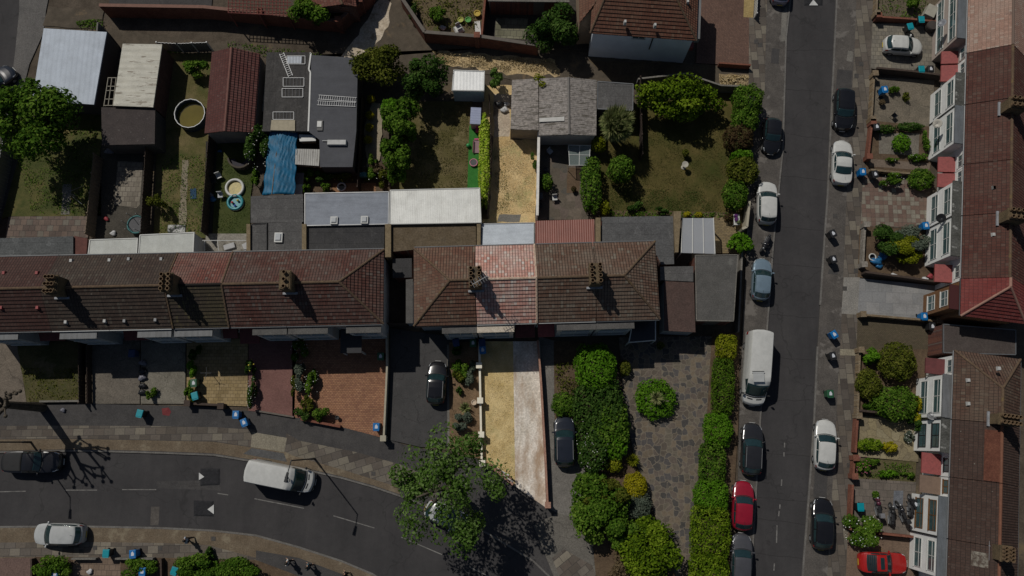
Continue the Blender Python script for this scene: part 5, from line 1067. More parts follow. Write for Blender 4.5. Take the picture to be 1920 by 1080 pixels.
flatbox('garage', 'concrete roofed garage at the end of the middle terrace', 'garage', [(1303, 478), (1384, 477), (1376, 603), (1305, 602)], 2.9, BRICK, rough('pitted concrete roof', (.10, .097, .09), (.125, .12, .112), .9, 10, c3=(.17, .165, .15), f3=(.6, .7), s3=.5), trim=CONC)
for lab, q in (('brick parapet wall right of the dark felt roofs', [(566, 420), (574, 420), (574, 470), (566, 470)]), ('brick parapet wall left of the mossy brown roof', [(722, 420), (733, 420), (733, 482), (722, 482)]), ('brick parapet wall left of the pale grey roof', [(894, 420), (901, 420), (901, 462), (894, 462)]), ('brick parapet wall left of the domed skylight roofs', [(462, 420), (469, 420), (469, 470), (462, 470)]), ('brick parapet wall left of the wide dark grey roof', [(1117, 408), (1126, 408), (1126, 457), (1117, 457)]), ('brick parapet wall by the polycarbonate canopy', [(1263, 396), (1277, 396), (1272, 473), (1266, 473)])):
    t = [P(x, y, 3.05) for x, y in q]; o = MB().prism(t, -.2, 3.05).build('parapet_wall', rough('weathered stock brick', (.2, .155, .09), (.26, .2, .125), 1.2, 10, c3=(.12, .1, .07)), label=lab, cat='wall')
flatbox('side_roof', 'pale grey strip roof over the side passage left of the middle terrace', 'side roof', [(761, 524), (774, 523), (774, 606), (761, 606)], 2.5, GREYR, FELT)
flatbox('side_roof', 'dark flat roof over the side passage below the mossy brown roof', 'side roof', [(736, 485), (772, 484), (772, 520), (736, 521)], 2.4, BRICK, DFELT)
fence('gate', 'dark passage gate at the top of the black tarmac drive', [(733, 612), (764, 612)], 1.9, DARKWOOD)
pg = thing('canopy', 'clear ribbed polycarbonate canopy over the yellow brick patio', 'canopy', P(1308, 442, .13))
q = [P(x, y, 2.5) for x, y in ((1279, 409), (1338, 409), (1341, 476), (1277, 474))]
pm_ = NB('polycarbonate', .25, .5); pm_.col((.5, .52, .55)); pm_.p.inputs['Alpha'].default_value = .62
MB().hexa([p - Vector((0, 0, .02)) for p in q], q).build('roof_sheet', pm_.m, pg)
m = MB()
for i in range(4):
    f = (i + .02) / 3.04; m.tube(q[0] + (q[1] - q[0]) * f + Vector((0, 0, .03)), q[3] + (q[2] - q[3]) * f + Vector((0, 0, .03)), .045)
m.build('rafters', WHITE, pg)
for p in q: MB().box((p.x, p.y, 0), (.1, .1, 2.45)).build('post', WHITE, pg)
# ================================================================ SHEDS AND GARAGES
flatbox('garage', 'pale blue metal roofed garage at the left corner', 'garage', [(82, 53), (200, 60), (176, 196), (60, 188)], 2.9, plain('dark block wall', (.07, .065, .06), .9), sheet('pale blue sheet roof', (.44, .5, .58), .45, 0, stain=(.3, .32, .34), amount=.7, dirt=(.85, .86, .88), depth=.3), zs=[2.9, 2.7, 2.7, 2.9], trim=None)
flatbox('shed', 'cream roofed shed streaked with rust marks', 'shed', [(230, 82), (304, 83), (287, 201), (212, 198)], 2.9, plain('brown red brick', (.10, .05, .04), .9, var=.3), sheet('rust streaked cream roof', (.52, .50, .42), .6, 1, stain=(.14, .10, .055), amount=.57, dirt=(.7, .66, .55), depth=.3))
flatbox('shed', 'dark shingled shed below the cream roofed shed', 'shed', [(190, 201), (291, 203), (290, 270), (191, 272)], 2.6, plain('dark block wall', (.07, .065, .06), .9), rough('dark speckled shingles', (.062, .052, .05), (.08, .066, .062), .8, 10, speck=(.16, .15, .14)))
gable('outbuilding', 'long gabled outbuilding with dark red tiles', 'outbuilding', (434, 89), (421, 246), 4.1, [(398, 98), (384, 250)], [(488, 101), (477, 248)], 2.9, plain('grey block', (.2, .19, .18), .9, var=.15), tile('plum red tiles', (.125, .05, .045), (.145, .06, .052), (.165, .075, .065), amount=.9, w=.3, h=.34), caps=plain('plum ridge', (.2, .09, .07), .8))
flatbox('workshop', 'brown felt workshop roof with bed frames lying on it', 'workshop', [(500, 98), (582, 98), (577, 246), (492, 246)], 2.9, plain('dark block wall', (.07, .065, .06), .9), rough('brown black felt', (.066, .063, .06), (.085, .08, .076), .9, 7, c3=(.055, .053, .052), f3=(.5, .6), stretch=(1, .3), seam=(1.0, 6)))
flatbox('workshop', 'slate grey flat workshop roof with two ladders on it', 'workshop', [(584, 103), (671, 109), (668, 245), (661, 313), (600, 313), (599, 262), (578, 246)], 2.9, plain('dark block wall', (.07, .065, .06), .9), sheet('slate grey felt', (.088, .09, .10), 1.0, 1, r=.85, depth=.2, dirt=(.85, .85, .85)), trim=None)
wl = [(581, 100), (583, 100), (579, 130), (582, 136), (580, 200), (578, 246)]
MB().strip([P(x, y, 2.92) for x, y in wl], .07, 2.89, 2.95).build('flashing', WHITE, label='jagged white flashing strip between the two workshop roofs', cat='flashing')
flatbox('garden_shed', 'pale blue timber shed with white roof by the alley', 'shed', [(850, 131), (909, 133), (908, 171), (847, 170)], 2.5, plain('pale blue boards', (.27, .38, .42), .8, var=.1), WHRB, trim=WHITE, doors=[(862, 187, 873, 187, .1, 2.0, plain('pale boards', (.45, .5, .52), .7)), (877, 187, 885, 188, 1.3, 1.8, GLASS), (892, 188, 900, 188, 1.3, 1.8, GLASS)])
AZB = sheet('mossy cement sheeting', (.25, .225, .205), .18, 1, stain=(.09, .08, .065), amount=.54, r=.9, dirt=(.55, .5, .44), depth=.4, mott=.9)
flatbox('shed', 'mossy grey cement roofed shed with small windows, left half of the pair', 'shed', [(960, 150), (1009, 147), (1010, 244), (957, 242)], 2.6, plain('buff boards', (.34, .28, .21), .85, var=.12), AZB, zs=[2.5, 2.8, 2.8, 2.5], doors=[(973, 252, 980, 252, 1.3, 1.8, GLASS), (985, 252, 993, 252, 1.3, 1.8, GLASS)])
gable('garage', 'mossy grey gabled garage with one pale roof light, right half of the pair', 'garage', (1066, 145), (1067, 252), 3.3, [(1011, 147), (1010, 254)], [(1119, 150), (1118, 254)], 2.7, plain('white washed block', (.42, .41, .39), .9), sheet('weathered cement sheeting', (.235, .215, .20), .18, 1, stain=(.085, .075, .06), amount=.54, r=.9, dirt=(.55, .5, .44), depth=.4, mott=.9), caps=plain('cement ridge', (.2, .185, .17), .9))
q = [P(x, y, z) for x, y, z in ((1011, 222, 2.79), (1058, 219, 3.23), (1058, 227, 3.23), (1011, 229, 2.79))]
MB().hexa(q, [p + Vector((0, 0, .06)) for p in q]).build('roof_light', plain('milky roof light', (.5, .49, .46), .6), label='pale strip roof light on the mossy gabled garage', cat='roof light')
flatbox('garage', 'plain grey flat roofed garage beside the mossy pair', 'garage', [(1120, 152), (1188, 157), (1187, 208), (1119, 205)], 2.5, plain('dark block wall', (.07, .065, .06), .9), GFELT, trim=GREYMETAL)
def roofbit(F, name, u0, u1, v0, v1, D, ze, zr, mat, label, lift=.085, t=.05):
    zz = lambda v: ze + (zr - ze) * (1 - abs(v + D / 2) / (D / 2)) + lift
    q = [F(u0, v0, zz(v0)), F(u1, v0, zz(v0)), F(u1, v1, zz(v1)), F(u0, v1, zz(v1))]
    return MB().hexa([p - Vector((0, 0, t)) for p in q], q).build(name, mat, label=label, cat='roof patch')
roofbit(FR2, 'tile_patch', uQ(800), uQ(893), -DR / 2 + .95, -DR / 2 + .12, DR, ZE, ZR, rough('orange new tiles', (.12, .045, .03), (.15, .06, .038), 2, 9), 'orange strip of newer tiles along the ridge of the lower right terrace')
roofbit(FR2, 'mortar_stain', uQ(1025), uQ(1052), -DR / 2 + 1.5, -DR / 2 + .6, DR, ZE, ZR, rough('spilt mortar', (.10, .075, .06), (.26, .24, .2), 3, 9, cut=(.4, .6)), 'pale mortar patch on the dark roof beside the lowest chimney', lift=.075)
# ================================================================ FENCES AND GARDEN WALLS
RED = rough('red brick wall', (.19, .075, .05), (.25, .105, .07), 1.5, 9, c3=(.13, .06, .045)); CAP = plain('concrete coping', (.15, .13, .11), .9, var=.15)
wall('brick_wall', 'long red brick garden wall along the alley with capped piers', [(205, 30), (395, 33), (520, 46), (618, 56), (642, 58), (700, 6), (712, -30)], 1.9, .24, RED, coping=plain('brick coping', (.22, .12, .09), .9), pillars=[(500, 44), (642, 58), (682, 22)])
wall('brick_wall', 'red brick wall wrapping the weedy garden above the alley', [(752, -30), (757, 14), (800, 78), (902, 86), (1008, 102)], 1.8, .24, RED, coping=CAP, pillars=[(896, 86)])
wall('brick_wall', 'low yard wall between the weedy garden and the mossy patio', [(914, -20), (904, 84)], 1.7, .18, RED)
fence('fence', 'brown boarded fence on the right of the left front lawn', [(159, 640), (160, 756)], 1.1, DARKWOOD); fence('fence', 'second dark fence along the old concrete drive', [(171, 640), (172, 756)], .8, DARKWOOD)
wall('low_wall', 'low stone kerb wall under the left front lawn', [(78, 753), (157, 752)], .35, .16, CONC)
wall('low_wall', 'dark low wall in front of the yellow block paving', [(358, 757), (420, 760)], .55, .2, DARKWOOD, pillars=[(358, 757), (420, 762)])
wall('low_wall', 'pale kerb wall below the dusky red paving', [(480, 770), (552, 782)], .2, .14, CAP); wall('low_wall', 'dark low wall below the flower border', [(566, 786), (640, 800)], .5, .2, RED)
CRM = plain('cream painted wall', (.42, .38, .29), .85, var=.12)
wall('cream_wall', 'cream boundary wall between the orange and black drives', [(727, 616), (728, 690), (722, 822)], .8, .16, CRM, pillars=[(722, 822)], pm=CRM)
PAL = plain('ivory wall paint', (.72, .67, .55), .8, var=.08)
wall('garden_wall', 'ivory garden wall with square pillars beside the bleached grass', [(899, 642), (900, 690), (903, 840), (904, 868)], .65, .17, PAL, pillars=[(899, 687), (901, 752), (903, 815), (905, 868)], pm=PAL)  # bleached grass: dry grass, colour raised for the strip's brighter light
wall('garden_wall', 'low red brick wall between bleached and grey drives', [(1008, 640), (1014, 720), (1022, 860), (1026, 945)], .9, .16, rough('salmon brick', (.36, .19, .14), (.45, .27, .2), 2, 9), pillars=[(1026, 945)])  # bleached drive: concrete painted lighter for the strip's brightness
wall('garden_wall', 'white topped party wall along the parched garden', [(1009, 262), (1006, 415)], 1.9, .16, plain('whitened wall', (.66, .63, .58), .9, var=.15), coping=plain('whitened wall', (.66, .63, .58), .9, var=.15))
fence('fence', 'dark timber fence behind the bright clipped hedge', [(918, 190), (922, 300), (914, 410)], 1.5, DARKWOOD)
fence('fence', 'pale capped brown fence left of the yard with trampoline', [(193, 300), (178, 446)], 1.7, WOOD); fence('fence', 'dark fence right of the yard with trampoline', [(290, 272), (280, 446)], 1.8, DARKWOOD)
fence('fence', 'brown timber fence left of the paddling pool lawn', [(404, 262), (390, 442)], 1.7, DARKWOOD)
fence('fence', 'grey block fence on the left garden edge', [(42, 200), (18, 330), (-8, 440)], 1.8, GREYMETAL)
wall('block_wall', 'thin grey wall between blue and cream shed roofs', [(205, 64), (192, 200)], 2.2, .14, CONC)
fence('fence', 'white topped fence at the top of the round pool garden', [(308, 96), (345, 98), (400, 96)], 1.7, GREYMETAL, pmat=WHITE)
fence('fence', 'dark boundary fence beside the workshop and yellow flower row', [(684, 190), (676, 360)], 1.6, DARKWOOD); fence('fence', 'dark fence along the patchy brown lawn', [(733, 215), (734, 356)], 1.5, DARKWOOD)
fence('fence', 'dark fence between garage and bright green hedge', [(1196, 158), (1200, 300)], 1.6, DARKWOOD)
wall('rendered_wall', 'pale wall behind the bright green hedge', [(1192, 160), (1280, 150), (1345, 172), (1392, 174)], 1.4, .15, CONC)
wall('rendered_wall', 'low dark wall across the brown earth by the red block drive', [(1345, 124), (1404, 128)], .7, .15, RED)
wall('rendered_wall', 'cream gate post wall by the yellow brick patio', [(1398, 385), (1393, 432), (1384, 436)], 1.3, .2, CRM)
wall('rendered_wall', 'tall side wall along the concrete roofed garage', [(1386, 470), (1379, 625)], 1.0, .15, CONC)
fence('fence', 'low white fence by the yellow straw bed', [(1417, -30), (1414, 34)], .9, WHITE)
for lb, px, h, mt in (('brick wall above the car slab drive on the right', [(1640, 38), (1700, 42), (1758, 48)], .7, RED), ('dark wall between slab drive and patchy garden', [(1636, 136), (1700, 142), (1760, 150)], 1.0, DARKWOOD), ('front brick wall of the patchy concrete garden', [(1633, 146), (1628, 230)], .7, PALEBRICK), ('front brick wall of the raised bed garden', [(1629, 236), (1622, 300)], .7, RED), ('brick wall above the chequered slabs', [(1628, 322), (1690, 328), (1744, 332)], .6, PALEBRICK), ('rubble front wall of the bushy garden', [(1616, 426), (1612, 500)], .7, rough('rubble stone', (.2, .18, .15), (.34, .31, .27), 3, 8)), ('dark wall between bushy garden and grey drive', [(1614, 514), (1690, 524), (1758, 534)], 1.0, DARKWOOD), ('pier wall below the smooth grey drive', [(1610, 592), (1680, 598), (1752, 604)], .7, PALEBRICK), ('yellow front wall of the rounded bushes', [(1606, 658), (1602, 780)], .7, PALEBRICK), ('dark wall below the rounded bushes', [(1604, 770), (1660, 776)], .8, DARKWOOD), ('red front wall of the yellow crazy paving', [(1601, 784), (1597, 848)], .8, RED), ('red front wall of the weedy bed', [(1596, 858), (1594, 892)], .7, RED), ('red front wall of the motorcycle yard', [(1592, 908), (1588, 992)], .8, RED), ('thin wall between motorcycles and red coupe', [(1640, 998), (1716, 1006)], .8, RED), ('low wall of the shrub garden at the top right', [(1640, -20), (1637, 34)], .7, PALEBRICK)):
    ps = [px[0], px[-1]] if h == .7 else []
    wall('front_wall', lb, px, h, .18, mt, coping=None, pillars=ps, group='front garden walls of the right terraces')
for lb, px in (('dark low wall left of the lower hedge garden', [(66, 1046), (66, 1100)]), ('low wall above the lower reddish drive', [(140, 1046), (186, 1046)]), ('pale low wall along the bottom hedge', [(222, 1046), (292, 1046)]), ('dark fence between the two lower hedge gardens', [(307, 1046), (308, 1100)])): wall('low_wall', lb, px, .6, .14, DARKWOOD if 'dark' in lb else CONC)
tr = thing('trellis', 'pale timber trellis frame beside the cream roofed shed', 'trellis', P(206, 172, .1)); m = MB()
for x0, y0, x1, y1 in ((203, 146, 195, 198), (210, 146, 203, 198), (218, 146, 212, 198), (203, 146, 218, 146), (202, 162, 216, 162), (200, 170, 215, 170), (197, 186, 213, 186), (195, 198, 212, 198)): m.tube(P(x0, y0, 2.4), P(x1, y1, 2.4), .05, .05, 6)
m.build('lattice', plain('pale timber', (.34, .31, .25), .85), tr)
for x, y in ((203, 146), (195, 198), (218, 146), (212, 198)): q = P(x, y, 2.4); MB().tube((q.x, q.y, 0), (q.x, q.y, 2.4), .06).build('post', plain('pale timber', (.34, .31, .25), .85), tr)
pr = thing('pergola', 'red painted lattice pergola at the top edge', 'pergola', P(485, 10, .1)); m = MB(); RW = plain('dull red timber', (.24, .075, .06), .85, var=.2)
for i in range(17): x = 428 + i * 6.9; m.tube(P(x + 1, -30, 2.5), P(x, 24 + i * .4, 2.5), .045, .045, 4)
for i in range(9): y = -26 + i * 6.2; m.tube(P(427, y, 2.54), P(546, y + 6, 2.54), .045, .045, 4)
m.build('lattice', RW, pr)
for x, y in ((429, 24), (486, 27), (540, 30)): q = P(x, y, 2.45); MB().tube((q.x, q.y, 0), (q.x, q.y, 2.48), .07).build('post', RW, pr)
gf = thing('greenhouse', 'small white framed glass cold frame by the brown patio', 'cold frame', P(1085, 295, .13)); m = MB()
for x0, y0, x1, y1 in ((1066, 272, 1108, 273), (1066, 290, 1107, 291), (1068, 310, 1104, 310), (1066, 272, 1068, 310), (1087, 272, 1086, 310), (1107, 273, 1104, 310)): m.tube(P(x0, y0, 1.6), P(x1, y1, 1.6), .03)
m.build('frame', WHITE, gf); q = [P(x, y, 1.59) for x, y in ((1067, 310), (1104, 310), (1107, 273), (1066, 273))]
gm = NB('thin glass', .05, .5); gm.col((.3, .36, .34)); gm.p.inputs['Alpha'].default_value = .35
MB().hexa([p - Vector((0, 0, .01)) for p in q], q).build('pane', gm.m, gf)
for p in q: MB().tube((p.x, p.y, 0), (p.x, p.y, 1.59), .03).build('post', WHITE, gf)
# ================================================================ PLANTS
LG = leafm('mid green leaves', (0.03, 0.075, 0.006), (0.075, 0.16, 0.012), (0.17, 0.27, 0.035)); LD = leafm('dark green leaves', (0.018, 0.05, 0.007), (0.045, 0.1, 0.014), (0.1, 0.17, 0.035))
LO = leafm('olive leaves', (0.04, 0.055, 0.006), (0.095, 0.115, 0.012), (0.18, 0.19, 0.03)); LB = leafm('bright green leaves', (0.055, 0.14, 0.006), (0.1, 0.25, 0.01), (0.18, 0.35, 0.03), 0.35)
LY = leafm('yellow green leaves', (0.12, 0.15, 0.006), (0.22, 0.25, 0.01), (0.34, 0.35, 0.03), 0.35); LYY = leafm('golden leaves', (0.24, 0.22, 0.006), (0.38, 0.34, 0.01), (0.5, 0.44, 0.03), 0.35)
LP = leafm('plane tree leaves', (0.05, 0.11, 0.012), (0.1, 0.19, 0.03), (0.22, 0.33, 0.1), 0.35); LGR = leafm('grey green leaves', (.07, .09, .065), (.11, .14, .10), (.17, .20, .15)); LBR = leafm('brown red leaves', (.05, .03, .015), (.09, .055, .025), (.09, .10, .03))
LDRY = leafm('dry brown leaves', (.09, .065, .035), (.15, .11, .06), (.21, .16, .09)); LH = leafm('conifer hedge leaves', (0.045, 0.09, 0.004), (0.12, 0.2, 0.007), (0.24, 0.33, 0.025)); LFR = leafm('palm leaves', (.10, .14, .04), (.21, .25, .085), (.40, .40, .18))
LIM = leafm('lime hedge leaves', (0.22, 0.34, 0.02), (0.38, 0.52, 0.04), (0.56, 0.62, 0.12), 0.4)  # leaf colour raised to imitate the brighter light of the strip
PK = (.35, .09, .15); WF = (.6, .6, .55)
plant('leafy_tree', 'big round green tree overlapping the pale blue garage', 'tree', 62, 228, 76, 78, 6.4, LG, leaf=.17, clumps=26, dens=1.5, z0=1.4)
tp = plant('street_tree', 'large loose street tree standing between the bend and the bleached drive', 'tree', 838, 915, 98, 104, 7.2, LP, leaf=.14, clumps=48, dens=.58, z0=3.4, spread=.94, ck=(.15, .33), inner='crown')  # bleached drive: concrete painted lighter for the strip's brightness
c_ = P(858, 905, .1); m = MB(); m.tube((tp.location.x, tp.location.y, -.2), (tp.location.x, tp.location.y, 4.4), .3, .2, 10); m.build('lower_trunk', BARK, tp)
plant('leafy_tree', 'olive brown bushy tree above the yellow flower row', 'tree', 714, 128, 52, 46, 4.2, LO, leaf=.14, clumps=18, dens=1.5)
plant('leafy_tree', 'dark green tree left of the pale blue shed', 'tree', 800, 150, 44, 44, 4.4, LD, leaf=.15, clumps=16, dens=1.5)
plant('leafy_tree', 'tall green tree mass below the olive tree, upper half', 'tree', 758, 232, 44, 46, 5.4, LG, leaf=.15, clumps=16, dens=1.6)
plant('leafy_tree', 'green tree mass above the long white corrugated roof', 'tree', 742, 300, 32, 48, 4.6, LG, leaf=.14, clumps=14, dens=1.6)
plant('shrub', 'bright tipped shrub between the two green tree masses', 'shrub', 735, 212, 20, 22, 3.8, LB, leaf=.1)
plant('leafy_tree', 'leafy tree rising over the brick alley wall at the top', 'tree', 582, 26, 42, 34, 3.8, LG, leaf=.14, clumps=14, dens=1.5)
plant('leafy_tree', 'dark dense tree shading the mossy patio at the top', 'tree', 1036, 52, 52, 46, 4.6, LD, leaf=.15, clumps=18, dens=1.6)
plant('shrub', 'weedy shrub in the cluttered earth garden', 'shrub', 820, 22, 20, 22, 1.6, LG, leaf=.1, clumps=7); plant('shrub', 'small dark shrub by the angled brick wall', 'shrub', 776, 20, 9, 22, 1.4, LD, clumps=5)
plant('climber', 'leafy climber at the top of the round pool garden', 'climbing plant', 368, 127, 28, 20, 1.8, LG, leaf=.13, clumps=9)
plant('white_flower_tree', 'small tree with white blossom beside the blue tarpaulin', 'tree', 486, 280, 23, 44, 3.4, LD, leaf=.11, clumps=12, dens=1.5, flower=(WF, 70, .07)); plant('shrub', 'low shrub below the white blossom tree', 'shrub', 478, 345, 10, 26, 1.8, LG, leaf=.1, clumps=5)
plant('young_tree', 'pale leafed sapling between shed and alley', 'small tree', 928, 150, 15, 20, 2.8, LP, leaf=.14, clumps=8)
plant('creeper', 'yellow green creeper growing over the mossy shed roofs', 'climbing plant', 1016, 160, 25, 22, 3.6, LY, leaf=.09, clumps=9, dens=.6, z0=.1)
plant('clipped_hedge', 'narrow lime green clipped hedge between artificial turf and parched garden', 'hedge', 908, 300, 10, 88, 1.8, LIM, leaf=.10, p=4, dens=1.5)
plant('shrub', 'pale weed clump on the whitened party wall', 'shrub', 1000, 305, 8, 17, 1.2, LP, leaf=.1, clumps=4)
plant('shrub', 'round dark shrub on the edge of the brown patio', 'shrub', 1024, 342, 12, 16, 1.6, LG, leaf=.1)
plant('hedge', 'tall green hedge along the right of the brown patio', 'hedge', 1108, 346, 19, 52, 2.2, LG, leaf=.11, p=3, dens=1.3)
plant('shrub', 'yellow green bush above the patio hedge', 'shrub', 1122, 272, 13, 14, 2, LY, leaf=.09); plant('shrub', 'round deep green shrub on the lawn edge', 'shrub', 1164, 318, 24, 24, 3.1, LB if False else LG, leaf=.1, dens=1.2)
plant('shrub', 'yellowish small bush below the round shrub', 'shrub', 1134, 390, 9, 13, 1.2, LY, leaf=.09); plant('shrub', 'low dark bush at the foot of the lawn', 'shrub', 1192, 390, 18, 12, 1.1, LD, leaf=.1, clumps=5)
plant('shrub', 'second low dark bush at the foot of the lawn, by the canopy wall', 'shrub', 1242, 396, 16, 8, 1, LD, leaf=.1, clumps=4)
spiky('cordyline_palm', 'spiky palm with several grey green heads beside the garage', 'palm', 1157, 232, 30, 1.0, LFR, trunk=3.0, n=420, wid=.032, heads=((0, 0, .5), (.7, .3, .3), (-.7, .2, .2), (.1, -.75, .1), (.1, .75, .3), (.55, -.6, .1), (-.5, -.55, .1), (-.45, .6, .3)))
plant('hedge', 'large bright green bamboo like hedge at the top of the brown lawn', 'hedge', 1278, 183, 84, 40, 4.0, LH, leaf=.14, clumps=26, dens=1.7, z0=.4)
for i, (x, y, rx, ry, h, mt, lb) in enumerate(((1401, 190, 28, 30, 2.9, LG, 'tall deep green hedge bush at the top corner of the brown lawn'), (1396, 226, 24, 24, 2.6, LG, 'green hedge bush just below the tall corner bush'), (1384, 260, 27, 25, 2.5, LBR, 'bronze brown hedge bush along the street'), (1390, 294, 20, 10, 2.2, LB, 'small bright hedge bush below the bronze one'), (1392, 322, 28, 28, 2.4, LO, 'olive hedge bush beside the parked white car'), (1378, 366, 22, 27, 2.2, LG, 'green hedge bush above the gate post wall'))):
    plant('hedge_bush', lb, 'bush', x, y, rx, ry, h, mt, leaf=.1, p=2.6, dens=1.35, group='hedge bushes along the brown lawn')
plant('shrub', 'bright leaved shrub by the covered motorcycle', 'shrub', 1386, 457, 22, 23, 1.8, LB, leaf=.17, clumps=9, dens=1.3)
plant('shrub', 'golden shrub above the polycarbonate canopy', 'shrub', 1288, 402, 6, 5, .8, LYY, leaf=.07); plant('shrub', 'second golden shrub, right one above the canopy', 'shrub', 1310, 403, 7, 5, .8, LYY, leaf=.07)
plant('shrub', 'dark red shrub by the flower table', 'shrub', 1368, 408, 10, 7, .9, LBR, leaf=.08)
# front gardens, lower left
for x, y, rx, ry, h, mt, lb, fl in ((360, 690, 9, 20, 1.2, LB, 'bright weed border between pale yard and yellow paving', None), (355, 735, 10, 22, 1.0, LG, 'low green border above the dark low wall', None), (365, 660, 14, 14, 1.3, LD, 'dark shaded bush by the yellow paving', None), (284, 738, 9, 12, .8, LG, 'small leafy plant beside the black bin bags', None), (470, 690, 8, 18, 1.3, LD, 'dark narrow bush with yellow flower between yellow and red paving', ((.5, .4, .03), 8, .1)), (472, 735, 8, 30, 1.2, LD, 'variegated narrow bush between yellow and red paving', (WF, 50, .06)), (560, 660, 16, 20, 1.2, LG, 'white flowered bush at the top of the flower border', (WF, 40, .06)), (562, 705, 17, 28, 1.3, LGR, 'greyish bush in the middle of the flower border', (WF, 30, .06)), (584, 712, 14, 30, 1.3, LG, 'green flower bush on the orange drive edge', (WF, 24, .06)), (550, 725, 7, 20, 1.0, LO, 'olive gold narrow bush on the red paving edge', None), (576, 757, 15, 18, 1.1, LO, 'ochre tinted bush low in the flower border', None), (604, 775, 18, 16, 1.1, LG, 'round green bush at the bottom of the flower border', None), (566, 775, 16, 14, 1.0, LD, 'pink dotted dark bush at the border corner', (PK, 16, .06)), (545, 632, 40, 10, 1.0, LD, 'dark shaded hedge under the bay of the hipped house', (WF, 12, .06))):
    plant('border_plant', lb, 'bush', x, y, rx, ry, h, mt, leaf=.085, clumps=7, dens=1.3, flower=fl, group='bushes in the lower front gardens')
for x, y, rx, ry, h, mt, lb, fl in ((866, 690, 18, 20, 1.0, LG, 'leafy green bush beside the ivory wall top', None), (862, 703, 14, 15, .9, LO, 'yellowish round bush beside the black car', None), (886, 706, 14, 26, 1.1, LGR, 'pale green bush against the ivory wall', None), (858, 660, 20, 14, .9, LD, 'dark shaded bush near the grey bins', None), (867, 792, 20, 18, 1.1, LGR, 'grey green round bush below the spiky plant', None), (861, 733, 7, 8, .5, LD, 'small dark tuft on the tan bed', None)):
    plant('bed_plant', lb, 'bush', x, y, rx, ry, h, mt, leaf=.09, clumps=6, dens=1.2, flower=fl, group='bushes in the tan earth bed')
spiky('yucca', 'spiky yucca on the tan bed beside the ivory wall', 'plant', 872, 765, 19, .6, LFR, n=90, wid=.04)
plant('shrub', 'round bright green shrub above the navy car', 'shrub', 1057, 758, 22, 22, 1.5, LG, leaf=.09, dens=1.3)
weeds('mixed weeds in the bed beside the grey drive', [(1040, 680), (1082, 680), (1086, 770), (1044, 740)], 900, LO, .1, up=.4)
for x, y, rx, ry, h, mt, lb, fl, lf in ((1116, 690, 38, 44, 2.6, LB, 'vivid green flat topped hedge tree in the middle hedge row', None, .11), (1120, 760, 46, 50, 2.3, LD, 'dark green bush below the vivid hedge tree', None, .12), (1142, 800, 36, 46, 2.2, LG, 'mid green bush beside the crazy paving', None, .12), (1112, 838, 28, 46, 2.2, LD, 'white flowered dark bush beside the navy car', (WF, 90, .07), .11), (1150, 832, 26, 28, 1.9, LB, 'yellow green broad leaved bush in the hedge row', None, .13), (1172, 690, 10, 14, 1.0, LO, 'small olive bush at the top of the crazy paving', None, .08), (1152, 870, 14, 14, 1.2, LY, 'yellow green mound left of the feathery bush', None, .08), (1108, 905, 30, 20, 1.6, LG, 'low green bush under the hedge row', None, .11)):
    plant('hedge_row_bush', lb, 'bush', x, y, rx, ry, h, mt, leaf=lf, p=2.6, dens=1.3, flower=fl, group='bushes of the middle hedge row')
spiky('feathery_shrub', 'feathery round yellow green shrub on the paving edge', 'shrub', 1187, 863, 19, .5, LY, n=260, wid=.03, z0=.4)
plant('clipped_shrub', 'golden clipped dome shrub on the paving edge', 'shrub', 1191, 912, 21, 24, 1.6, LYY, leaf=.07, dens=1.3); plant('clipped_shrub', 'blue grey clipped dome shrub below the golden one', 'shrub', 1194, 948, 25, 25, 1.5, LGR, leaf=.07, dens=1.3)
plant('bushy_tree', 'broad green tree by the corner pavement', 'tree', 1126, 958, 58, 58, 3.4, LG, leaf=.13, clumps=20, dens=1.7); plant('bushy_tree', 'olive topped tree bush above the broad corner tree', 'tree', 1130, 925, 42, 26, 3.2, LO, leaf=.12, clumps=9, dens=1.5)
plant('conifer', 'spreading feathery conifer at the bottom of the paving', 'tree', 1222, 1030, 56, 56, 3.0, LH, leaf=.13, clumps=20, dens=1.7); plant('dry_bush', 'dry brown bush at the bottom edge by the conifer', 'bush', 1170, 1058, 36, 34, 1.8, LDRY, leaf=.12, clumps=10, dens=.7); plant('conifer', 'dark green low conifer between the corner tree and the spreading conifer', 'tree', 1178, 1005, 34, 28, 2.6, LG, leaf=.12, clumps=10, dens=1.5)
plant('round_shrub', 'round variegated shrub standing alone on the crazy paving', 'shrub', 1230, 748, 37, 36, 1.2, LB, leaf=.10, dens=1.2); spiky('yucca', 'spiky yucca rising from the round variegated shrub', 'plant', 1231, 747, 22, .5, LFR, z0=1.3, n=150, wid=.04)
plant('potted_shrub', 'small shaded olive shrub near the porch on the crazy paving', 'shrub', 1238, 648, 7, 7, .7, LO, leaf=.08)
for x, y, rx, ry, h, p_, mt, lb in ((1361, 651, 18, 23, 1.7, 5, LY, 'yellow tipped top block of the street hedge'), (1355, 724, 19, 52, 1.6, 7, leafm('clipped hedge leaves', (.03, .07, .005), (.07, .14, .009), (.14, .22, .02)), 'long clipped middle block of the street hedge opposite the white van'), (1346, 806, 25, 31, 1.7, 3, LB, 'bulging bright block of the street hedge'), (1335, 870, 23, 37, 1.6, 5, LG, 'leafy green block of the street hedge beside the dark hatchback'), (1332, 930, 30, 28, 1.9, 3.4, LB, 'feathery top block of the street conifer hedge'), (1331, 1000, 34, 50, 2.0, 5, LH, 'big shaggy conifer block of the street hedge'), (1328, 1084, 34, 40, 2.0, 5, LH, 'lowest shaggy conifer block of the street hedge')):
    plant('hedge', lb, 'hedge', x, y, rx, ry, h, mt, leaf=.085, p=p_, dens=1.5, rot=-.07, group='street hedge right of the crazy paving')
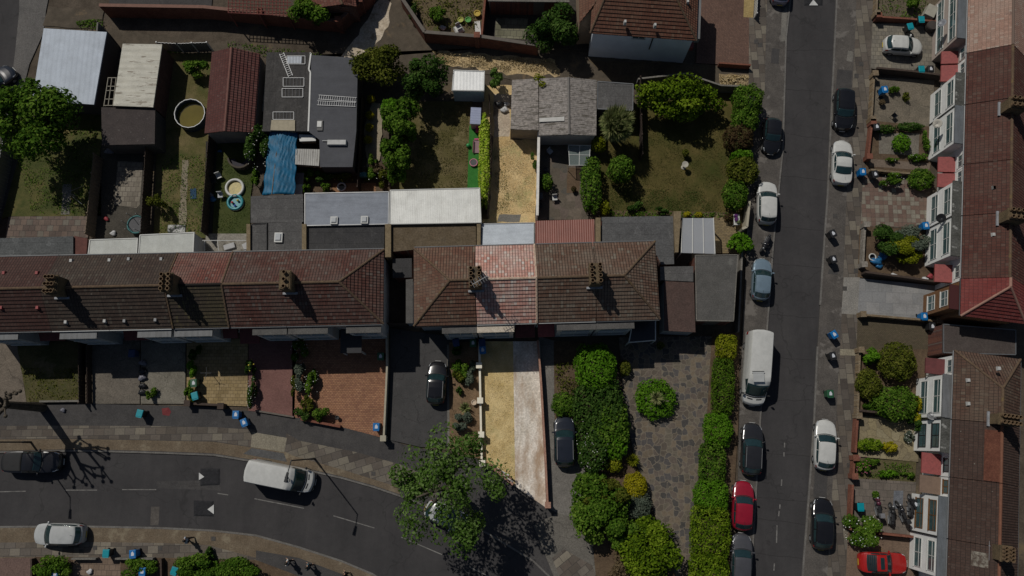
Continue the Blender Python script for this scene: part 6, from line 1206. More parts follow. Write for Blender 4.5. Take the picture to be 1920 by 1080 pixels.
# right gardens
RG = (
(1712, 8, 14, 22, 1.4, LG, 'leafy shrub in the top right garden', None), (1690, 268, 16, 17, 1.2, LB, 'bright round shrub in the raised bed', None), (1660, 242, 18, 8, .6, LD, 'low hedge strip above the raised bed slab', None), (1706, 238, 26, 8, .7, LD, 'longer low hedge strip by the white house', None), (1733, 262, 8, 22, .7, LG, 'thin plant row beside the raised bed', None), (1672, 300, 12, 5, .5, LG, 'small weed patch below the raised bed', (WF, 6, .06)), (1720, 296, 20, 8, .7, LG, 'flowering weeds at the bed corner', (WF, 10, .07)),
(1672, 338, 22, 14, 1.2, LG, 'dark leafy bush left above the chequered slabs', (WF, 14, .06)), (1727, 336, 23, 20, 1.4, LB if False else LG, 'rounder bush right above the chequered slabs', None), (1676, 168, 10, 11, .7, LG, 'small bush beside the blue bin in the patchy garden', None), (1700, 182, 8, 9, .4, LO, 'dry tuft in the patchy garden', None),
(1660, 450, 38, 28, 2.2, LD, 'dark large bush in the front garden by the rubble wall', None), (1715, 448, 42, 28, 2.0, LGR, 'grey green leafy bush against the white house', None), (1703, 472, 42, 26, 2.1, LY, 'bright yellow green bush in front of the white house', None),
(1748, 578, 7, 8, .9, LY, 'yellow green pot shrub on the grey drive', None), (1632, 667, 19, 16, 1.5, LB, 'bright green bush at the corner of the front wall', None), (1681, 678, 33, 35, 2.3, LO, 'largest rounded speckled bush of the group', None), (1628, 720, 21, 27, 1.9, LO, 'rounded speckled bush at the front wall', None), (1679, 757, 40, 31, 2.0, LG, 'broad green rounded bush below the largest one', None), (1722, 768, 13, 30, 1.5, LYY, 'golden bush edge by the white house', None), (1716, 792, 18, 18, 1.3, LD, 'dark bush below the golden one', None), (1632, 762, 14, 10, .8, LG, 'low bush in the front wall corner', None),
(1630, 834, 24, 11, .9, LH, 'short clipped hedge on the yellow crazy paving', None), (1668, 838, 13, 9, .9, LYY, 'golden end of the short clipped hedge', None), (1704, 818, 9, 12, .7, LGR, 'white flowered plant on the crazy paving', (WF, 30, .06)), (1618, 872, 14, 16, 1.0, LG, 'pink flowering bush on the weedy bed', (PK, 40, .08)), (1640, 866, 12, 8, .6, LG, 'green tuft beside the pink flowering bush', None), (1664, 888, 18, 8, .4, LB, 'low weeds along the brown slab yard', None), (1700, 892, 14, 6, .4, LG, 'low weeds by the brown framed door', None), (1617, 995, 35, 28, 1.8, LG, 'broad bush with pale tips beside the red coupe', (WF, 60, .08)))
for x, y, rx, ry, h, mt, lb, fl in RG: plant('garden_bush', lb, 'bush', x, y, rx, ry, h, mt, leaf=.095, p=2.3, clumps=0 if 'round' in lb or 'clipped' in lb or 'hedge' in lb else 8, dens=1.35, flower=fl, group='bushes in the right front gardens')
for x, y, rx, ry, h, mt, lb in ((98, 1062, 34, 22, 1.4, LG, 'bottom edge hedge left of the reddish drive'), (258, 1064, 34, 20, 1.3, LG, 'bottom edge hedge behind the pale low wall'), (368, 1064, 46, 26, 1.7, LB if False else LG, 'large bottom edge hedge right of the teal bin'), (430, 1072, 52, 24, 1.6, LG, 'bottom edge hedge where the pavement bends'), (392, 1040, 10, 12, 1.0, LD, 'small pointed shrub on top of the bottom hedge')):
    plant('front_hedge', lb, 'hedge', x, y, rx, ry, h, mt, leaf=.1, clumps=12, dens=1.6, group='hedges along the bottom edge')
plant('sapling', 'thin leafy sapling leaning over the trampoline fence', 'small tree', 294, 385, 16, 20, 2.2, LO, leaf=.09, clumps=6, dens=.6)
for x, y, rx, ry, lb, mt in ((690, 325, 16, 16, 'white flowered bush by the water feature', LG), (718, 335, 12, 20, 'yellowish bush left of the white corrugated roof', LO), (575, 330, 16, 16, 'leafy bush below the patched canopy', LG), (605, 330, 20, 12, 'green bush in the brick terrace bed', LD), (640, 332, 24, 8, 'yellow flowered low bush on the brick terrace', LO), (612, 352, 12, 10, 'ivy bush above the two skylights', LG), (706, 318, 14, 14, 'dry twiggy bush by the cream path', LDRY), (575, 355, 8, 12, 'narrow bush above the two skylights', LG), (700, 300, 9, 16, 'small shrub along the cream path', LG)):
    plant('back_bush', lb, 'bush', x, y, rx, ry, 1.2, mt, leaf=.09, clumps=6, dens=1.2, group='bushes around the brick terrace', flower=(WF, 14, .06) if 'white' in lb else (((.5, .4, .03), 16, .07) if 'yellow flowered' in lb else None))
YP = plain('grey planter', (.2, .2, .2), .8)
for i, (x, y) in enumerate(((698, 190), (695, 220), (694, 243), (692, 266))): pot(('topmost', 'second', 'third', 'lowest')[i] + ' yellow flowering pot plant in the row beside the workshop', x, y, .26, YP, LYY, group='yellow pot plants beside the workshop')
weeds('tall weeds scattered across the left lawn', [(30, 300), (180, 230), (188, 400), (60, 400)], 3600, LG, .08); weeds('straggling weeds beside the garden path', [(305, 290), (398, 290), (385, 436), (300, 436)], 2600, LG, .075); weeds('weeds along the dirt alley', [(425, 76), (600, 100), (640, 112), (560, 116), (430, 96)], 900, LG, .1, z=.06)
weeds('dry straw grass on the alley verge', [(810, 96), (1040, 112), (1050, 136), (900, 128), (820, 114)], 5000, leafm('straw', (.3, .22, .1), (.42, .32, .17), (.5, .41, .25), .1), .075, z=.06); weeds('green weeds at the alley corner', [(225, 92), (300, 86), (400, 92), (310, 100)], 700, LB, .11, z=.06); weeds('weeds in the gravel yard corner', [(140, 40), (195, 34), (190, 56), (150, 52)], 500, LG, .1)
weeds('dry straw tufts on the bank by the hedge', [(1350, 140), (1404, 142), (1400, 168), (1352, 170)], 900, leafm('straw', (.3, .22, .1), (.42, .32, .17), (.5, .41, .25), .1), .12, z=.06)
weeds('weeds on the shrubby top right earth', [(1640, -10), (1740, -10), (1740, 34), (1640, 34)], 700, LG, .1); weeds('weedy growth in the cluttered earth garden', [(765, 0), (905, 0), (900, 55), (805, 55)], 1500, LO, .11); weeds('tufts in the front lawn', [(40, 690), (155, 690), (155, 750), (55, 752)], 1300, LO, .08, up=.1)
weeds('weeds on the low weedy bed', [(1600, 862), (1715, 870), (1712, 900), (1598, 892)], 900, LG, .09)
weeds('dead leaves and weeds on the tan bed', [(845, 700), (895, 700), (900, 850), (850, 830)], 500, LDRY, .07, up=.06)
weeds('border weeds along the foot of the brown lawn', [(1135, 396), (1370, 399), (1372, 408), (1135, 409)], 1200, LG, .1, up=.4)
LSTR = leafm('straw', (.3, .22, .1), (.42, .32, .17), (.5, .41, .25), .1); LSTR2 = leafm('bleached straw blades', (.47, .35, .15), (.58, .45, .23), (.66, .55, .33), .1); LLAWN = leafm('lawn blades', (.05, .06, .012), (.095, .095, .025), (.16, .13, .05), .15); LLAWN2 = leafm('green lawn blades', (.035, .06, .01), (.065, .095, .018), (.11, .13, .035), .15)  # LSTR2: dry straw with the strip's brighter light put into its colour
weeds('dry bleached grass blades on the front lawn beside the white drive', [(906, 645), (962, 645), (966, 905), (906, 864)], 9000, LSTR2, .042, up=.05); weeds('dry bleached grass blades in the parched back garden', [(926, 262), (1004, 262), (1002, 400), (922, 400)], 9000, LSTR2, .045, up=.06); weeds('green tinged grass patch in the parched back garden', [(926, 290), (945, 290), (958, 395), (930, 395)], 700, LO, .06, up=.06)  # bleached blades: dry straw with the strip's brighter light in its colour
weeds('short blades over the brown lawn', [(1135, 215), (1360, 215), (1362, 396), (1135, 394)], 12000, LLAWN, .055, up=.05); weeds('greener blades at the foot of the brown lawn', [(1140, 350), (1310, 360), (1340, 396), (1140, 394)], 3000, LLAWN2, .06, up=.06); weeds('short blades over the patchy brown lawn', [(795, 195), (880, 195), (876, 352), (760, 352)], 6000, LLAWN, .055, up=.05); weeds('short blades on the paddling pool lawn', [(410, 265), (480, 265), (466, 436), (402, 436)], 3500, LLAWN2, .055, up=.05)
# bare pollarded tree at the left edge
bt = thing('bare_tree', 'bare pollarded tree with knuckled branches on the left pavement', 'tree', P(80, 764, .12)); b = Vector(bt.location); m = MB(); m.tube(b - Vector((0, 0, .3)), b + Vector((0, 0, 5)), .42, .30, 12); m.build('trunk', BARK, bt); m = MB(); random.seed(5)
def limb(p, d, L, r, k):
    e = p + d * L; m.tube(p, e, r, r * .72, 7); m.ball(e, r * 1.0, 8, 5)
    if k == 0: m.ball(e, .16, 8, 5); return
    for i in range(3 if k > 1 else 2):
        q = (d + Vector((rnd(-.75, .75), rnd(-.75, .75), rnd(-.1, .4)))).normalized(); limb(e - d * L * rnd(0, .35), q, L * rnd(.55, .8), r * .6, k - 1)
for i in range(4): u = i * 1.57 + .4; limb(b + Vector((0, 0, 4.9)), Vector((math.cos(u) * .5, math.sin(u) * .5, .9)).normalized(), 2.1, .2, 2)
m.build('branches', BARK, bt, smooth=True)
lamp(590, 860, 7.4, (-.2, -1, 0), 'tall grey street lamp beside the white van on the bend'); lamp(58, 829, 7.4, (.05, -1, 0), 'grey street lamp beside the black pickup')
# ================================================================ VEHICLES
PW = paint('white car paint', (.6, .6, .57)); PB = paint('black car paint', (.012, .012, .014), .2); PN = paint('dark navy paint', (.02, .024, .034), .2); PLB = paint('light blue car paint', (.24, .33, .40), .25, .35); PR = paint('dark red car paint', (.30, .012, .03), .25); PR2 = paint('bright red paint', (.40, .012, .01), .35); PS = paint('silver grey paint', (.30, .31, .33), .28, .4); PG = paint('gunmetal paint', (.12, .12, .13), .28, .4); PPU = paint('lilac grey paint', (.26, .25, .32), .3, .4); PDK = paint('charcoal paint', (.025, .025, .028), .2); PSW = paint('silver white paint', (.48, .49, .48), .3)
CARS = (
('pickup', 5.1, 1.85, 1.75, PB, {}, 'pickup_truck', 'black pickup truck driving on the curved road at left', 'pickup truck', 62, 866, (1, 0), .036),
('suv', 4.35, 1.78, 1.6, PSW, {}, 'parked_car', 'pale silver white car parked on the lower kerb of the curved road', 'car', 113, 1001, (-1, -.02), .1),
('van', 5.7, 2.0, 2.55, PW, {}, 'white_van', 'white panel van driving round the bend with dark roof marks', 'van', 527, 893, (1, .2), .036),
('hatch', 4.0, 1.75, 1.5, PSW, {}, 'parked_car', 'pale car half hidden under the street tree', 'car', 838, 968, (.9, .38), .04),
('hatch', 3.85, 1.72, 1.5, PB, dict(rails=True), 'parked_car', 'black hatchback parked on the black tarmac drive', 'car', 819, 718, (.06, -1), .14),
('suv', 4.35, 1.8, 1.62, PN, dict(rails=True), 'parked_car', 'dark navy car with pale roof rails on the grey drive', 'car', 1058, 828, (-.02, -1), .14),
('hatch', 3.55, 1.63, 1.5, PB, dict(blackroof=None), 'parked_car', 'small black round car parked beside the green hedge', 'car', 1447, 255, (-.06, 1), .08),
('suv', 4.1, 1.76, 1.6, PW, {}, 'parked_car', 'white car parked on the left kerb beside the olive hedge', 'car', 1437, 381, (.01, -1), .08),
('hatch', 3.9, 1.7, 1.55, PLB, {}, 'parked_car', 'light blue hatchback parked beside the concrete roofed garage', 'car', 1427, 524, (.06, -1), .08),
('van', 6.6, 2.05, 2.6, PW, {}, 'white_van', 'long white van parked on the left kerb of the straight street', 'van', 1418, 690, (-.07, 1), .08),
('hatch', 4.5, 1.8, 1.52, PDK, dict(rails=True), 'parked_car', 'black estate hatchback parked below the long white van', 'car', 1409, 842, (.04, -1), .08),
('hatch', 4.15, 1.75, 1.5, PR, {}, 'parked_car', 'dark red hatchback parked beside the conifer hedge', 'car', 1392, 948, (.04, -1), .08),
('hatch', 4.2, 1.76, 1.5, PG, {}, 'parked_car', 'grey hatchback at the bottom below the dark red one', 'car', 1389, 1048, (.03, -1), .08),
('hatch', 4.1, 1.76, 1.5, PPU, {}, 'parked_car', 'lilac grey car cut by the top edge of the straight street', 'car', 1463, -27, (.03, -1), .08),
('suv', 4.2, 1.8, 1.6, PB, {}, 'parked_car', 'black car parked on the right kerb above the white saloon', 'car', 1581, 206, (-.03, 1), .1),
('sedan', 4.4, 1.8, 1.42, PW, {}, 'parked_car', 'white saloon parked on the right kerb beside a blue bin', 'car', 1578, 305, (.03, -1), .1),
('hatch', 4.35, 1.8, 1.48, PW, {}, 'parked_car', 'white hatchback parked on the right kerb near the green bin', 'car', 1546, 834, (.04, -1), .1),
('hatch', 4.3, 1.78, 1.5, PB, {}, 'parked_car', 'black hatchback parked on the right kerb beside the brick front wall', 'car', 1541, 982, (.03, -1), .1),
('coupe', 4.1, 1.7, 1.28, PR2, {}, 'red_coupe', 'boxy bright red coupe with black louvred rear window on the brick drive', 'car', 1655, 1055, (1, .04), .14),
('hatch', 3.75, 1.7, 1.5, PW, {}, 'parked_car', 'white hatchback parked on the worn square slabs at top right', 'car', 1692, 87, (1, .08), .14),
('hatch', 4.2, 1.8, 1.5, PN, {}, 'parked_car', 'dark car cut by the left edge above the big tree', 'car', -8, 156, (.6, -.5), .08),
('hatch', 4.2, 1.8, 1.5, PG, {}, 'parked_car', 'grey car shaded by trees at the far left road', 'car', -25, 20, (.1, 1), .04))
for k, L, W_, Hh, pm, kw, nm, lb, ct, x, y, hd, z in CARS[:-1]: park(make_car(k, L, W_, Hh, pm, **kw), nm, lb, ct, x, y, hd, 'vehicles on the streets and drives' if nm == 'parked_car' else None, z, .7 if k != 'van' else 1.2)
q = P(1422, 708, 2.62); rv = thing('roof_hatch', 'open pale roof hatch on the long white van', 'roof hatch', (q.x, q.y, 2.62)); MB().box((q.x, q.y, 2.66), (.95, .75, .08)).box((q.x, q.y + .42, 2.66), (1.05, .12, .1)).build('cover', PSW, rv, bevel=.02); MB().box((q.x, q.y + .5, 2.655), (1.0, .1, .06)).build('hinge', BLACK, rv)
q = P(539, 897, 2.6); o = MB().box((q.x - .1, q.y + .05, 2.56), (.26, .18, .05)).box((q.x - .12, q.y - .2, 2.56), (.26, .2, .05)).box((q.x + .18, q.y - .15, 2.56), (.07, .26, .05)).build('roof_mark', BLACK, label='black roof marks on the moving white van', cat='roof marking')
for col, lb, x, y, a, bx in ((PDK, 'dark motorcycle leaning on the pavement above the light blue car', 1435, 456, -2.1, None), (plain('maroon fairing', (.10, .02, .04), .4), 'maroon motorcycle in the yard nearest the front wall', 1645, 948, 1.7, plain('grey case', (.2, .2, .21), .5)), (BLACK, 'black motorcycle second from the front wall in the yard', 1671, 964, 1.5, None), (PDK, 'dark motorcycle third in the yard row', 1690, 960, 1.9, BLACK), (BLACK, 'black and chrome motorcycle by the white house wall', 1707, 948, 1.5, None)):
    t = make_bike(col, box=bx); p = P(x, y, .6); t.location = (p.x, p.y, .14); t.rotation_euler = (0, 0, a); tag(t, lb, 'motorcycle', None if 'pavement' in lb else 'motorcycles in the yard')
# ================================================================ BINS
gb = 'wheelie bins'
for c, x, y, a, lb in (
('blue', 1617, 322, 0, 'blue bin at the pier beside the white saloon'), ('blue', 1563, 627, .5, 'tilted blue bin on the pavement across from the concrete garage'), ('blue', 1735, 423, .1, 'blue bin at the corner of the chequered slabs'), ('blue', 1732, 593, 0, 'blue bin at the house end of the smooth grey drive'), ('blue', 1658, 168, .1, 'blue bin in the patchy concrete garden'), ('teal', 1727, 37, 0, 'teal bin at the top of the square slab drive near the pale house'), ('teal', 1706, 50, .2, 'teal bin standing above the parked white hatchback'), ('teal', 1727, 130, 0, 'teal bin below the parked white hatchback'), ('teal', 263, 775, -.2, 'lone blue green bin on the left pavement'), ('blue', 443, 777, 0, 'upper blue bin of the pair on the left pavement'), ('blue', 458, 792, .4, 'lower tilted blue bin of the pair on the left pavement'), ('blue', 706, 800, 0, 'blue bin in the lower corner of the orange drive'), ('blue', 905, 656, .1, 'vivid blue bin at the top of the bleached grass'), ('dark blue', 904, 642, .1, 'dark blue bin just above the vivid blue one'), ('dark blue', 248, 662, 0, 'dark blue bin in the shade of the old concrete drive'), ('dark blue', 855, 642, .2, 'dark blue bin in shade beside the dark shaded bush'), ('green', 887, 643, 0, 'green grey bin in shade left of the ivory wall'), ('green', 714, 668, 0, 'dark green bin in shade on the orange drive'), ('teal', 1613, 950, 0, 'teal lidded bin in the motorcycle yard'), ('teal', 200, 1037, 0, 'left teal bin on the lower pavement'), ('blue', 250, 1038, .1, 'blue bin on the lower pavement above the pale low wall'), ('blue', 105, 1075, 0, 'blue bin cut by the bottom edge'), ('blue', 268, 1071, 0, 'blue bin among the bottom hedge'), ('teal', 328, 1070, -.3, 'teal bin beside the large bottom hedge'), ('black', 1561, 438, .4, 'upper black bin on the right pavement, tilted'), ('black', 1562, 486, .2, 'second black bin on the right pavement'), ('black', 1561, 667, .2, 'black bin below the tilted blue one'), ('green', 1556, 738, 0, 'green bin alone on the right pavement'), ('black', 1747, 612, 0, 'black bin beside the brown block drive'), ('black', 1744, 130, 0, 'small black bin beside the teal one'), ('black', 1643, 238, .1, 'black bin behind the front brick wall of the raised bed garden'), ('black', 1640, 327, .2, 'black bin above the chequered slabs'), ('grey', 1012, 368, 0, 'grey bin on the shaded side of the brown patio'), ('green', 364, 718, .1, 'pale green bin in the border beside yellow paving'), ('teal', 366, 742, .3, 'teal lidded bin by the dark low wall'), ('black', 1716, 945, .5, 'black bin behind the row of motorcycles')):
    bin_(c, lb, x, y, a, group=gb)
# ================================================================ PEOPLE
person('pedestrian in pale blue top and dark trousers on the lower pavement', 352, 1012, (-1, -.1), (.45, .52, .6), (.02, .02, .025), (.02, .015, .01))
person('pedestrian in a white top walking beside the bottom hedge', 541, 1054, (-1, .3), (.6, .6, .58), (.02, .02, .025), (.02, .015, .01)); person('pedestrian in dark teal top following the one in white', 579, 1062, (-1, .3), (.08, .14, .16), (.015, .015, .02), (.02, .015, .01)); person('pedestrian in black cut by the bottom edge', 648, 1077, (-.9, .4), (.015, .015, .018), (.02, .02, .02), (.02, .015, .01))
# ================================================================ GARDEN THINGS
rp = thing('round_pool', 'round above ground pool with murky yellow green water', 'pool', P(357, 218, .1)); c_ = P(357, 214, .9); m = MB(); m.lathe((c_.x, c_.y, .1), [(1.45, 0), (1.45, 1.0), (1.36, 1.0), (1.36, .1)], 16); m.build('liner', plain('dark blue liner', (.04, .06, .08), .5), rp); MB().torus((c_.x, c_.y, 1.1), 1.42, .03, 'Z', 16, 6).build('rim', CHROME, rp)
wm = NB('murky water', .04, .6); wm.col(wm.ramp(wm.noise(wm.co(), .6), [(.3, (.12, .095, .012)), (.7, (.17, .135, .02))])); MB().lathe((c_.x, c_.y, .5), [(.001, .1), (1.355, .1)], 24).build('water', wm.m, rp)
TEAL = plain('teal vinyl', (.03, .26, .30), .35); YEL = plain('yellow print vinyl', (.42, .33, .08), .4, var=.3, scale=6)
for lb, x, y, r, c1, c2 in (('upper ring of the paddling pool pair, pale with yellow floor', 440, 352, .78, WHITE, YEL), ('lower teal paddling pool ring with toys', 441, 379, .66, TEAL, TEAL)):
    c_ = P(x, y, .3); t = thing('paddling_pool', lb, 'paddling pool', (c_.x, c_.y, .13), 'paddling pools on the watered lawn'); MB().torus((c_.x, c_.y, .30), r, .13, 'Z', 24, 10).build('upper_tube', c1, t, smooth=True); MB().torus((c_.x, c_.y, .19), r + .03, .11, 'Z', 24, 10).build('lower_tube', TEAL if c1 is WHITE else WHITE, t, smooth=True); MB().lathe((c_.x, c_.y, .15), [(.001, .04), (r, .04)], 20).build('floor', c2, t)
for i, (x, y, cc) in enumerate(((436, 380, (.5, .05, .05)), (446, 376, (.5, .42, .05)), (441, 386, (.05, .1, .45)))): q = P(x, y, .3); MB().ball((q.x, q.y, .36), .12, 10, 6).build('toy_ball', plain('toy %d' % i, cc, .4), smooth=True, label=('red', 'yellow', 'blue')[i] + ' toy ball floating in the teal paddling pool', cat='toy')
t = thing('trampoline', 'dark round trampoline with teal pad in the fenced yard', 'trampoline', P(255, 423, .1)); c_ = P(256, 421, .7); MB().lathe((c_.x, c_.y, .7), [(.001, 0), (.72, 0)], 24).build('mat', plain('grey mat', (.1, .1, .105), .8), t); MB().torus((c_.x, c_.y, .72), .8, .09, 'Z', 24, 6).build('pad', plain('teal pad', (.01, .13, .13), .6), t); m = MB()
for i in range(6): u = i * 1.047; m.tube((c_.x + .82 * math.cos(u), c_.y + .82 * math.sin(u), .1), (c_.x + .82 * math.cos(u), c_.y + .82 * math.sin(u), 1.9), .025)
m.build('poles', GREYMETAL, t)
t = thing('trampoline', 'tiny round trampoline with pink rim on artificial turf', 'trampoline', P(888, 306, .13)); c_ = P(888, 305, .3); MB().lathe((c_.x, c_.y, .34), [(.001, 0), (.32, 0)], 20).build('mat', plain('grey mat', (.1, .1, .105), .8), t); MB().torus((c_.x, c_.y, .34), .35, .045, 'Z', 20, 6).build('rim', plain('pink plastic', (.6, .22, .3), .5), t); m = MB()
for i in range(5): u = i * 1.257; m.tube((c_.x + .33 * math.cos(u), c_.y + .33 * math.sin(u), .13), (c_.x + .33 * math.cos(u), c_.y + .33 * math.sin(u), .34), .02)
m.build('legs', GREYMETAL, t)
PINK = plain('pink plastic', (.6, .22, .3), .5); HP = plain('hot pink plastic', (.55, .03, .18), .5)
t = thing('slide', 'small pink toy slide on the artificial turf', 'slide', P(893, 275, .13)); A, B = P(894, 264, .9), P(893, 287, .2); s = Vector((.28, 0, 0)); MB().hexa([A - s, A + s, B + s, B - s], [p + Vector((0, 0, .06)) for p in (A - s, A + s, B + s, B - s)]).build('chute', plain('pale pink plastic', (.66, .42, .47), .5), t); m = MB()
for k in (-1, 1): m.hexa([A + s * k, B + s * k, B + s * k * 1.2, A + s * k * 1.2], [p + Vector((0, 0, .2)) for p in (A + s * k, B + s * k, B + s * k * 1.2, A + s * k * 1.2)])
m.build('sides', PINK, t); MB().box((A.x, A.y + .12, .13), (.6, .2, .9), taper=.7).build('steps', HP, t)
t = thing('ride_on_toy', 'hot pink ride on toy car beside the playhouse', 'toy', P(896, 241, .13)); c_ = P(896, 241, .4); MB().box((c_.x, c_.y, .25), (.45, .75, .28), taper=.8).ball((c_.x, c_.y + .1, .6), .2, 10, 6).build('body', HP, t, bevel=.05); m = MB()
for a in (-1, 1):
    for b in (-.25, .25): m.tube((c_.x + a * .2, c_.y + b, .25), (c_.x + a * .28, c_.y + b, .25), .11, .11, 12)
m.build('wheels', BLACK, t)
flatbox('playhouse', 'child playhouse with pale lilac roof beside the clipped hedge', 'playhouse', [(883, 201), (902, 202), (901, 233), (881, 232)], 1.5, plain('pink boards', (.5, .3, .35), .8), sheet('lilac playhouse roof', (.42, .46, .62), .25, 1, dirt=(.9, .9, .9), depth=.2), zs=[1.6, 1.4, 1.4, 1.6], doors=[(886, 241, 895, 241, .1, 1.0, WHITE)])
q = P(878, 273, .3); MB().ball((q.x, q.y, .34), .2, 16, 10).build('ball', plain('green ball', (.03, .28, .08), .4), smooth=True, label='green ball on the artificial turf edge', cat='ball')
# blue tarpaulin
tq = [P(x, y, z) for x, y, z in ((505, 244, 2.5), (557, 244, 2.5), (552, 364, 2.2), (492, 366, 2.1))]; m = MB(); n = 26; random.seed(3)
for i in range(n + 1):
    for j in range(n + 1):
        a = tq[0] + (tq[1] - tq[0]) * (j / n); b_ = tq[3] + (tq[2] - tq[3]) * (j / n); p = a + (b_ - a) * (i / n); f = j / n
        p.z += .35 * (1 - abs(2 * f - .9)) - .1 + .05 * math.sin(i * 1.3 + j * .7) * math.sin(j * 1.1) + (.07 * math.sin(j * 2.4 + i * .9) if i < 14 else .02 * math.sin(j * 2)) + rnd(-.02, .02); p.x += .06 * math.sin(i * .9); m.v.append(tuple(p))
for i in range(n):
    for j in range(n): k = i * (n + 1) + j; m.f.append((k, k + n + 1, k + n + 2, k + 1))
tb = thing('tarpaulin', 'blue tarpaulin draped over a frame beside the workshop', 'tarpaulin', P(528, 310, .1)); o = m.build('sheet', plain('blue tarpaulin cloth', (.002, .12, .24), .6, var=.3, scale=2), tb, smooth=True); q = o.modifiers.new('s', 'SOLIDIFY'); q.thickness = .012; m = MB()
for p in tq: m.tube((p.x, p.y, 0), (p.x, p.y, p.z - .05), .05)
m.tube(tq[0] + Vector((.9, 0, .1)), tq[3] + Vector((.9, 0, .2)), .04); m.build('frame', WOOD, tb)
flatbox('lean_to', 'cream patched roof box above the blue tarpaulin', 'lean-to', [(509, 225), (553, 225), (553, 245), (507, 244)], 3.05, WOOD, plain('yellowed sheet', (.4, .35, .25), .8, var=.15), z0=2.3); flatbox('lean_to', 'white corrugated lean-to canopy right of the tarpaulin', 'lean-to', [(554, 279), (600, 280), (598, 311), (553, 308)], 2.3, WOOD, sheet('dirty white sheet', (.42, .41, .38), .2, 0, stain=(.16, .14, .12), amount=.6), z0=1.9); flatbox('lean_to', 'small white roof patch above the leafy canopy bush', 'lean-to', [(560, 252), (592, 253), (592, 264), (562, 265)], 2.3, WOOD, WHITE, z0=1.9)
flatbox('store', 'pale low storage box at the tarpaulin foot', 'storage box', [(552, 346), (569, 345), (566, 364), (550, 363)], 1.2, WHITE, plain('pale sheet', (.5, .48, .45), .8)); flatbox('store', 'grey boarded store below the canopy', 'storage box', [(555, 324), (570, 324), (568, 345), (553, 345)], 1.2, WOOD, plain('grey boards', (.22, .18, .17), .9, var=.3, scale=8))
ladder('ladder lying slantwise on the brown felt workshop roof', (528, 100), (545, 143), 2.97); ladder('upper of the two parallel ladders on the slate grey workshop roof', (597, 182), (668, 187), 2.97, n=17); ladder('lower of the two parallel ladders on the slate grey workshop roof', (595, 193), (667, 196), 2.97, n=17)
bedframe('metal frame with white panel at the top of the workshop roof', 538, 105, 572, 120, 2.97); bedframe('upper metal bed frame of the pair on the workshop roof', 531, 146, 570, 162, 2.97); bedframe('lower metal bed frame of the pair on the workshop roof', 529, 166, 568, 182, 2.97); bedframe('metal frame resting above the cream patched roof box', 512, 210, 551, 224, 2.97)
q = P(552, 112, 2.96); MB().box((q.x, q.y, 2.93), (1.3, .7, .03)).build('panel', plain('pale blue panel', (.36, .4, .45), .5), label='pale panel inside the top metal frame', cat='panel')
q = P(600, 235, 3.0); t = thing('roof_hatch', 'small framed hatch on the slate grey workshop roof', 'roof hatch', (q.x, q.y, 2.9)); MB().box((q.x, q.y, 2.88), (.5, 1.0, .14)).build('frame', BLACK, t); MB().box((q.x - .05, q.y + .1, 3.03), (.4, .55, .05)).build('lid', WHITE, t)
q = P(632, 268, 3.0); MB().box((q.x, q.y, 2.9), (1.8, .5, .3), taper=.92).box((q.x - .9, q.y + .2, 2.95), (.9, .08, .08)).build('vent_box', plain('pale vent', (.5, .5, .48), .6), label='long white vent box on the slate grey workshop roof', cat='roof vent', bevel=.03)
for i in range(9):
    a = P(rnd(489, 508), rnd(115, 140) + i * 9, .9 + i * .02); b_ = P(rnd(490, 503), rnd(170, 200) + i * 5, .9 + i * .02); m = MB(); d = (b_ - a).normalized(); s = Vector((-d.y, d.x, 0)) * rnd(.04, .11); m.hexa([a - s, b_ - s, b_ + s, a + s], [p + Vector((0, 0, .03)) for p in (a - s, b_ - s, b_ + s, a + s)]); m.build('board', plain('board ' + str(i % 3), ((.5, .49, .45), (.3, .3, .3), (.4, .38, .3))[i % 3], .8), label='loose pale board in the heap between the red tiled outbuilding and workshop', cat='board', group='loose boards beside the workshop')
# seating, chairs, washing line
t = thing('garden_bench', 'curved dark wicker sofa by the white blossom tree', 'sofa', P(449, 302, .13)); c_ = P(452, 296, .4); m = MB(); m2 = MB()
for i in range(12):
    u = 3.3 + i * .26; v = u + .26; f = lambda r, z, w_: (c_.x + r * math.cos(w_), c_.y + r * math.sin(w_), z); m.hexa([f(.55, .13, u), f(1.0, .13, u), f(1.0, .13, v), f(.55, .13, v)], [f(.55, .5, u), f(1.0, .5, u), f(1.0, .5, v), f(.55, .5, v)]); m2.hexa([f(1.0, .13, u), f(1.16, .13, u), f(1.16, .13, v), f(1.0, .13, v)], [f(1.0, .85, u), f(1.16, .85, u), f(1.16, .85, v), f(1.0, .85, v)])
m.build('seat', plain('dark cushion', (.05, .045, .055), .9), t); m2.build('backrest', plain('brown wicker', (.08, .065, .05), .9), t)
def chair(lb, x, y, mat, a=0.0):
    c = P(x, y, .4); t = thing('garden_chair', lb, 'chair', (c.x, c.y, .13), 'garden chairs', a); MB().box((0, 0, .4), (.45, .45, .04)).build('seat', mat, t, at=(0, 0, 0)); MB().box((0, .22, .44), (.45, .04, .42)).build('backrest', mat, t, at=(0, 0, 0))
    for i in (-1, 1):
        for j in (-1, 1): MB().tube((i * .2, j * .2, 0), (i * .2, j * .2, .4), .02).build('leg', GREYMETAL, t, at=(0, 0, 0))
chair('pale folding chair above the paddling pool', 411, 331, WHITE, .4); chair('dark chair beside the pale folding chair', 401, 339, BLACK, .2); chair('pale chair beside the paddling pool', 414, 367, plain('pale grey plastic', (.45, .47, .5), .6), .1); chair('grey metal chair on the brown patio', 1031, 285, plain('pale grey plastic', (.45, .47, .5), .6), .8); chair('pale chair with dark shadow on the brown patio', 1040, 372, WHITE, .1); chair('dark garden chair in the patchy right garden', 1651, 187, BLACK, .3); chair('black and pale chair in the patchy right garden', 1676, 218, BLACK, .7); chair('white chair in the cluttered earth garden', 860, 52, WHITE, .5)
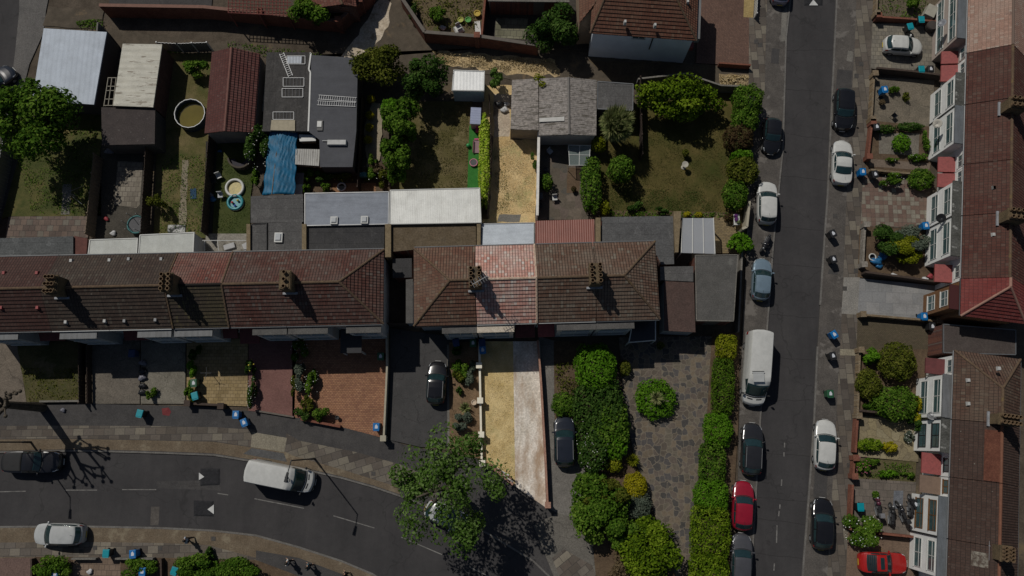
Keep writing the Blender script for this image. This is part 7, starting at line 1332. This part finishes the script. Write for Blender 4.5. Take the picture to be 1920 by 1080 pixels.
t = thing('rotary_dryer', 'pale rotary washing line on the left lawn', 'washing line', P(146, 372, .12)); b = Vector(t.location); MB().tube(b - Vector((0, 0, .2)), b + Vector((0, 0, 1.9)), .03).build('pole', CHROME, t); m = MB()
for a in ((-28, -6), (12, -16), (8, 20), (-4, 4)): e = P(146 + a[0], 363 + a[1], 2.0); m.tube(b + Vector((0, 0, 1.7)), e, .016)
m.build('arms', GREYMETAL, t)
t = thing('rotary_dryer', 'closed washing line post on the yellow block paving', 'washing line', P(398, 702, .13)); b = Vector(t.location); MB().tube(b - Vector((0, 0, .2)), b + Vector((0, 0, 1.5)), .025).build('pole', GREYMETAL, t); m = MB()
for i in range(4): u = i * 1.57; m.tube(b + Vector((0, 0, 1.3)), b + Vector((.5 * math.cos(u), .5 * math.sin(u), 1.5)), .015)
m.build('arms', GREYMETAL, t)
pot('terracotta pot standing on the brown lawn', 1283, 291, .22, POT, LO, h=.5); t = thing('bird_bath', 'pale stone bird bath on the brown lawn', 'bird bath', P(1281, 314, .12)); b = Vector(t.location); MB().lathe(b, [(.22, -.1), (.22, .05), (.09, .12), (.08, .7), (.28, .82), (.30, .88), (.22, .86), (.001, .82)], 18).build('basin', plain('pale stone', (.45, .43, .36), .9), t)
t = thing('water_feature', 'round white rimmed pond ornament on the brick terrace', 'pond', P(641, 351, .13)); b = Vector(t.location); MB().torus(b + Vector((0, 0, .12)), .36, .08, 'Z', 20, 8).build('rim', WHITE, t, smooth=True); MB().lathe(b, [(.001, .1), (.33, .1)], 18).build('water', plain('dark water', (.02, .025, .02), .05), t)
t = thing('barbecue', 'teal covered barbecue by the white flowered bush', 'barbecue', P(684, 333, .13)); b = Vector(t.location); MB().box(b + Vector((0, 0, .6)), (.8, .5, .35), taper=.8).build('hood', plain('teal grey cover', (.05, .16, .17), .7), t, bevel=.05); MB().box(b + Vector((0, 0, 0)), (.7, .45, .6)).build('cabinet', BLACK, t)
for x, y, r, mat, lb, lf in ((1023, 320, .2, BLACK, 'dark tub on the shaded patio edge', None), (1012, 388, .22, BLACK, 'second dark tub further down the shaded patio edge', None), (1637, 927, .2, plain('stone pot', (.2, .22, .16), .9), 'small round pot near the teal lidded bin', LG), (1075, 357, .16, POT, 'red flower pot in the rusty bed', LBR), (889, 755, .22, plain('ivory pot', (.5, .4, .3), .8), 'pale pot against the ivory wall', None), (634, 783, .16, BLACK, 'black pot on the orange drive', None), (1716, 1020, .2, plain('red tub', (.35, .05, .03), .6), 'red tub by the white house behind the red coupe', LG), (1650, 195, .18, POT, 'terracotta pot with brown plant in the patchy garden', LDRY), (895, 28, .3, plain('yellow tub', (.5, .35, .02), .5), 'yellow tub of sand in the earth garden', None), (878, 40, .27, plain('green tub', (.06, .32, .03), .5), 'bright green tub in the earth garden', None), (864, 40, .26, plain('lime tub', (.4, .42, .05), .5), 'lime yellow tub in the earth garden', None)): pot(lb, x, y, r, mat, lf, h=.35 if r < .25 else .3)
q = P(896, 53, .3); MB().box((q.x, q.y, .11), (.55, 1.6, .16), .08).build('mattress', WHITE, label='white mattress lying in the earth garden', cat='mattress', bevel=.04)
q = P(860, 54, .3); o = MB().box((q.x, q.y, .11), (1.0, 1.0, .3), .5, .6).build('white_sheet', WHITE, label='crumpled white sheet in the earth garden', cat='sheet', bevel=.1)
q = P(1359, 414, .4); t = thing('flower_table', 'white table with potted flowers on the yellow brick patio', 'table', P(1377, 416, .13)); b = Vector(t.location); MB().box(b + Vector((0, 0, .7)), (.55, 1.0, .05)).build('tabletop', WHITE, t)
for i in (-1, 1):
    for j in (-1, 1): MB().tube(b + Vector((i * .22, j * .42, 0)), b + Vector((i * .22, j * .42, .7)), .025).build('leg', WHITE, t)
for i, (dx, dy, cc, lb) in enumerate(((-.12, .3, (.16, .03, .2), 'purple flowered pot at the top of the white table'), (-.1, -.05, (.16, .03, .2), 'purple flowered pot in the middle of the white table'), (.12, -.3, (.1, .14, .04), 'green potted plant at the end of the white table'))):
    c = b + Vector((dx, dy, .752)); t2 = thing('potted_flower', lb, 'flower pot', c); MB().lathe(c, [(.001, 0), (.09, 0), (.12, .16), (.001, .15)], 12).build('pot', BLACK, t2); a, n_ = shell(tuple(c + Vector((0, 0, .25))), (.18, .18, .12), 120, fill=.6); leafcloud(a, n_, RNG.uniform(0, 1, len(a)), .05, .6, 'flowers', plain('petal %d' % i, cc, .7, var=.3), t2)
for x, y, z, lb, aim, mt in ((1767, 44, 3.6, 'large grey satellite dish on the pink bay', (-.7, .2, .7), plain('grey dish', (.2, .21, .23), .5)), (1758, 232, 3.4, 'beige satellite dish on the white house with raised beds', (-.5, -.2, .8), plain('beige dish', (.45, .42, .36), .5)), (1764, 408, 3.6, 'black satellite dish on the chequered garden house', (-.3, -.5, .8), BLACK), (1748, 781, 3.2, 'dark satellite dish between the two lower white houses', (-.4, .5, .7), GREYMETAL)): dish(lb, x, y, z, aim, mt)
# bags and clutter
BAG = [plain('black bag', (.02, .02, .022), .35), plain('grey bag', (.16, .16, .19), .5), plain('white bag', (.55, .55, .55), .5), plain('blue bag', (.02, .14, .32), .45), plain('red bag', (.3, .04, .05), .5)]
def bag(lb, x, y, r, k, z=.13, group=None):
    c = P(x, y, z + r * .6); vs = MB().ball((c.x, c.y, z + r * .62), r, 12, 8, .75); vs.v = [(c.x + (a - c.x) * (1 + .28 * math.sin(3 * math.atan2(b - c.y, a - c.x) + x)) * 1.05 + rnd(-.1, .1) * r, c.y + (b - c.y) * (.8 + .2 * math.cos(2 * math.atan2(b - c.y, a - c.x) + y)) + rnd(-.1, .1) * r, max(z, z + (d - z) * .75 + rnd(-.1, .1) * r)) for a, b, d in vs.v]; return vs.build('bag', BAG[k], smooth=True, label=lb, cat='bag', group=group)
for i, (x, y, k, lb) in enumerate(((268, 680, 1, 'grey sack at the top of the heap beside the old concrete drive'), (267, 695, 0, 'shiny black sack in the heap beside the old concrete drive'), (266, 708, 1, 'grey sack lower in the heap beside the old concrete drive'), (267, 723, 0, 'black sack near the bottom of the heap beside the old concrete drive'), (266, 735, 0, 'lowest black sack by the small leafy plant'))): bag(lb, x, y, .34, k, group='sacks along the concrete drive')
for x, y, r, k, lb in ((1645, 490, .5, 3, 'blue plastic bag heap by the rubble wall'), (1655, 480, .4, 3, 'second blue bag beside the dark large bush'), (1648, 498, .32, 3, 'low blue bag in the bushy garden corner'), (1677, 517, .3, 2, 'white bag on the shaded bushy garden wall'), (1745, 518, .28, 4, 'red bag by the house in the bushy garden'), (1735, 524, .28, 2, 'pale bag beside the red one'), (204, 283, .4, 1, 'pale grey sack under the dark shingled shed'), (199, 410, .24, 4, 'red bag in the shade of the fenced yard'), (118, 769, .22, 1, 'crumpled grey bag on the left pavement'), (212, 437, .26, 2, 'white sack at the end of the fenced yard'), (168, 1072, .25, 2, 'white bag on the lower reddish drive'), (285, 1052, .28, 2, 'white bag by the bottom dark fence'), (392, 365, .35, 1, 'grey blue bag in the shady side path'), (398, 373, .3, 3, 'teal blue bag in the shady side path'), (412, 283, .2, 3, 'purple blue ball bag below the outbuilding'), (950, 195, .3, 2, 'white sack beside the mossy shed'), (946, 205, .35, 2, 'white bag at the mossy shed corner'), (936, 195, .4, 0, 'dark rubbish sack on the dusty path'), (830, 52, .3, 2, 'pale rubbish bag in the earth garden')): bag(lb, x, y, r, k)
# debris heap at the foot of the lightened lawn
for i, (x, y, a, L, k, lb) in enumerate(((938, 884, .5, 1.6, 2, 'white board across the end of the bleached lawn'), (945, 890, .7, 1.3, 0, 'grey board leaning at the lawn end heap'), (950, 894, .4, .9, 1, 'brown plank at the lawn end heap'), (930, 880, .6, 1.2, 1, 'longer brown plank beside the street tree'), (952, 899, .6, 1.0, 2, 'short white board at the drive edge'))): q = P(x, y, .4); MB().box((q.x, q.y, .3 + i * .07), (L, .28, .05), -a).build('board', plain('plank %d' % k, ((.3, .3, .3), (.26, .14, .09), (.6, .58, .55))[k], .8, var=.2), label=lb, cat='board', group='boards at the lawn end')  # bleached lawn: dry grass, colour raised for the strip's brighter light
wall('low_wall', 'broken brick wall closing the bleached lawn', [(908, 866), (935, 886), (962, 908)], .55, .2, rough('salmon brick', (.36, .19, .14), (.45, .27, .2), 2, 9))  # bleached lawn: dry grass, colour raised for the strip's brighter light
q = P(1636, 482, .5); t = thing('plastic_chair_shell', 'white plastic seat shell by the rubble wall', 'chair', (q.x, q.y, .13)); MB().torus((q.x, q.y, .5), .3, .06, 'Z', 18, 6).build('rim', WHITE, t, smooth=True); MB().lathe((q.x, q.y, .2), [(.001, 0), (.2, .02), (.3, .3)], 16).build('shell', plain('dark seat', (.06, .06, .07), .6), t)
q = P(1745, 22, .8); MB().box((q.x, q.y, .13), (1.0, 1.3, .9), -.5, .95).build('storage_box', plain('cream plastic store', (.36, .34, .28), .7), label='cream storage box by the pale pink house', cat='storage box', bevel=.04)
q = P(1749, 47, .8); MB().lathe((q.x, q.y, .13), [(.001, 0), (.5, 0), (.52, .6), (.45, .72), (.001, .75)], 18).build('covered_barbecue', plain('dark brown cover', (.05, .04, .035), .8), label='round dark covered tub beside the cream storage box', cat='tub')
for lb, q in (('pale concrete lid slab by the tarmac verge', (1676, 240, 1692, 246)),): pass
tq = [(228, 424), (354, 424)]
q = P(330, 428, .3); MB().box((q.x, q.y, .13), (1.6, .7, .08)).build('rubble_sheet', rough('mottled white sheet', (.1, .1, .1), (.5, .5, .48), 1.5, 7, cut=(.45, .55)), label='mottled white sheet above the taller white roof', cat='sheet')
q = P(362, 363, .2); MB().box((q.x, q.y, .13), (.55, 1.0, .04), .1).build('towel', plain('navy towel', (.02, .06, .12), .9), label='navy towel spread on the half dry lawn', cat='towel')
t = thing('drainage_rack', 'white pipe clutter frame on the rubble patio', 'pipe frame', P(420, 455, .13)); m = MB(); m.tube(P(380, 451, 1.6), P(462, 451, 1.6), .035).tube(P(384, 451, 1.6), P(384, 470, 1.6), .03).tube(P(408, 451, 1.6), P(410, 470, 1.6), .03); m.build('pipes', WHITE, t); m = MB()
for x, y in ((380, 451), (462, 451)): p = P(x, y, 1.6); m.tube((p.x, p.y, 0), p, .035)
m.build('posts', WHITE, t)
q = P(430, 462, .3); MB().box((q.x, q.y, .13), (1.0, .5, .25), .3).build('crate', plain('pale crate', (.45, .45, .45), .7), label='long pale crate lying on the rubble patio', cat='crate', bevel=.03); MB().box((q.x + 1.6, q.y - .1, .13), (.5, .7, .5), .5).build('crate', plain('pale crate', (.45, .45, .45), .7), label='taller pale crate at the right of the rubble patio', cat='crate', bevel=.03)
pt = thing('porch', 'dark flat glass porch on white frame beside the crazy paving', 'porch', FC(FC.u(1205, 620, 2.4), 1.0, .1)); q = [P(x, y, 2.4) for x, y in ((1179, 642), (1229, 638), (1229, 600), (1187, 602))]; MB().hexa([p - Vector((0, 0, .08)) for p in q], q).build('roof', plain('black glass roof', (.02, .022, .026), .3), pt); m = MB(); m.tube(q[0], q[1], .05).tube(q[1], q[2], .05).tube(q[0], q[3], .05); m.build('trim', WHITE, pt)
for p in q[:2]: MB().tube((p.x, p.y, 0), (p.x, p.y, 2.32), .06).build('post', WHITE, pt)
